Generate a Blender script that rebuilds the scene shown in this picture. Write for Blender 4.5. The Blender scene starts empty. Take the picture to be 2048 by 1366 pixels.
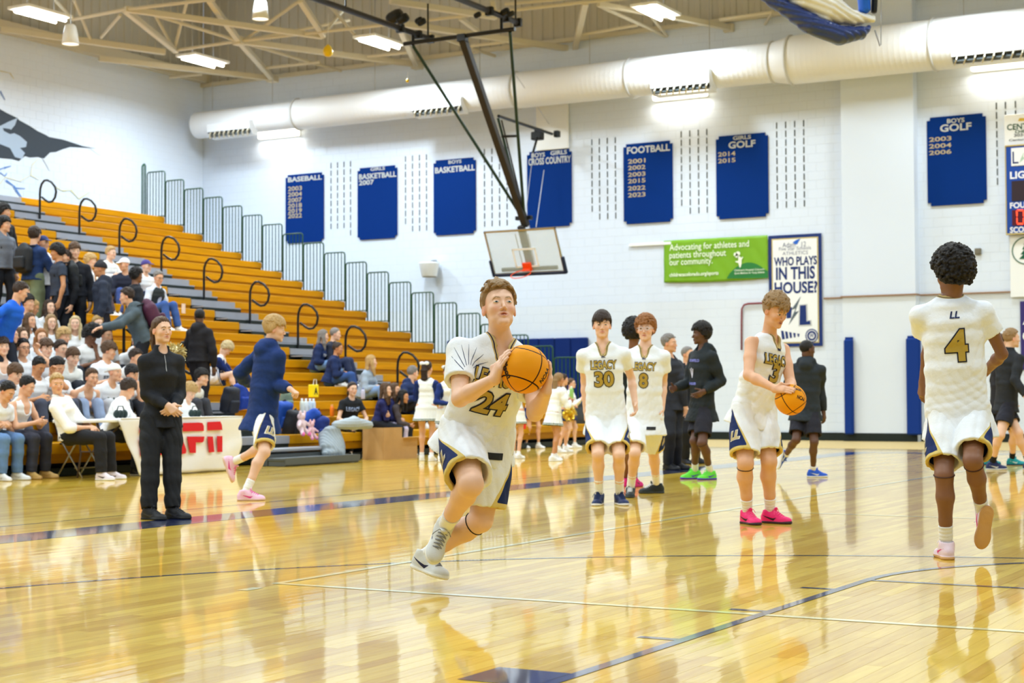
import bpy, math, random, time
import numpy as np
from mathutils import Vector, Matrix
from mathutils.bvhtree import BVHTree
random.seed(7); RNG = np.random.default_rng(7)
T0 = time.time()
SC = bpy.context.scene
COL = SC.collection
# ------------------------------------------------------------------ camera
FPX, PW, PH = 3285.0, 2048, 1366
def rot(a, ax):
    a = math.radians(a); c, s = math.cos(a), math.sin(a)
    return np.array({'x': [[1,0,0],[0,c,-s],[0,s,c]], 'y': [[c,0,s],[0,1,0],[-s,0,c]], 'z': [[c,-s,0],[s,c,0],[0,0,1]]}[ax])
CM = rot(29.46,'z') @ rot(91.95,'x') @ rot(-.25,'z')      # +Y runs along the side line, the camera looks a little left of it
CC = np.array([0., 0., 1.0])
cd = bpy.data.cameras.new('camera'); cam = bpy.data.objects.new('camera', cd); COL.objects.link(cam)
mw = np.eye(4); mw[:3,:3] = CM; mw[:3,3] = CC
cam.matrix_world = Matrix(mw.tolist())
cd.sensor_width = 36; cd.lens = FPX/PW*36; cd.clip_start = .1; cd.clip_end = 200
cd.dof.use_dof = True; cd.dof.focus_distance = 8.7; cd.dof.aperture_fstop = 4.5
SC.camera = cam
def ray(x, y): return CM @ np.array([(x-PW/2)/FPX, -(y-PH/2)/FPX, -1.])
def PX(x, y, d): return CC + ray(x, y)*d                   # point at camera depth d
def onZ(x, y, z=0.): r = ray(x, y); return CC + r*((z-1.0)/r[2])
def onX(x, y, X): r = ray(x, y); return CC + r*(X/r[0])
def onY(x, y, Y): r = ray(x, y); return CC + r*(Y/r[1])
def camdir(x, y, z): v = CM @ np.array([x, y, z], float); return v/np.linalg.norm(v)   # x right, y up, z towards the camera
# ------------------------------------------------------------------ world, exposure, lights
SC.view_settings.view_transform = 'Standard'; SC.view_settings.look = 'None'
SC.view_settings.gamma = 1; SC.view_settings.use_curve_mapping = False
SC.view_settings.exposure = 0.0
wd = bpy.data.worlds.new('world'); SC.world = wd; wd.use_nodes = True
wd.node_tree.nodes['Background'].inputs[0].default_value = (.9,.95,1,1)
wd.node_tree.nodes['Background'].inputs[1].default_value = .35
ROOF_Z = 12.2
def area(name, loc, sx, sy, power, col=(1,1,1), spread=180, rotz=0):
    l = bpy.data.lights.new(name, 'AREA'); l.shape = 'RECTANGLE'; l.size = sx; l.size_y = sy; l.energy = power
    l.color = col; l.spread = math.radians(spread)
    o = bpy.data.objects.new(name, l); COL.objects.link(o); o.location = loc; o.rotation_euler = (0,0,math.radians(rotz)); return o
LAMPS = [(-26.9,31.9), (-21.9,32.4), (-14.9,32.9), (-26.7,26.2), (-20.5,26.2), (-14.3,26.2), (-8.3,32.9), (-8.1,26.2), (-2,32.9), (-2,26.2), (4.5,32.5), (4.5,26.2)] + \
        [(x, y) for y in (20., 13.8, 7.6, 1.4) for x in (-26.7,-20.5,-14.3,-8.1,-2,4.5)]
for i, (x, y) in enumerate(LAMPS):
    area('lamp_light', (x, y, 9.38), .5, 1.2, 330 if x < -20 else (270 if x < -14 else 205), (.75,.89,1), 165)
    u = area('roof_fill_light', (x, y, 9.62), .5, 1.2, 26, (.80,.92,1), 165); u.rotation_euler = (math.pi, 0, 0)  # added upward fill, no real source; brightens roof deck and upper walls
# ------------------------------------------------------------------ small helpers
def lin(c):
    return tuple(((v/255)/12.92 if v/255 <= .04045 else ((v/255+.055)/1.055)**2.4) for v in c[:3]) + (1.,)
def nrm(v): v = np.asarray(v, float); return v/max(np.linalg.norm(v), 1e-9)
MATS = {}
def mat(key, col, rough=.6, metal=0., bump=0., bscale=40., var=0., vscale=6., layers=(), coat=0., emit=0., spec=.3, wave=None, alpha=None, stretch=None, sss=0.):
    """procedural material: base colour with a little noise, optional bump, optional layers painted where a mesh attribute > 0"""
    if key in MATS: return MATS[key]
    m = bpy.data.materials.new(key); m.use_nodes = True; nt = m.node_tree; n = nt.nodes; L = nt.links
    b = n['Principled BSDF']; b.inputs['Roughness'].default_value = rough; b.inputs['Metallic'].default_value = metal
    b.inputs['Specular IOR Level'].default_value = spec
    if coat: b.inputs['Coat Weight'].default_value = coat; b.inputs['Coat Roughness'].default_value = .05
    if sss: b.inputs['Subsurface Weight'].default_value = sss; b.inputs['Subsurface Radius'].default_value = (.012,.004,.002); b.inputs['Subsurface Scale'].default_value = 1
    c = lin(col); out = None
    tc = n.new('ShaderNodeTexCoord')
    src = tc.outputs['Object']
    if stretch:
        mp = n.new('ShaderNodeMapping'); mp.inputs['Scale'].default_value = stretch; L.new(src, mp.inputs[0]); src = mp.outputs[0]
    if var:
        nz = n.new('ShaderNodeTexNoise'); nz.inputs['Scale'].default_value = vscale; nz.inputs['Detail'].default_value = 4; L.new(src, nz.inputs['Vector'])
        mx = n.new('ShaderNodeMix'); mx.data_type = 'RGBA'; L.new(nz.outputs['Fac'], mx.inputs['Factor'])
        mx.inputs[6].default_value = tuple(max(0, v*(1-var)) for v in c[:3])+(1,); mx.inputs[7].default_value = tuple(min(1, v*(1+var)) for v in c[:3])+(1,)
        out = mx.outputs[2]
    for (att, lc) in layers:
        at = n.new('ShaderNodeAttribute'); rng = None
        if isinstance(att, tuple): att, rng = att[0], att[1:]
        at.attribute_name = att.strip('~')
        if rng:
            g = n.new('ShaderNodeMath'); g.operation = 'COMPARE'; L.new(at.outputs['Fac'], g.inputs[0]); g.inputs[1].default_value = (rng[0]+rng[1])/2; g.inputs[2].default_value = (rng[1]-rng[0])/2; f = g.outputs[0]
        elif att.startswith('~'): f = at.outputs['Fac']
        else:
            g = n.new('ShaderNodeMath'); g.operation = 'GREATER_THAN'; L.new(at.outputs['Fac'], g.inputs[0]); g.inputs[1].default_value = 0; f = g.outputs[0]
        mx = n.new('ShaderNodeMix'); mx.data_type = 'RGBA'; L.new(f, mx.inputs['Factor'])
        if out is None: mx.inputs[6].default_value = c
        else: L.new(out, mx.inputs[6])
        mx.inputs[7].default_value = lin(lc); out = mx.outputs[2]
    if out is None: b.inputs['Base Color'].default_value = c
    else: L.new(out, b.inputs['Base Color'])
    if bump:
        nz = n.new('ShaderNodeTexNoise'); nz.inputs['Scale'].default_value = bscale; nz.inputs['Detail'].default_value = 3; L.new(src, nz.inputs['Vector'])
        bp = n.new('ShaderNodeBump'); bp.inputs['Strength'].default_value = min(1, bump); bp.inputs['Distance'].default_value = .02; L.new(nz.outputs['Fac'], bp.inputs['Height'])
        L.new(bp.outputs[0], b.inputs['Normal'])
    if emit: b.inputs['Emission Color'].default_value = c; b.inputs['Emission Strength'].default_value = emit
    if alpha is not None: b.inputs['Alpha'].default_value = alpha
    MATS[key] = m; return m
def newmesh(name, v, f, smooth=False):
    me = bpy.data.meshes.new(name)
    v = np.asarray(v, np.float32); f = np.asarray(f, np.int32)
    if f.ndim == 2 and len(f):
        k = f.shape[1]
        me.vertices.add(len(v)); me.vertices.foreach_set('co', v.ravel())
        me.loops.add(f.size); me.loops.foreach_set('vertex_index', f.ravel())
        me.polygons.add(len(f)); me.polygons.foreach_set('loop_start', np.arange(0, f.size, k, dtype=np.int32))
        me.polygons.foreach_set('use_smooth', np.full(len(f), smooth, bool))
        me.update(calc_edges=True); me.validate()
    return me
def link(name, me, m=None, parent=None, loc=None):
    o = bpy.data.objects.new(name, me); COL.objects.link(o)
    if m is not None and len(me.materials) == 0: me.materials.append(m)
    if parent is not None: o.parent = parent
    if loc is not None: o.location = loc
    return o
def tag(o, label=None, cat=None, group=None, kind=None):
    if label: o['label'] = label
    if cat: o['category'] = cat
    if group: o['group'] = group
    if kind: o['kind'] = kind
    return o
def thing(name, label, cat, loc=(0,0,0), rz=0, group=None):
    o = bpy.data.objects.new(name, None); o.empty_display_size = .1; COL.objects.link(o)
    o.location = tuple(float(a) for a in loc); o.rotation_euler = (0,0,rz); return tag(o, label, cat, group)
class MB:
    """collects simple shapes, then builds them as one mesh object"""
    def __init__(s, off=(0,0,0)): s.v = []; s.f = []; s.off = np.array(off, float); s.mi = []; s.cur = 0
    def add(s, v, f):
        b = len(s.v); s.v += [tuple(np.asarray(p, float)-s.off) for p in v]; s.f += [tuple(i+b for i in q) for q in f]; s.mi += [s.cur]*len(f); return s
    def box(s, c, h, R=None, bev=0.):
        c = np.array(c, float); R = np.eye(3) if R is None else R
        if bev <= 0:
            v = [c+R@np.array([x*h[0], y*h[1], z*h[2]]) for x in (-1,1) for y in (-1,1) for z in (-1,1)]
            return s.add(v, [(0,1,3,2),(4,6,7,5),(0,4,5,1),(2,3,7,6),(0,2,6,4),(1,5,7,3)])
        b = bev; v = []; 
        for x in (-1,1):
            for y in (-1,1):
                for z in (-1,1):
                    for k in range(3):
                        p = [x*h[0], y*h[1], z*h[2]]
                        for j in range(3):
                            if j != k: p[j] -= (x,y,z)[j]*b
                        v.append(c+R@np.array(p))
        def I(x,y,z,k): return ((x*2+y)*2+z)*3+k
        f = []
        for k in range(3):
            o = [j for j in range(3) if j != k]
            for sg in (0,1):
                q = []
                for (a, bb) in ((0,0),(1,0),(1,1),(0,1)):
                    p = [0,0,0]; p[k] = sg; p[o[0]] = a; p[o[1]] = bb; q.append(I(*p, k))
                if (sg == 1) == (k == 1): q = q[::-1]
                f.append(tuple(q))
            for a in (0,1):
                for bb in (0,1):
                    p0 = [0,0,0]; p1 = [0,0,0]; p0[k] = 0; p1[k] = 1
                    for p in (p0, p1): p[o[0]] = a; p[o[1]] = bb
                    q = [I(*p0,o[0]), I(*p0,o[1]), I(*p1,o[1]), I(*p1,o[0])]
                    f.append(tuple(q))
        for x in (0,1):
            for y in (0,1):
                for z in (0,1): f.append((I(x,y,z,0), I(x,y,z,1), I(x,y,z,2)))
        return s.add(v, f)
    def tube(s, pts, r, n=8, cap=True, close=False):
        pts = [np.array(p, float) for p in pts]; N = len(pts); rr = r if hasattr(r, '__len__') else [r]*N
        v = []; prev = None
        for i, p in enumerate(pts):
            if close: t = nrm(pts[(i+1)%N]-pts[i-1])
            else: t = nrm(pts[min(i+1,N-1)]-pts[max(i-1,0)])
            if prev is None: a = nrm(np.cross(t, (0,0,1) if abs(t[2]) < .9 else (1,0,0)))
            else: a = nrm(prev-t*np.dot(prev,t))
            prev = a; b = np.cross(t, a)
            for k in range(n):
                w = 2*math.pi*k/n; v.append(p+rr[i]*(a*math.cos(w)+b*math.sin(w)))
        f = []
        for i in range(N if close else N-1):
            j = (i+1) % N
            for k in range(n): f.append((i*n+k, i*n+(k+1)%n, j*n+(k+1)%n, j*n+k))
        if cap and not close: f += [tuple(range(n))[::-1], tuple(range((N-1)*n, N*n))]
        return s.add(v, f)
    def lathe(s, prof, c=(0,0,0), n=16, R=None):
        R = np.eye(3) if R is None else R; v = []
        for (r, z) in prof:
            for k in range(n):
                w = 2*math.pi*k/n; v.append(np.array(c)+R@np.array([r*math.cos(w), r*math.sin(w), z]))
        f = []
        for i in range(len(prof)-1):
            for k in range(n): f.append((i*n+k, i*n+(k+1)%n, (i+1)*n+(k+1)%n, (i+1)*n+k))
        return s.add(v, f)
    def poly(s, pts, nrmv, th):
        """flat outline (3D points) with thickness th along -normal"""
        N = len(pts); nv = nrm(nrmv)*th; pts = [np.array(p, float) for p in pts]
        v = pts+[p-nv for p in pts]
        return s.add(v, [tuple(range(N)), tuple(range(2*N-1, N-1, -1))]+[(i, N+i, N+(i+1)%N, (i+1)%N) for i in range(N)])
    def build(s, name, m, parent=None, smooth=False, loc=None):
        me = bpy.data.meshes.new(name); me.from_pydata([tuple(p) for p in s.v], [], s.f)
        ms = m if isinstance(m, (list, tuple)) else [m]
        for x in ms: me.materials.append(x)
        if len(ms) > 1: me.polygons.foreach_set('material_index', s.mi)
        if smooth: me.polygons.foreach_set('use_smooth', [True]*len(s.f))
        me.update()
        o = link(name, me, None, parent); o.location = s.off if loc is None else loc
        if parent is not None and loc is None: o.location = tuple(s.off-np.array(parent.location))
        return o
def struct(name, mb, m, smooth=False): return tag(mb.build(name, m, None, smooth), kind='structure')
def bolds(c, w): return c
FONTC = {}
def textmesh(txt, size=1., off=0., shear=0., spacing=1., align='CENTER', scx=1.):
    """2D text as (verts Nx2, triangles)"""
    key = (txt, off, shear, spacing, align)
    if key not in FONTC:
        cu = bpy.data.curves.new('t', 'FONT'); cu.body = txt; cu.size = 1; cu.offset = off; cu.shear = shear; cu.space_character = spacing
        cu.align_x = align; cu.align_y = 'CENTER' if align == 'CENTER' else 'BOTTOM_BASELINE'; cu.resolution_u = 3
        ob = bpy.data.objects.new('t', cu); me = bpy.data.meshes.new_from_object(ob)
        v = np.array([p.co[:2] for p in me.vertices]).reshape(-1,2)
        me.calc_loop_triangles(); f = np.array([t.vertices[:] for t in me.loop_triangles]).reshape(-1,3)
        bpy.data.objects.remove(ob); bpy.data.curves.remove(cu); bpy.data.meshes.remove(me)
        FONTC[key] = (v, f)
    v, f = FONTC[key]; return v*np.array([size*scx, size]), f
# ------------------------------------------------------------------ implicit-surface modelling (smooth unions on a grid, surface nets)
def _dot(P, o, a): return (P[0]-o[0])*a[0]+(P[1]-o[1])*a[1]+(P[2]-o[2])*a[2]
class S:
    def __init__(s): s.p = []; s.post = None
    def add(s, fn, lo, hi, k=.02, op='u'): s.p.append((fn, np.minimum(lo,hi), np.maximum(lo,hi), k, op)); return s
    def cone(s, a, b, ra, rb, k=.02, op='u', cuts=()):
        a = np.array(a, float); b = np.array(b, float); d = b-a; L2 = max(d@d, 1e-9)
        def fn(P):
            t = np.clip(_dot(P, a, d)/L2, 0, 1)
            r = np.sqrt((P[0]-a[0]-t*d[0])**2+(P[1]-a[1]-t*d[1])**2+(P[2]-a[2]-t*d[2])**2)-(ra+(rb-ra)*t)
            for (p0, n) in cuts: r = np.maximum(r, _dot(P, p0, n))
            return r
        m = max(ra, rb); return s.add(fn, np.minimum(a,b)-m, np.maximum(a,b)+m, k, op)
    def chain(s, pts, rad, k=.015, op='u', cuts=()):
        for i in range(len(pts)-1): s.cone(pts[i], pts[i+1], rad[i], rad[i+1], k, op, cuts)
        return s
    def ell(s, c, r, R=None, k=.02, op='u', cuts=()):
        c = np.array(c, float); r = np.array(r, float); R = np.eye(3) if R is None else R
        def fn(P):
            x, y, z = (_dot(P, c, R[:,i]) for i in range(3))
            k0 = np.sqrt((x/r[0])**2+(y/r[1])**2+(z/r[2])**2); k1 = np.sqrt((x/r[0]**2)**2+(y/r[1]**2)**2+(z/r[2]**2)**2)
            d = k0*(k0-1)/np.maximum(k1, 1e-6)
            for (p0, n) in cuts: d = np.maximum(d, _dot(P, p0, n))
            return d
        e = np.sqrt(((R*r)**2).sum(1)); return s.add(fn, c-e, c+e, k, op)
    def box(s, c, h, R=None, r=.01, k=.01, op='u'):
        c = np.array(c, float); h = np.array(h, float); R = np.eye(3) if R is None else R
        def fn(P):
            q = [np.abs(_dot(P, c, R[:,i]))-(h[i]-r) for i in range(3)]
            return np.sqrt(sum(np.maximum(a,0)**2 for a in q))+np.minimum(np.maximum(np.maximum(q[0],q[1]),q[2]),0)-r
        e = (np.abs(R)*h).sum(1); return s.add(fn, c-e, c+e, k, op)
    def loft(s, nodes, k=.015, op='u', cuts=(), capf=.6):
        """nodes: (point, half width, half depth, side vector); elliptic sections"""
        nd = [(np.array(p, float), w, d, nrm(sd)) for (p, w, d, sd) in nodes]
        def fn(P):
            D = None
            for i in range(len(nd)-1):
                a, wa, da, sa = nd[i]; b, wb, db, sb = nd[i+1]; ax = b-a; L = np.linalg.norm(ax); ax = ax/L
                sd = nrm((sa+sb)/2); sd = nrm(sd-ax*(sd@ax)); fw = np.cross(sd, ax)
                h = _dot(P, a, ax); t = np.clip(h/L, 0, 1); ss = t*t*(3-2*t)*.5+t*.5
                w = wa+(wb-wa)*ss; dd = da+(db-da)*ss; m = np.minimum(w, dd)
                x = _dot(P, a, sd); y = _dot(P, a, fw); z = h-t*L
                r = (np.sqrt((x/w)**2+(y/dd)**2+(z/(m*capf))**2)-1)*m
                D = r if D is None else smin(D, r, k)
            for (p0, n) in cuts: D = np.maximum(D, _dot(P, p0, n))
            return D
        lo = np.min([n[0]-max(n[1],n[2]) for n in nd], 0); hi = np.max([n[0]+max(n[1],n[2]) for n in nd], 0)
        return s.add(fn, lo, hi, k, op)
    def field(s, fn, lo, hi, k=.01, op='u'): return s.add(fn, np.array(lo, float), np.array(hi, float), k, op)
    def grid(s, vox, lo, hi):
        n = np.maximum(np.ceil((hi-lo)/vox).astype(int)+1, 2)
        ax = [lo[i]+vox*np.arange(n[i]) for i in range(3)]
        D = np.full(n, 1., np.float32)
        for (fn, l, h, k, op) in s.p:
            m = (k if op == 'u' else 0)+2.5*vox
            i0 = np.clip(np.floor((l-m-lo)/vox).astype(int), 0, n-1); i1 = np.clip(np.ceil((h+m-lo)/vox).astype(int)+1, 0, n)
            if (i1 <= i0).any(): continue
            sl = tuple(slice(a, b) for a, b in zip(i0, i1))
            P = (ax[0][sl[0]].astype(np.float32)[:,None,None], ax[1][sl[1]].astype(np.float32)[None,:,None], ax[2][sl[2]].astype(np.float32)[None,None,:])
            d = fn(P).astype(np.float32)
            if op == 'u': D[sl] = smin(D[sl], d, k)
            elif op == 's': D[sl] = -smin(-D[sl], d, k)
            elif op == 'i': D[sl] = np.maximum(D[sl], d)
        if s.post is not None:
            P = tuple(a.astype(np.float32).reshape([-1 if j == i else 1 for j in range(3)]) for i, a in enumerate(ax)); D = D+s.post(P)
        return D
    def bounds(s):
        lo = np.min([p[1] for p in s.p if p[4] == 'u'], 0); hi = np.max([p[2] for p in s.p if p[4] == 'u'], 0); return lo, hi
    def mesh(s, vox, tiles=()):
        """tiles: (lo, hi, finer voxel) boxes meshed more finely; everything ends in one vertex/quad list"""
        lo, hi = s.bounds(); V, Q = nets(s.grid(vox, lo-3*vox, hi+3*vox), lo-3*vox, vox)
        if len(tiles):
            keep = np.ones(len(Q), bool)
            for (l, h, fv) in tiles:
                l = np.array(l); h = np.array(h); ins = ((V > l+vox*1.2) & (V < h-vox*1.2)).all(1); keep &= ~ins[Q].all(1)
            Q = Q[keep]
            for (l, h, fv) in tiles:
                l = np.array(l); h = np.array(h)
                l2 = np.maximum(l, lo-3*fv); h2 = np.minimum(h, hi+3*fv)
                v, q = nets(s.grid(fv, l2, h2), l2, fv); Q = np.vstack([Q, q+len(V)]); V = np.vstack([V, v])
            u = np.unique(Q); mp = np.zeros(len(V), int); mp[u] = np.arange(len(u)); V = V[u]; Q = mp[Q]
        return V, Q
def smin(a, b, k):
    if k <= 0: return np.minimum(a, b)
    h = np.maximum(k-np.abs(a-b), 0)/k; return np.minimum(a, b)-h*h*k*.25
def nets(D, lo, vox):
    s = D < 0; nx, ny, nz = D.shape
    c = np.zeros((nx-1,ny-1,nz-1), np.uint8)
    for i in (0,1):
        for j in (0,1):
            for k in (0,1): c += s[i:nx-1+i, j:ny-1+j, k:nz-1+k]
    I = np.argwhere((c > 0) & (c < 8))
    if len(I) == 0: return np.zeros((0,3)), np.zeros((0,4), int)
    idx = np.full(c.shape, -1, np.int32); idx[I[:,0],I[:,1],I[:,2]] = np.arange(len(I))
    co = {}
    for i in (0,1):
        for j in (0,1):
            for k in (0,1): co[i,j,k] = D[I[:,0]+i, I[:,1]+j, I[:,2]+k]
    acc = np.zeros((len(I),3)); cnt = np.zeros(len(I))
    for ax in range(3):
        for u in (0,1):
            for w in (0,1):
                a = [0,0,0]; o = [q for q in range(3) if q != ax]; a[o[0]] = u; a[o[1]] = w; b = list(a); b[ax] = 1
                da = co[tuple(a)]; db = co[tuple(b)]; m = (da < 0) != (db < 0)
                t = np.where(m, da/np.where(m, da-db, 1), 0)
                p = np.zeros((len(I),3)); p[:,o[0]] = u; p[:,o[1]] = w; p[:,ax] = t
                acc += p*m[:,None]; cnt += m
    V = (I+acc/cnt[:,None])*vox+lo
    Q = []
    for ax in range(3):
        o = [q for q in range(3) if q != ax]
        a = [slice(None)]*3; b = [slice(None)]*3; a[ax] = slice(0,-1); b[ax] = slice(1,None)
        for q in o: a[q] = slice(1,-1); b[q] = slice(1,-1)
        sa = s[tuple(a)]; sb = s[tuple(b)]
        for flip in (0,1):
            E = np.argwhere(sa & ~sb) if flip == 0 else np.argwhere(~sa & sb)
            if len(E) == 0: continue
            for q in o: E[:,q] += 1
            qs = []
            for (u, w) in ((0,0),(-1,0),(-1,-1),(0,-1)):
                J = E.copy(); J[:,o[0]] += u; J[:,o[1]] += w; qs.append(idx[J[:,0],J[:,1],J[:,2]])
            q = np.stack(qs, 1)
            if (flip == 0) == (ax == 1): q = q[:,::-1]
            Q.append(q)
    Q = np.vstack(Q) if Q else np.zeros((0,4), int)
    return V, Q[(Q >= 0).all(1)]
def wav(P, f, seed, n=5):
    r = np.random.default_rng(seed); D = 0
    for i in range(n):
        k = r.normal(size=3); k = k/np.linalg.norm(k)*f*r.uniform(.6, 1.5); D = D+np.sin(P[0]*k[0]+P[1]*k[1]+P[2]*k[2]+r.uniform(0, 6.28))
    return D/n
def meshobj(name, VQ, m, parent, attrs=None, smooth=True):
    V, Q = VQ; off = np.array(parent.location) if parent is not None else np.zeros(3)
    me = newmesh(name, V-off, Q, smooth)
    if attrs:
        for an, fn in attrs.items():
            a = me.attributes.new(an, 'FLOAT', 'POINT'); a.data.foreach_set('value', np.asarray(fn(V), np.float32))
    return link(name, me, m, parent)
# ------------------------------------------------------------------ the hall
XL, XR, YN, YE = -30.1, 13.0, -9.0, 35.7
M_wall = mat('paint_white', (220,229,243), .55, bump=.12, bscale=90)
M_cream = mat('paint_cream', (222,229,238), .5, bump=.12, bscale=90)
M_tan = mat('panel_tan', (190,186,174), .6)
M_joint = mat('mortar', (208,215,226), .7)
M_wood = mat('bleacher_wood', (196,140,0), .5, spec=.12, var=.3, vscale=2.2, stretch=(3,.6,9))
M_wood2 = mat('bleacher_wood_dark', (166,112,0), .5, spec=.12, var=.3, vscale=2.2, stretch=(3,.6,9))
M_grey = mat('step_grey', (150,152,160), .5); M_dkgrey = mat('grey_steel', (84,90,92), .45)
M_blk = mat('black_green', (22,32,28), .5); M_black = mat('black_paint', (20,22,22), .4); M_green = mat('rail_green', (28,74,50), .35)
M_navyboard = mat('navy_board', (2,46,118), .8, spec=.1); M_silver = mat('silver_letters', (196,198,196), .4); M_tanletter = mat('gold_grey_letters', (186,170,138), .45)
M_white = mat('white_paint', (240,241,240), .45); M_metal = mat('bare_metal', (180,182,185), .3, .9)
M_glass = mat('glass_pane', (214,226,222), .08, alpha=.28); M_orange = mat('rim_orange', (235,72,20), .4)
M_navy = mat('navy_pad', (10,38,102), .6, spec=.15, bump=.1, bscale=30)
M_pad = mat('royal_pad', (16,52,128), .6, spec=.15)
M_lamp = mat('lamp_tube', (255,252,240), .5, emit=14); M_lampw = mat('wall_lamp_glow', (255,248,225), .5, emit=5)
M_truss = mat('truss_paint', (206,198,176), .55)
def floor_mat():
    m = bpy.data.materials.new('maple_floor'); m.use_nodes = True; nt = m.node_tree; n = nt.nodes; L = nt.links; b = n['Principled BSDF']
    at = n.new('ShaderNodeAttribute'); at.attribute_name = 'tint'; tc = n.new('ShaderNodeTexCoord'); geo = n.new('ShaderNodeNewGeometry')
    mp = n.new('ShaderNodeMapping'); mp.inputs['Scale'].default_value = (14, 1.0, 1); L.new(geo.outputs['Position'], mp.inputs[0])
    nz = n.new('ShaderNodeTexNoise'); nz.inputs['Scale'].default_value = 3; nz.inputs['Detail'].default_value = 6; L.new(mp.outputs[0], nz.inputs['Vector'])
    a = n.new('ShaderNodeMath'); a.operation = 'MULTIPLY_ADD'; L.new(nz.outputs['Fac'], a.inputs[0]); a.inputs[1].default_value = .7; L.new(at.outputs['Fac'], a.inputs[2])
    cr = n.new('ShaderNodeValToRGB'); e = cr.color_ramp.elements; e[0].position = .25; e[0].color = lin((200,152,28)); e[1].position = 1.15; e[1].color = lin((240,204,80))
    L.new(a.outputs[0], cr.inputs[0]); L.new(cr.outputs[0], b.inputs['Base Color'])
    b.inputs['Roughness'].default_value = .3; b.inputs['Coat Weight'].default_value = .8; b.inputs['Specular IOR Level'].default_value = .06; b.inputs['Coat Roughness'].default_value = .045; b.inputs['Coat IOR'].default_value = 1.5
    mp2 = n.new('ShaderNodeMapping'); mp2.inputs['Scale'].default_value = (9, 1.1, 1); L.new(geo.outputs['Position'], mp2.inputs[0])
    n2 = n.new('ShaderNodeTexNoise'); n2.inputs['Scale'].default_value = 1.6; n2.inputs['Detail'].default_value = 3; L.new(mp2.outputs[0], n2.inputs['Vector'])
    bp = n.new('ShaderNodeBump'); bp.inputs['Strength'].default_value = .22; bp.inputs['Distance'].default_value = .0032; L.new(n2.outputs['Fac'], bp.inputs['Height']); L.new(bp.outputs[0], b.inputs['Coat Normal']); L.new(bp.outputs[0], b.inputs['Normal'])
    return m
M_floor = floor_mat()
M_matte = mat('floor_edge_matte', (196,170,112), .55)
M_line = mat('court_navy_paint', (20,36,84), .3, coat=1.); M_lline = mat('court_pale_paint', (246,236,170), .3, coat=1.); M_dline = mat('court_dark_paint', (30,32,48), .3, coat=1.)
# floor: subfloor slab, strips of maple; the nearest 290 boards are single parts
fl = MB(); fl.box(((XL+XR)/2, (YN+YE)/2, -.06), ((XR-XL)/2, (YE-YN)/2, .05)); FLOOR = struct('floor', fl, mat('subfloor', (96,66,24), .6))
def planks():
    w = .076; V = []; Q = []; T = []; n1 = 0; r = random.Random(3); shared = {}
    xs = np.arange(XL+.02, 6.0, w)
    for i, x in enumerate(xs):
        y = 1.0-r.random()*1.2
        while y < 30.4:
            L = r.choice((.8,1.1,1.4,1.7)); y2 = min(y+L, 30.4); t = r.random()*.55
            near = (-4.75 < x < -.9) and (3.9 < y < 8.6) and n1 < 295
            if near and y2 < 30.3:
                key = (L, int(t*8))
                if key not in shared:
                    a, b, c = w/2-.0006, L/2-.0006, .004
                    v = [(-a,-b,0),(a,-b,0),(a,b,0),(-a,b,0),(-a,-b,-c),(a,-b,-c),(a,b,-c),(-a,b,-c)]
                    me = newmesh('floor_board', v, [(0,1,2,3),(0,4,5,1),(1,5,6,2),(2,6,7,3),(3,7,4,0)]); at = me.attributes.new('tint', 'FLOAT', 'POINT')
                    at.data.foreach_set('value', [t]*8); me.materials.append(M_floor); shared[key] = me
                o = link('floor_board', shared[key], None, FLOOR, (x+w/2, y+L/2, 0)); n1 += 1
            else:
                b = len(V); V += [(x+.0006,y+.0006,0),(x+w-.0006,y+.0006,0),(x+w-.0006,y2-.0006,0),(x+.0006,y2-.0006,0)]; Q.append((b,b+1,b+2,b+3)); T += [t]*4
            y = y2
    me = newmesh('floor_boards', V, Q); at = me.attributes.new('tint', 'FLOAT', 'POINT'); at.data.foreach_set('value', T); me.materials.append(M_floor)
    tag(link('floor_boards', me, None, FLOOR), kind='stuff')
planks()
struct('trim_floor_edge', MB().box(((XL+XR)/2, 33.05, -.003), ((XR-XL)/2, 2.65, .003)), M_matte)
struct('trim_floor_beside_court', MB().box((9.5, 10.7, -.003), (3.5, 19.6, .003)).box(((XL+XR)/2, -4., -.003), ((XR-XL)/2, 5., .0028)), M_matte)
def strip(name, pts, w, m, z=.0011, close=False):
    """painted line on the floor, following points"""
    N = len(pts); v = []
    for i, p in enumerate(pts):
        if close: t = nrm(np.array(pts[(i+1)%N])-np.array(pts[i-1]))
        else: t = nrm(np.array(pts[min(i+1,N-1)])-np.array(pts[max(i-1,0)]))
        n_ = np.array([-t[1], t[0]])*w/2; v += [(p[0]+n_[0], p[1]+n_[1], z), (p[0]-n_[0], p[1]-n_[1], z)]
    f = [(2*i+1, 2*i, (2*i+2)%(2*N), (2*i+3)%(2*N)) for i in range(N if close else N-1)]
    f = [q[::-1] for q in f]
    mb = MB(); mb.add(v, f); return struct(name, mb, m)
def arc(cx, cy, r, a0, a1, n=48): return [(cx+r*math.cos(math.radians(a0+(a1-a0)*i/n)), cy+r*math.sin(math.radians(a0+(a1-a0)*i/n))) for i in range(n+1)]
strip('trim_sideline', [(-8.98,2.6),(-8.98,28.6)], .52, M_line)
strip('trim_far_baseline', [(-8.72,28.4),(7.,28.4)], .4, M_line)
strip('trim_box_line', [(-9.88,6.),(-9.88,20.)], .03, M_dline)
strip('trim_three_point_arc', arc(-.9, 4.45, 6.05, 20, 175), .05, M_dline)
strip('trim_far_line', [(-8.7,21.45),(3,21.45)], .05, M_line)
strip('trim_pale_sideline', [(-5.5,7.13),(-5.5,22.)], .055, M_lline, .0016)
strip('trim_pale_end_line', [(-5.52,7.14),(2.,7.14)], .055, M_lline, .0017)
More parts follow.
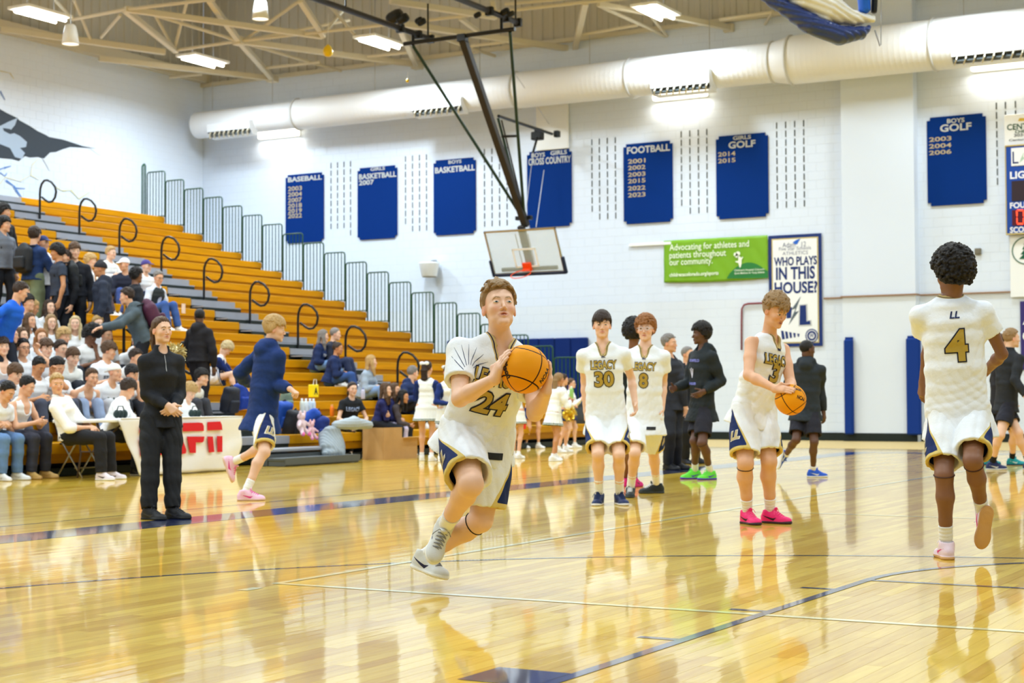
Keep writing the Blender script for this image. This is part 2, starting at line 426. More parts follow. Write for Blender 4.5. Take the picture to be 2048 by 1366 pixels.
strip('trim_pale_attack_line', [(-5.5,13.5),(2.,13.5)], .055, M_lline, .0018)
strip('trim_pale_dash', [(-5.46,6.79),(-5.46,6.93)], .07, M_lline, .0016)
strip('trim_lane_line', [(-2.73,1.5),(-2.73,8.74)], .052, M_line, .002)
strip('trim_free_throw_line', [(-2.73,8.74),(.93,8.74)], .05, M_line, .0021)
strip('trim_free_throw_arc', arc(-.9, 8.74, 1.83, -2, 182), .055, M_line, .0024)
for y in (6.25, 7.26, 8.25): strip('trim_lane_mark', [(-2.93,y),(-2.74,y)], .05, M_line, .0015)
strip('trim_lane_block', [(-3.06,5.16),(-2.76,5.16)], .3, M_line, .0015)
# end wall of painted blocks
def block_wall(name, axis, pos, lo, hi, z0, z1, single=None, sgn=-1):
    base = MB()
    if axis == 'y': base.box(((lo+hi)/2, pos+.1, (z0+z1)/2), ((hi-lo)/2, .1-.0, (z1-z0)/2))
    else: base.box((pos-.1, (lo+hi)/2, (z0+z1)/2), (.1, (hi-lo)/2, (z1-z0)/2))
    w = struct(name, base, M_joint)
    W, H, g, d = .4064, .2032, .0025, .003
    V = {0: [], 1: []}; Q = {0: [], 1: []}; n1 = 0
    tv = [(-W/2+g,0,-H/2+g),(W/2-g,0,-H/2+g),(W/2-g,0,H/2-g),(-W/2+g,0,H/2-g)]
    def blk(h0, h1, zc):
        a, b = h0+g, h1-g; e = .003
        o = [(a,0,zc-H/2+g),(b,0,zc-H/2+g),(b,0,zc+H/2-g),(a,0,zc+H/2-g)]; i = [(a+e,-d,zc-H/2+g+e),(b-e,-d,zc-H/2+g+e),(b-e,-d,zc+H/2-g-e),(a+e,-d,zc+H/2-g-e)]
        return o+i
    F = [(4,5,6,7),(0,1,5,4),(1,2,6,5),(2,3,7,6),(3,0,4,7)]
    sh = {}
    for r in range(int((z1-z0)/H)):
        zc = z0+(r+.5)*H; c = 0 if zc > 3.2 else 1
        h = lo+(W/2 if r%2 else 0)
        if r % 2: rows = [(lo, lo+W/2)]
        else: rows = []
        while h < hi-.05: rows.append((h, min(h+W, hi))); h += W
        for (a, b) in rows:
            if single and single(.5*(a+b), zc) and n1 < 300 and b-a > .3:
                L = round(b-a, 4)
                if (L, c) not in sh:
                    v = blk(-L/2, L/2, 0); 
                    if axis == 'x': v = [(-y_, x_, z_) for (x_, y_, z_) in v]
                    me = newmesh('wall_block', v, F if axis == 'y' else [q[::-1] for q in F]); me.materials.append(M_wall if c == 0 else M_cream); sh[L, c] = me
                m_ = (a+b)/2; link('wall_block', sh[L, c], None, w, (m_, pos, zc) if axis == 'y' else (pos, m_, zc)); n1 += 1; continue
            v = blk(a, b, zc); k = len(V[c])
            V[c] += [(p[0], pos+p[1], p[2]) for p in v] if axis == 'y' else [(pos-p[1], p[0], p[2]) for p in v]
            Q[c] += [tuple(k+i for i in q) for q in (F if axis == 'y' else [q[::-1] for q in F])]
    for c in (0, 1):
        if V[c]:
            o = link('wall_blocks', newmesh('wall_blocks', V[c], Q[c]), M_wall if c == 0 else M_cream, w); tag(o, kind='stuff')
    return w
WALL_E = block_wall('wall_end', 'y', YE, XL, 4.0, 0, 9.78, lambda h, z: -10.0 < h < -7.1 and 1.2 < z < 9.2)
WALL_L = block_wall('wall_left', 'x', XL, 4.0, YE, 0, 9.98, lambda h, z: 27.2 < h < 34.2 and 5.4 < z < 9.2)
def panelwall(name, m, boxes):
    mb = MB()
    for c, h in boxes: mb.box(c, h)
    return struct(name, mb, m)
panelwall('wall_right', M_wall, [((XR+.1, (YN+YE)/2, ROOF_Z/2), (.1, (YE-YN)/2, ROOF_Z/2))])
panelwall('wall_near', M_wall, [(((XL+XR)/2, YN-.1, ROOF_Z/2), ((XR-XL)/2, .1, ROOF_Z/2))])
panelwall('wall_end_east', M_wall, [(((4+XR)/2, YE+.1, ROOF_Z/2), ((XR-4)/2, .1, ROOF_Z/2))])
panelwall('wall_left_south', M_wall, [((XL-.1, (YN+4)/2, ROOF_Z/2), (.1, (4-YN)/2, ROOF_Z/2))])
# ribbed metal panels above the block work
def ribs(name, axis, pos, lo, hi, z0, z1):
    mb = MB(); n = int((hi-lo)/.3); P_ = []
    for i in range(n):
        a = lo+(hi-lo)*i/n; w = (hi-lo)/n; P_ += [(a, 0), (a+w*.42, 0), (a+w*.5, -.035), (a+w*.92, -.035)]
    P_.append((hi, 0)); v = []
    for (h, o) in P_:
        for z in (z0, z1): v.append((h, pos+o, z) if axis == 'y' else (pos-o, h, z))
    mb.add(v, [(2*i, 2*i+2, 2*i+3, 2*i+1) if axis == 'y' else (2*i, 2*i+1, 2*i+3, 2*i+2) for i in range(len(P_)-1)])
    return struct(name, mb, M_tan)
ribs('trim_panel_end', 'y', YE+.02, XL, 4, 9.78, ROOF_Z); ribs('trim_panel_left', 'x', XL-.02, 4, YE, 9.98, ROOF_Z)
struct('ceiling', MB().box(((XL+XR)/2, (YN+YE)/2, ROOF_Z+.1), ((XR-XL)/2+.2, (YE-YN)/2+.2, .1)), mat('roof_deck', (205,200,188), .7))
struct('trim_light_edge_left', MB().box((XL+.12, (4+YE)/2, 9.98), (.12, (YE-4)/2, .14)), M_truss)  # left beam stands in for the lamp light boundary along the wall top
struct('trim_eave_end', MB().box(((XL+4)/2, YE-.06, 9.78), ((4-XL)/2, .06, .05)), M_truss)
# base, pilaster, pads, trim pipe
def ey(x, y, Y=YE-.02): return onY(x, y, Y)
struct('baseboard_end', MB().box(((XL+4)/2, YE-.02, .09), ((4-XL)/2, .015, .09)), M_blk)
pl0, pl1 = ey(1687,700,35.4)[0], ey(1833,700,35.4)[0]
pil = struct('trim_pilaster', MB().box(((pl0+pl1)/2, 35.55, ROOF_Z/2), ((pl1-pl0)/2, .17, ROOF_Z/2)), M_wall)
struct('trim_pilaster_lower', MB().box(((pl0+pl1)/2, 35.545, 1.6), ((pl1-pl0)/2+.003, .17, 1.6)), M_cream)
struct('baseboard_pilaster', MB().box(((pl0+pl1)/2, 35.37, .09), ((pl1-pl0)/2+.01, .012, .09)), M_blk)
tp = struct('trim_pipe', MB().tube([(ey(1648,603)[0],YE-.04,3.2),(pl0-.04,YE-.04,3.2),(pl0-.03,35.34,3.2),(pl1+.03,35.34,3.2),(pl1+.03,YE-.04,3.2),(3,YE-.04,3.2)], .022, 8), mat('brown_pipe', (150,118,92), .5))
for x0, x1, lb in ((1689,1706,'narrow blue wall pad on the pillar edge nearer the player dribbling'), (1813,1841,'wider blue wall pad on the right edge of the pillar')):
    a, b = ey(x0,690,35.3)[0], ey(x1,690,35.3)[0]; t = thing('wall_pad', lb, 'wall pad', ((a+b)/2,35.3,.12))
    MB(t.location).box(((a+b)/2, 35.29, 1.2), ((b-a)/2, .07, 1.05), bev=.03).build('pad', M_pad, t)
    MB(t.location).box(((a+b)/2, 35.33, 2.27), ((b-a)/2*.9, .02, .03)).build('mounting_strip', M_pad, t)
def wall_pads():
    a, b = -22.0, ey(1172,800,35.5)[0]; n = 9; w = (b-a)/n
    for i in range(n):
        o = MB((a+w*(i+.5), YE-.08, .12)).box((a+w*(i+.5), YE-.08, 1.3), (w/2-.004, .07, 1.15), bev=.025).build('wall_pad', M_navy)
        tag(o, 'tall navy wall pad, '+('last of its row beside the white wall','second from the white wall, behind the trash can','third from the white wall, behind the cheerleaders','fourth from the white wall, behind the last guard panels','fifth from the white wall, seen through green guard bars','sixth from the white wall, hidden by player 24','seventh from the white wall, behind the guard panels','eighth from the white wall, low behind the bleachers','ninth and leftmost, behind the bleacher end')[n-1-i], 'wall pad', 'navy wall pads on the end wall')
wall_pads()
def loop_pipe():
    pts = [ey(1484,700), ey(1484,640), ey(1484.5,618), ey(1489,610), ey(1497,607.5), ey(1542,605.5)]
    pts = [np.array([p[0], YE-.05, p[2]]) for p in pts]
    tag(MB(pts[0]).tube(pts, .022, 8).build('conduit_pipe', mat('red_pipe', (132,52,58), .5), smooth=True), 'dark red pipe bent over beside the house banner on the wall', 'pipe')
loop_pipe()
# ------------------------------------------------------------------ boards, banners, lettering on the end wall
def wtext(parent, name, txt, x0, x1, y, hpx, m, Y=YE-.06, off=.02, shear=0., dep=.004, stroke=None):
    """lettering on the wall between two picture columns, centred on row y, hpx tall"""
    a, b = onY(x0, y, Y), onY(x1, y, Y); w = b[0]-a[0]; c = (a+b)/2; s = np.linalg.norm(onY((x0+x1)/2, y-hpx/2, Y)-onY((x0+x1)/2, y+hpx/2, Y))
    v, f = textmesh(txt, 1, off, shear); lo, hi = v.min(0), v.max(0); v = (v-(lo+hi)/2)/(hi-lo)*np.array([w, s])
    px, py, pz = (parent.location if parent is not None else (0,0,0))
    def mk(v, dY, mm, nm):
        co = np.column_stack([v[:,0]+c[0]-px, np.full(len(v), Y-dY-py), v[:,1]+c[2]-pz]); return link(nm, newmesh(nm, co, f), mm, parent)
    return mk(v, dep, m, name)
def board(x0, x1, yt, yb, label, texts):
    Y = YE-.02; xm = (x0+x1)/2
    zt, zb = onY(xm,yt,Y)[2], onY(xm,yb,Y)[2]; a, b = onY(x0,(yt+yb)/2,Y)[0], onY(x1,(yt+yb)/2,Y)[0]
    t = thing('sport_board', label, 'sign board', ((a+b)/2, Y, zb)); mb = MB(t.location); n = .07; cx = (a+b)/2
    mb.box((cx, Y-.012, (zt+zb)/2), ((b-a)/2, .012, (zt-zb)/2-n)).box((cx, Y-.012, zt-n/2), ((b-a)/2-n, .012, n/2)).box((cx, Y-.012, zb+n/2), ((b-a)/2-n, .012, n/2)); mb.build('panel', M_navyboard, t)
    for (s, u0, u1, yy, h, big) in texts: wtext(t, 'lettering', s, u0, u1, yy, h, M_silver if big else M_tanletter, Y-.026, .028 if big else .02)
    return t
yrs = lambda x0, x1, ys, names: [(s, x0, x1, y, 9, 0) for s, y in zip(names, ys)]
board(572,648,347.5,485, 'blue board headed BASEBALL with six years, leftmost of the wall boards', [('BASEBALL',576,644,357,10,1)]+yrs(576,604,[377,388.5,400,411,421.5,431.5],['2003','2004','2007','2018','2019','2022']))
board(716,795,333.5,478, 'blue board headed GIRLS BASKETBALL with the year 2007', [('GIRLS',741,770,337.5,7,1),('BASKETBALL',718,793,351,11,1),('2007',718,748,365,10,1)])
board(868,952,318,469, 'blue board headed BOYS BASKETBALL with no years below', [('BOYS',897,923,323.5,7,1),('BASKETBALL',870,950,338,12,1)])
board(1055,1144,301,454, 'blue board headed CROSS COUNTRY behind the basket mast', [('BOYS',1063,1090,310,9,1),('GIRLS',1101,1134,305,9,1),('CROSS COUNTRY',1057,1142,321,14,1)])
board(1248,1346,285,446, 'blue board headed FOOTBALL with six years listed', [('FOOTBALL',1254,1340,298,14,1)]+yrs(1256,1291,[322,335,348.5,361.5,376,389.5],['2001','2002','2003','2015','2022','2023']))
board(1433,1537,269,436, 'blue board headed GIRLS GOLF with years 2014 and 2015', [('GIRLS',1466,1502,275,8,1),('GOLF',1457,1511,288.5,14,1)]+yrs(1436,1471,[308,321],['2014','2015']))
board(1855,1973,231,409.5, 'blue board headed BOYS GOLF with three years, right of the pillar', [('BOYS',1894,1929,241,9,1),('GOLF',1880,1943,254.5,15,1)]+yrs(1858,1903,[278,291.5,304.5],['2003','2004','2006']))
# acoustic slots: columns of narrow slits in the block wall
def slots():
    cols = [((662,675,688,701),327,466), ((811,825,839,853),312,458), ((969,984,999,1014),302,450), ((1184,1199,1215,1231),282,434), ((1363,1380,1397,1414),266,422), ((1554,1572,1590,1608),248,412), ((1994,2012,2032),212,380)]
    for xs, yt, yb in cols:
        mb = MB()
        for x in xs:
            y = yt+6; k = 0
            z = math.floor(onY(x,yt,YE)[2]/.2032)*.2032+.1; zb = onY(x,yb,YE)[2]; X = onY(x,(yt+yb)/2,YE-.008)[0]
            while z > zb: mb.box((X, YE-.0085, z), (.011, .004, .073)); z -= .2032
        tag(mb.build('acoustic_slots', M_blk, WALL_E), kind='stuff')
slots()
def flat_px(mb, pts, Y, th=.002):
    """flat shape on a wall plane from its outline as seen, at real size"""
    p = [onY(x, y, Y) for x, y in pts]; mb.poly(p[::-1], (0,-1,0), th)
def build_at(mb, name, m, parent): return mb.build(name, m, parent)
def green_banner():
    Y = YE-.04; c = onY(1432,518,Y); t = thing('sponsor_banner', 'green vinyl banner with white wording about athletes and patients', 'banner', (c[0],Y,c[2]-.4))
    a, b = onY(1328,520,Y)[0], onY(1536,520,Y)[0]; zt = onY(1432,476,Y)[2]; zb = onY(1432,561,Y)[2]; V = []; Q = []; nx, nz = 40, 16
    for i in range(nx+1):
        for j in range(nz+1):
            x = a+(b-a)*i/nx; z = zb+(zt-zb)*j/nz; V.append((x-t.location[0], -.012+.012*math.sin(i*.9+j*.35)*math.sin(j*.4+i*.21), z-t.location[2]-.03*math.sin(math.pi*(i/nx))*(1-j/nz)))
    for i in range(nx):
        for j in range(nz): k = i*(nz+1)+j; Q.append((k, k+nz+1, k+nz+2, k+1))
    o = link('vinyl', newmesh('vinyl', V, Q, True), mat('banner_green', (122,172,36), .4), t); md = o.modifiers.new('s', 'SOLIDIFY'); md.thickness = .003
    Wt = mat('banner_white', (240,246,225), .5); Yt = Y-.03
    for s, x0, x1, y, h, o_ in (('Advocating for athletes and',1339,1498,493,17,.006),('patients throughout',1339,1452,510,17,.006),('our community.',1339,1425,525,16,.006),('childrenscolorado.org/sports',1339,1437,549,10,.022)): wtext(t, 'lettering', s, x0, x1, y, h, Wt, Yt, o_)
    mb = MB(t.location); pts = [(1453,557)]+[(1453+(84)*i/12, 557-32*math.sin(math.pi*(i/12*.93))**.75) for i in range(1,12)]+[(1536,542),(1536,556)]
    flat_px(mb, pts, Yt+.006); mb.build('green_hill', mat('banner_dark_green', (44,122,58), .45), t)
    for s, y in (("Children's Hospital Colorado",540),('Sports Medicine for Young Athletes',546)): wtext(t, 'lettering', s, 1469, 1529, y, 5, Wt, Yt-.002, .01)
    mb = MB(t.location); flat_px(mb, [(1479,535),(1477,526),(1471,524),(1471,522),(1476,522),(1477,517),(1474,515),(1475,513),(1480,513),(1483,516),(1485,513),(1486,515),(1483,520),(1483,528),(1481,535)], Yt-.004)
    for (x, y, r) in ((1471,509,4),(1476,507,4.5),(1474,512,4)): flat_px(mb, [(x+r*math.cos(q*.8), y+r*math.sin(q*.8)) for q in range(8)], Yt-.004)
    mb.build('figure_emblem', Wt, t)
green_banner()
def house_banner():
    Y = YE-.04; xm = 1591; a, b = onY(1538,580,Y)[0], onY(1644,580,Y)[0]; zt = onY(xm,469,Y)[2]; zb = onY(xm,693,Y)[2]
    t = thing('school_banner', 'tall white banner asking WHO PLAYS IN THIS HOUSE with navy border', 'banner', ((a+b)/2,Y,zb)); Nv = mat('print_navy', (20,46,110), .5); G = mat('print_gold', (196,178,120), .5)
    MB(t.location).box(((a+b)/2, Y, (zt+zb)/2), ((b-a)/2, .006, (zt-zb)/2)).build('border', Nv, t)
    MB(t.location).box(((a+b)/2, Y-.007, (zt+zb)/2), ((b-a)/2-.075, .003, (zt-zb)/2-.075)).build('border_line', G, t)
    MB(t.location).box(((a+b)/2, Y-.011, (zt+zb)/2), ((b-a)/2-.105, .003, (zt-zb)/2-.105)).build('face', M_white, t)
    Yt = Y-.014; gr = mat('print_grey', (120,124,150), .5)
    for s, x0, x1, y, h, m, o in (('Adam   12',1565,1612,489,10,gr,.0),('Five Star Schools',1558,1622,496.5,7,gr,.0),('ATHLETICS',1565,1616,506,7,gr,.0),('WHO PLAYS',1548,1634,522,18,Nv,.03),('IN THIS',1552,1630,546,26,Nv,.03),('HOUSE?',1549,1635,575,24,Nv,.03)): wtext(t, 'lettering', s, x0, x1, y, h, m, Yt, o)
    mb = MB(t.location); flat_px(mb, [(1585,485),(1592,480),(1601,477),(1598,482),(1594,489),(1589,488)], Yt-.004); mb.build('star_emblem', mat('print_blue', (40,100,200), .5), t)
    mb = MB(t.location); flat_px(mb, [(1602,592),(1582,620),(1591,617),(1577,650),(1598,622),(1590,624)], Yt-.004); mb.build('bolt_emblem', mat('print_bolt', (86,98,108), .5), t)
    for m_, pts, d in ((M_silver,[(1598,609),(1615,608),(1616,641),(1623,640),(1624,652),(1597,653)],.003),(Nv,[(1600,611),(1612,610),(1613,643),(1620,641),(1621,649),(1599,650)],.005),(Nv,[(1572,615),(1584,614),(1582,636),(1573,637)],.005)):
        mb = MB(t.location); flat_px(mb, pts, Yt-d); mb.build('block_letter', m_, t)
    for i in range(5):
        mb = MB(t.location); flat_px(mb, [(1562+i*8,661+i*1.5),(1567+i*8,662+i*1.4),(1570+i*7,678-i*1.2),(1564+i*8,679-i*1.2)], Yt-.003); mb.build('pennant_stripe', Nv, t)
    for r0, m_, d in ((14,Nv,.003),(11.5,M_white,.005),(10,Nv,.007),(6,M_white,.009)):
        mb = MB(t.location); flat_px(mb, [(1623.5+r0*.93*math.cos(q*.35), 671.5+r0*math.sin(q*.35)) for q in range(18)], Yt-d); mb.build('round_seal', m_, t)
    wtext(t, 'lettering', 'W', 1619, 1628, 671, 9, Nv, Yt-.01, .02)
house_banner()
def scoreboard():
    Y = YE-.18; X0 = onY(2012,380,Y)[0]; z = lambda y: onY(2030,y,Y)[2]; W_ = 2.6; cx = X0+W_/2
    t = thing('scoreboard', 'blue scoreboard with red digits cut by the right picture edge', 'scoreboard', (cx,YE-.02,z(468))); B = mat('score_blue', (24,70,160), .45)
    MB(t.location).box((cx, Y+.07, (z(291)+z(468))/2), (W_/2, .07, (z(291)-z(468))/2)).build('cabinet', B, t)
    MB(t.location).tube([(X0,Y-.005,z(291)),(X0+W_,Y-.005,z(291)),(X0+W_,Y-.005,z(468)),(X0,Y-.005,z(468))], .02, 4, close=True).build('gold_edge', mat('score_gold', (206,184,110), .4), t)
    MB(t.location).box((cx+.03, Y-.008, (z(296)+z(332))/2), (W_/2-.09, .008, (z(296)-z(332))/2), bev=.004).build('logo_panel', M_white, t)
    D = mat('score_dark', (52,40,48), .3); MB(t.location).box((cx+.03, Y-.008, (z(362)+z(402))/2), (W_/2-.09, .008, (z(362)-z(402))/2)).build('display', D, t)
    MB(t.location).box((cx+.03, Y-.008, (z(420)+z(451))/2), (W_/2-.09, .008, (z(420)-z(451))/2)).build('display', mat('score_red_dark', (84,24,40), .3), t)
    mW = mat('score_white', (240,240,245), .5)
    wtext(t, 'lettering', 'LIGHTNING', 2020, 2135, 347, 15, mW, Y-.001, .03); wtext(t, 'lettering', 'FOULS', 2020, 2066, 410, 12, mW, Y-.001, .03); wtext(t, 'lettering', 'SCORE', 2020, 2064, 459, 12, mW, Y-.001, .03)
    wtext(t, 'lettering', 'L', 2025, 2037, 315, 24, mat('print_navy', (20,46,110), .5), Y-.018, .0)
    mb = MB(t.location); flat_px(mb, [(2039,326),(2042,316),(2048,304),(2046,314),(2050,316),(2043,322)], Y-.02); mb.build('bolt_emblem', mat('pale_green_print', (176,200,180), .5), t)
    R_ = mat('score_led', (255,70,40), .5, emit=2.2); mb = MB(t.location)
    for x0 in (2034, 2054):
        for pts in ([(x0,419),(x0+13,419),(x0+11,422),(x0+2,422)],[(x0-2,421),(x0+1,423),(x0+1,432),(x0-1,433)],[(x0-1,435),(x0+1,436),(x0+1,445),(x0-1,447)],[(x0,449),(x0+13,449),(x0+11,446),(x0+2,446)],[(x0+14,421),(x0+14,433),(x0+12,432),(x0+12,423)],[(x0+14,435),(x0+14,447),(x0+12,445),(x0+12,436)]): flat_px(mb, pts, Y-.018)
    mb.build('digit', R_, t)
    Ys = YE-.06
    s = thing('sponsor_sign', 'white dealer sign mounted above the scoreboard', 'sign', (cx,Ys,z(289))); MB(s.location).box((cx+.02, Ys, (onY(2030,230,Ys)[2]+onY(2030,289,Ys)[2])/2), (W_/2+.06, .03, .33), bev=.01).build('panel', M_white, s)
    gm = mat('sign_green', (40,84,60), .5)
    wtext(s, 'lettering', 'CENTURY', 2014, 2086, 252, 12, gm, Ys-.035, .02); wtext(s, 'lettering', 'CHEVROLET', 2030, 2086, 261.5, 6, gm, Ys-.035, .02)
    wtext(s, 'lettering', '303-', 2028, 2050, 270, 6, gr_, Ys-.035); wtext(s, 'lettering', 'Century', 2018, 2054, 280, 6, gr_, Ys-.035)
    mb = MB(s.location); flat_px(mb, [(2036,242),(2039,236),(2062,236),(2060,242)], Ys-.034); mb.build('gold_emblem', mat('sign_gold', (214,176,60), .4), s)
    p = thing('sponsor_sign', 'white square sign with a green tree in a ring, under the scoreboard', 'sign', (cx,Ys,onY(2030,594,Ys)[2])); zt, zb = onY(2030,471,Ys)[2], onY(2030,594,Ys)[2]
    MB(p.location).box((X0+.04+1.25, Ys, (zt+zb)/2), (1.25, .02, (zt-zb)/2)).build('panel', M_white, p); tg = mat('tree_green', (24,92,66), .5)
    c = onY(2052,501,Ys-.024); MB(p.location).tube([c+.285*np.array([math.cos(q*.262),0,math.sin(q*.262)]) for q in range(24)], .012, 6, close=True).build('ring', tg, p)
    mb = MB(p.location)
    for k, (w, y0, y1) in enumerate(((5,478,490),(8,485,499),(11,494,509),(14,503,518))): flat_px(mb, [(2052,y0),(2052-w,y1),(2052+w,y1)], Ys-.023-k*.0015)
    mb.build('tree_emblem', tg, p)
    q = thing('wall_banner', 'dark purple banner at the right picture edge below the signs', 'banner', (X0+1,YE-.03,onY(2044,735,YE-.03)[2])); a = onY(2041,660,YE-.03)[0]
    MB(q.location).box((a+.6, YE-.035, (onY(2044,608,YE-.03)[2]+onY(2044,735,YE-.03)[2])/2), (.6, .006, .73)).build('cloth', mat('banner_purple', (54,44,110), .6), q)
    wtext(q, 'lettering', 'A', 2045, 2068, 640, 18, M_white, YE-.045, .02); wtext(q, 'lettering', 'C', 2045, 2068, 672, 22, M_white, YE-.045, .02)
gr_ = mat('sign_grey', (110,116,120), .5)
scoreboard()
c = onY(1956,503,YE-.04); o = MB(c).box(c, (.07,.03,.07), bev=.01).box(c+np.array([0,-.033,0]), (.04,.006,.04)).build('outlet_box', mat('box_brown', (120,114,98), .5)); tag(o, 'small grey electrical box on the bare wall right of the pillar', 'outlet')
c = onY(1300,488.5,YE-.04); tag(MB(c).box(c, (.55,.02,.035), bev=.008).build('wall_bracket', M_white), 'thin white shelf bracket just left of the green banner', 'bracket')
def speaker():
    c = onY(858,540,YE-.3); t = thing('wall_speaker', 'white tub-shaped speaker fixed to the end wall beside the basket', 'speaker', (c[0],YE-.02,c[2]))
    MB(t.location).lathe([(.0,-.17),(.19,-.17),(.2,-.16),(.255,.14),(.265,.16),(.265,.18),(.2,.2),(0,.2)], (c[0],YE-.29,c[2]), 24).build('housing', M_white, t, True)
    MB(t.location).lathe([(0,-.182),(.17,-.182),(.19,-.172)], (c[0],YE-.29,c[2]), 24).build('grille', mat('grille_tan', (150,140,116), .6), t)
    MB(t.location).box((c[0],YE-.06,c[2]+.22), (.05,.05,.05)).tube([(c[0],YE-.03,c[2]+.26),(c[0],YE-.2,c[2]+.22)], .02).build('bracket', M_metal, t)
speaker()
# ------------------------------------------------------------------ duct, wall lamps, ceiling lamps
def duct():
    Yc = 34.85; Z = 8.5; x = lambda p: onY(p, 200, Yc)[0]
    t = thing('air_duct', 'long white round air duct along the top of the end wall', 'duct', (x(1000),Yc,Z-.5)); R = rot(90,'y')
    segs = [(x(397),x(598),.36),(x(598),x(1035),.40),(x(1035),x(1265),.44),(x(1265),x(1548),.45)]
    def seg(a, b, r, r2=None):
        r2 = r2 or r; n = max(1, int((b-a)/.12)); mb = MB(t.location); pr = []
        for i in range(n+1):
            u = a+(b-a)*i/n; rr = r+(r2-r)*i/n; pr.append((rr, u))
            if i < n and r2 == r: pr += [(rr, u+(b-a)/n-.012), (rr+.0012, u+(b-a)/n-.006)]
        mb.lathe([(q[0], q[1]-(a+b)/2) for q in pr], ((a+b)/2, Yc, Z), 32, R); mb.build('duct_section', mat('duct_white', (236,238,242), .45), t, True)
    for a, b, r in segs: seg(a, b, r)
    seg(x(1548), x(1585), .45, .54); seg(x(1585), x(1872), .54); seg(x(1872), x(1872)+9, .55)
    MB(t.location).lathe([(0,0),(.3,0),(.35,.02),(.36,.05)], (x(397)-.05, Yc, Z), 32, R).build('end_cap', mat('duct_white', (236,238,242), .45), t, True)
    for p, r in ((598,.41),(1035,.45),(1265,.46),(1548,.46),(1585,.55),(1872,.56)):
        MB(t.location).lathe([(r,-.03),(r+.02,-.02),(r+.02,.02),(r,.03)], (x(p), Yc, Z), 32, R).build('joint_ring', mat('duct_ring', (205,206,206), .5), t, True)
    for p in (425, 545, 750, 960, 1180, 1420, 1690, 1930):
        MB(t.location).tube([(x(p),Yc,Z+.4),(x(p),Yc,ROOF_Z)], .008, 6).build('hanger_rod', M_metal, t)
    for p in (480, 893, 1380, 2000):
        w = .72 if p < 1900 else .85; cx = x(p); r = .4 if p < 1000 else .5; dx = MB(t.location)
        yF = Yc-r-.12; zt = Z-.14; zb = Z-r-.06
        v = []; prof = [(Yc-.12,Z-.05),(yF+.02,zt+.04),(yF,zt-.02),(yF+.02,zb+.14),(yF+.16,zb),(Yc-.15,zb-.02)]
        for X_ in (cx-w, cx+w): v += [(X_, y, z) for y, z in prof]
        n = len(prof); dx.add(v, [(i, i+1, n+i+1, n+i) for i in range(n-1) if i != 3]+[tuple(range(n))[::-1], tuple(range(n, 2*n))])
        d = dx.build('diffuser', mat('duct_white', (236,238,242), .45), t)
        MB(np.array(t.location)+np.array(d.location)).tube([(cx-w,yF-.005,zb+.16),(cx+w,yF-.005,zb+.16)], .018, 6)
        bk = MB(np.array(t.location)); bk.box((cx, yF+.12, zb+.08), (w-.03, .02, .07), rot(-42,'x')); o = bk.build('louvre_recess', M_dkgrey, t)
        for i in range(9):
            xx = cx-w+.08+i*(2*w-.16)/8; MB(t.location).box((xx, yF+.07, zb+.065), (.012, .085, .075), rot(-42,'x')@rot(25,'z')).build('louvre_blade', mat('blade_cream', (216,208,186), .5), t)
duct()
for x0, x1, yy, lb in ((518,598,267,'glowing wall lamp under the left end of the duct'),(1307,1415,188,'glowing wall lamp under the duct above the girls golf board'),(1943,2060,128,'glowing wall lamp under the duct by the right picture edge')):
    Y = YE-.12; a, b = onY(x0,yy,Y)[0], onY(x1,yy,Y)[0]; z = onY((x0+x1)/2,yy,Y)[2]; t = thing('wall_lamp', lb, 'lamp', ((a+b)/2,YE-.03,z))
    MB(t.location).box(((a+b)/2, YE-.04, z+.02), ((b-a)/2-.02, .035, .13)).build('housing', M_white, t)
    MB(t.location).box(((a+b)/2, YE-.13, z), ((b-a)/2, .055, .1), bev=.02).build('diffuser', M_lampw, t)
    l = area('wall_lamp_light', ((a+b)/2, YE-.22, z-.12), b-a, .12, 14, (1,.97,.88), 170)
for i, (x, y) in enumerate(LAMPS[:8]):
    lb = {0:'twin tube ceiling lamp over the bleachers, hung left of the yellow balloon',1:'twin tube ceiling lamp hung between the yellow balloon and basket pipes',2:'twin tube ceiling lamp at the top edge left of the folded curtain',3:'twin tube ceiling lamp in the top left corner above the mural'}.get(i)
    t = thing('ceiling_lamp', lb or 'twin tube ceiling lamp above the far court, outside the picture', 'lamp', (x,y,9.46), 0, None if lb else 'ceiling lamps beyond the frame')
    MB(t.location).box((x, y, 9.53), (.32, .66, .03)).build('reflector', M_white, t)
    for s in (-1, 1): MB(t.location).tube([(x+s*.15,y-.6,9.455),(x+s*.15,y+.6,9.455)], .04, 8).build('lamp_tube', M_lamp, t)
    MB(t.location).tube([(x,y-.4,9.55),(x,y-.4,ROOF_Z)], .008, 5).tube([(x,y+.4,9.55),(x,y+.4,ROOF_Z)], .008, 5).build('hanger_wire', M_metal, t)
for px, py, lb in ((141,69,'white bell shaped pendant lamp at the upper left above the mural'),(521,19,'white bell shaped pendant lamp above the yellow balloon')):
    c = PX(px, py, 33); t = thing('pendant_lamp', lb, 'lamp', c)
    MB(c).lathe([(.0,.2),(.08,.2),(.11,.17),(.14,.02),(.17,-.2),(.165,-.2),(.13,.0)], c, 24).build('shade', mat('bell_white', (236,238,240), .4), t, True)
    MB(c).lathe([(0,-.16),(.12,-.17),(.155,-.19)], c, 20).build('lens', mat('bell_glow', (255,250,240), .4, emit=1.2), t); MB(c).tube([c+np.array([0,0,.2]), (c[0],c[1],ROOF_Z)], .012, 6).build('stem', M_metal, t)
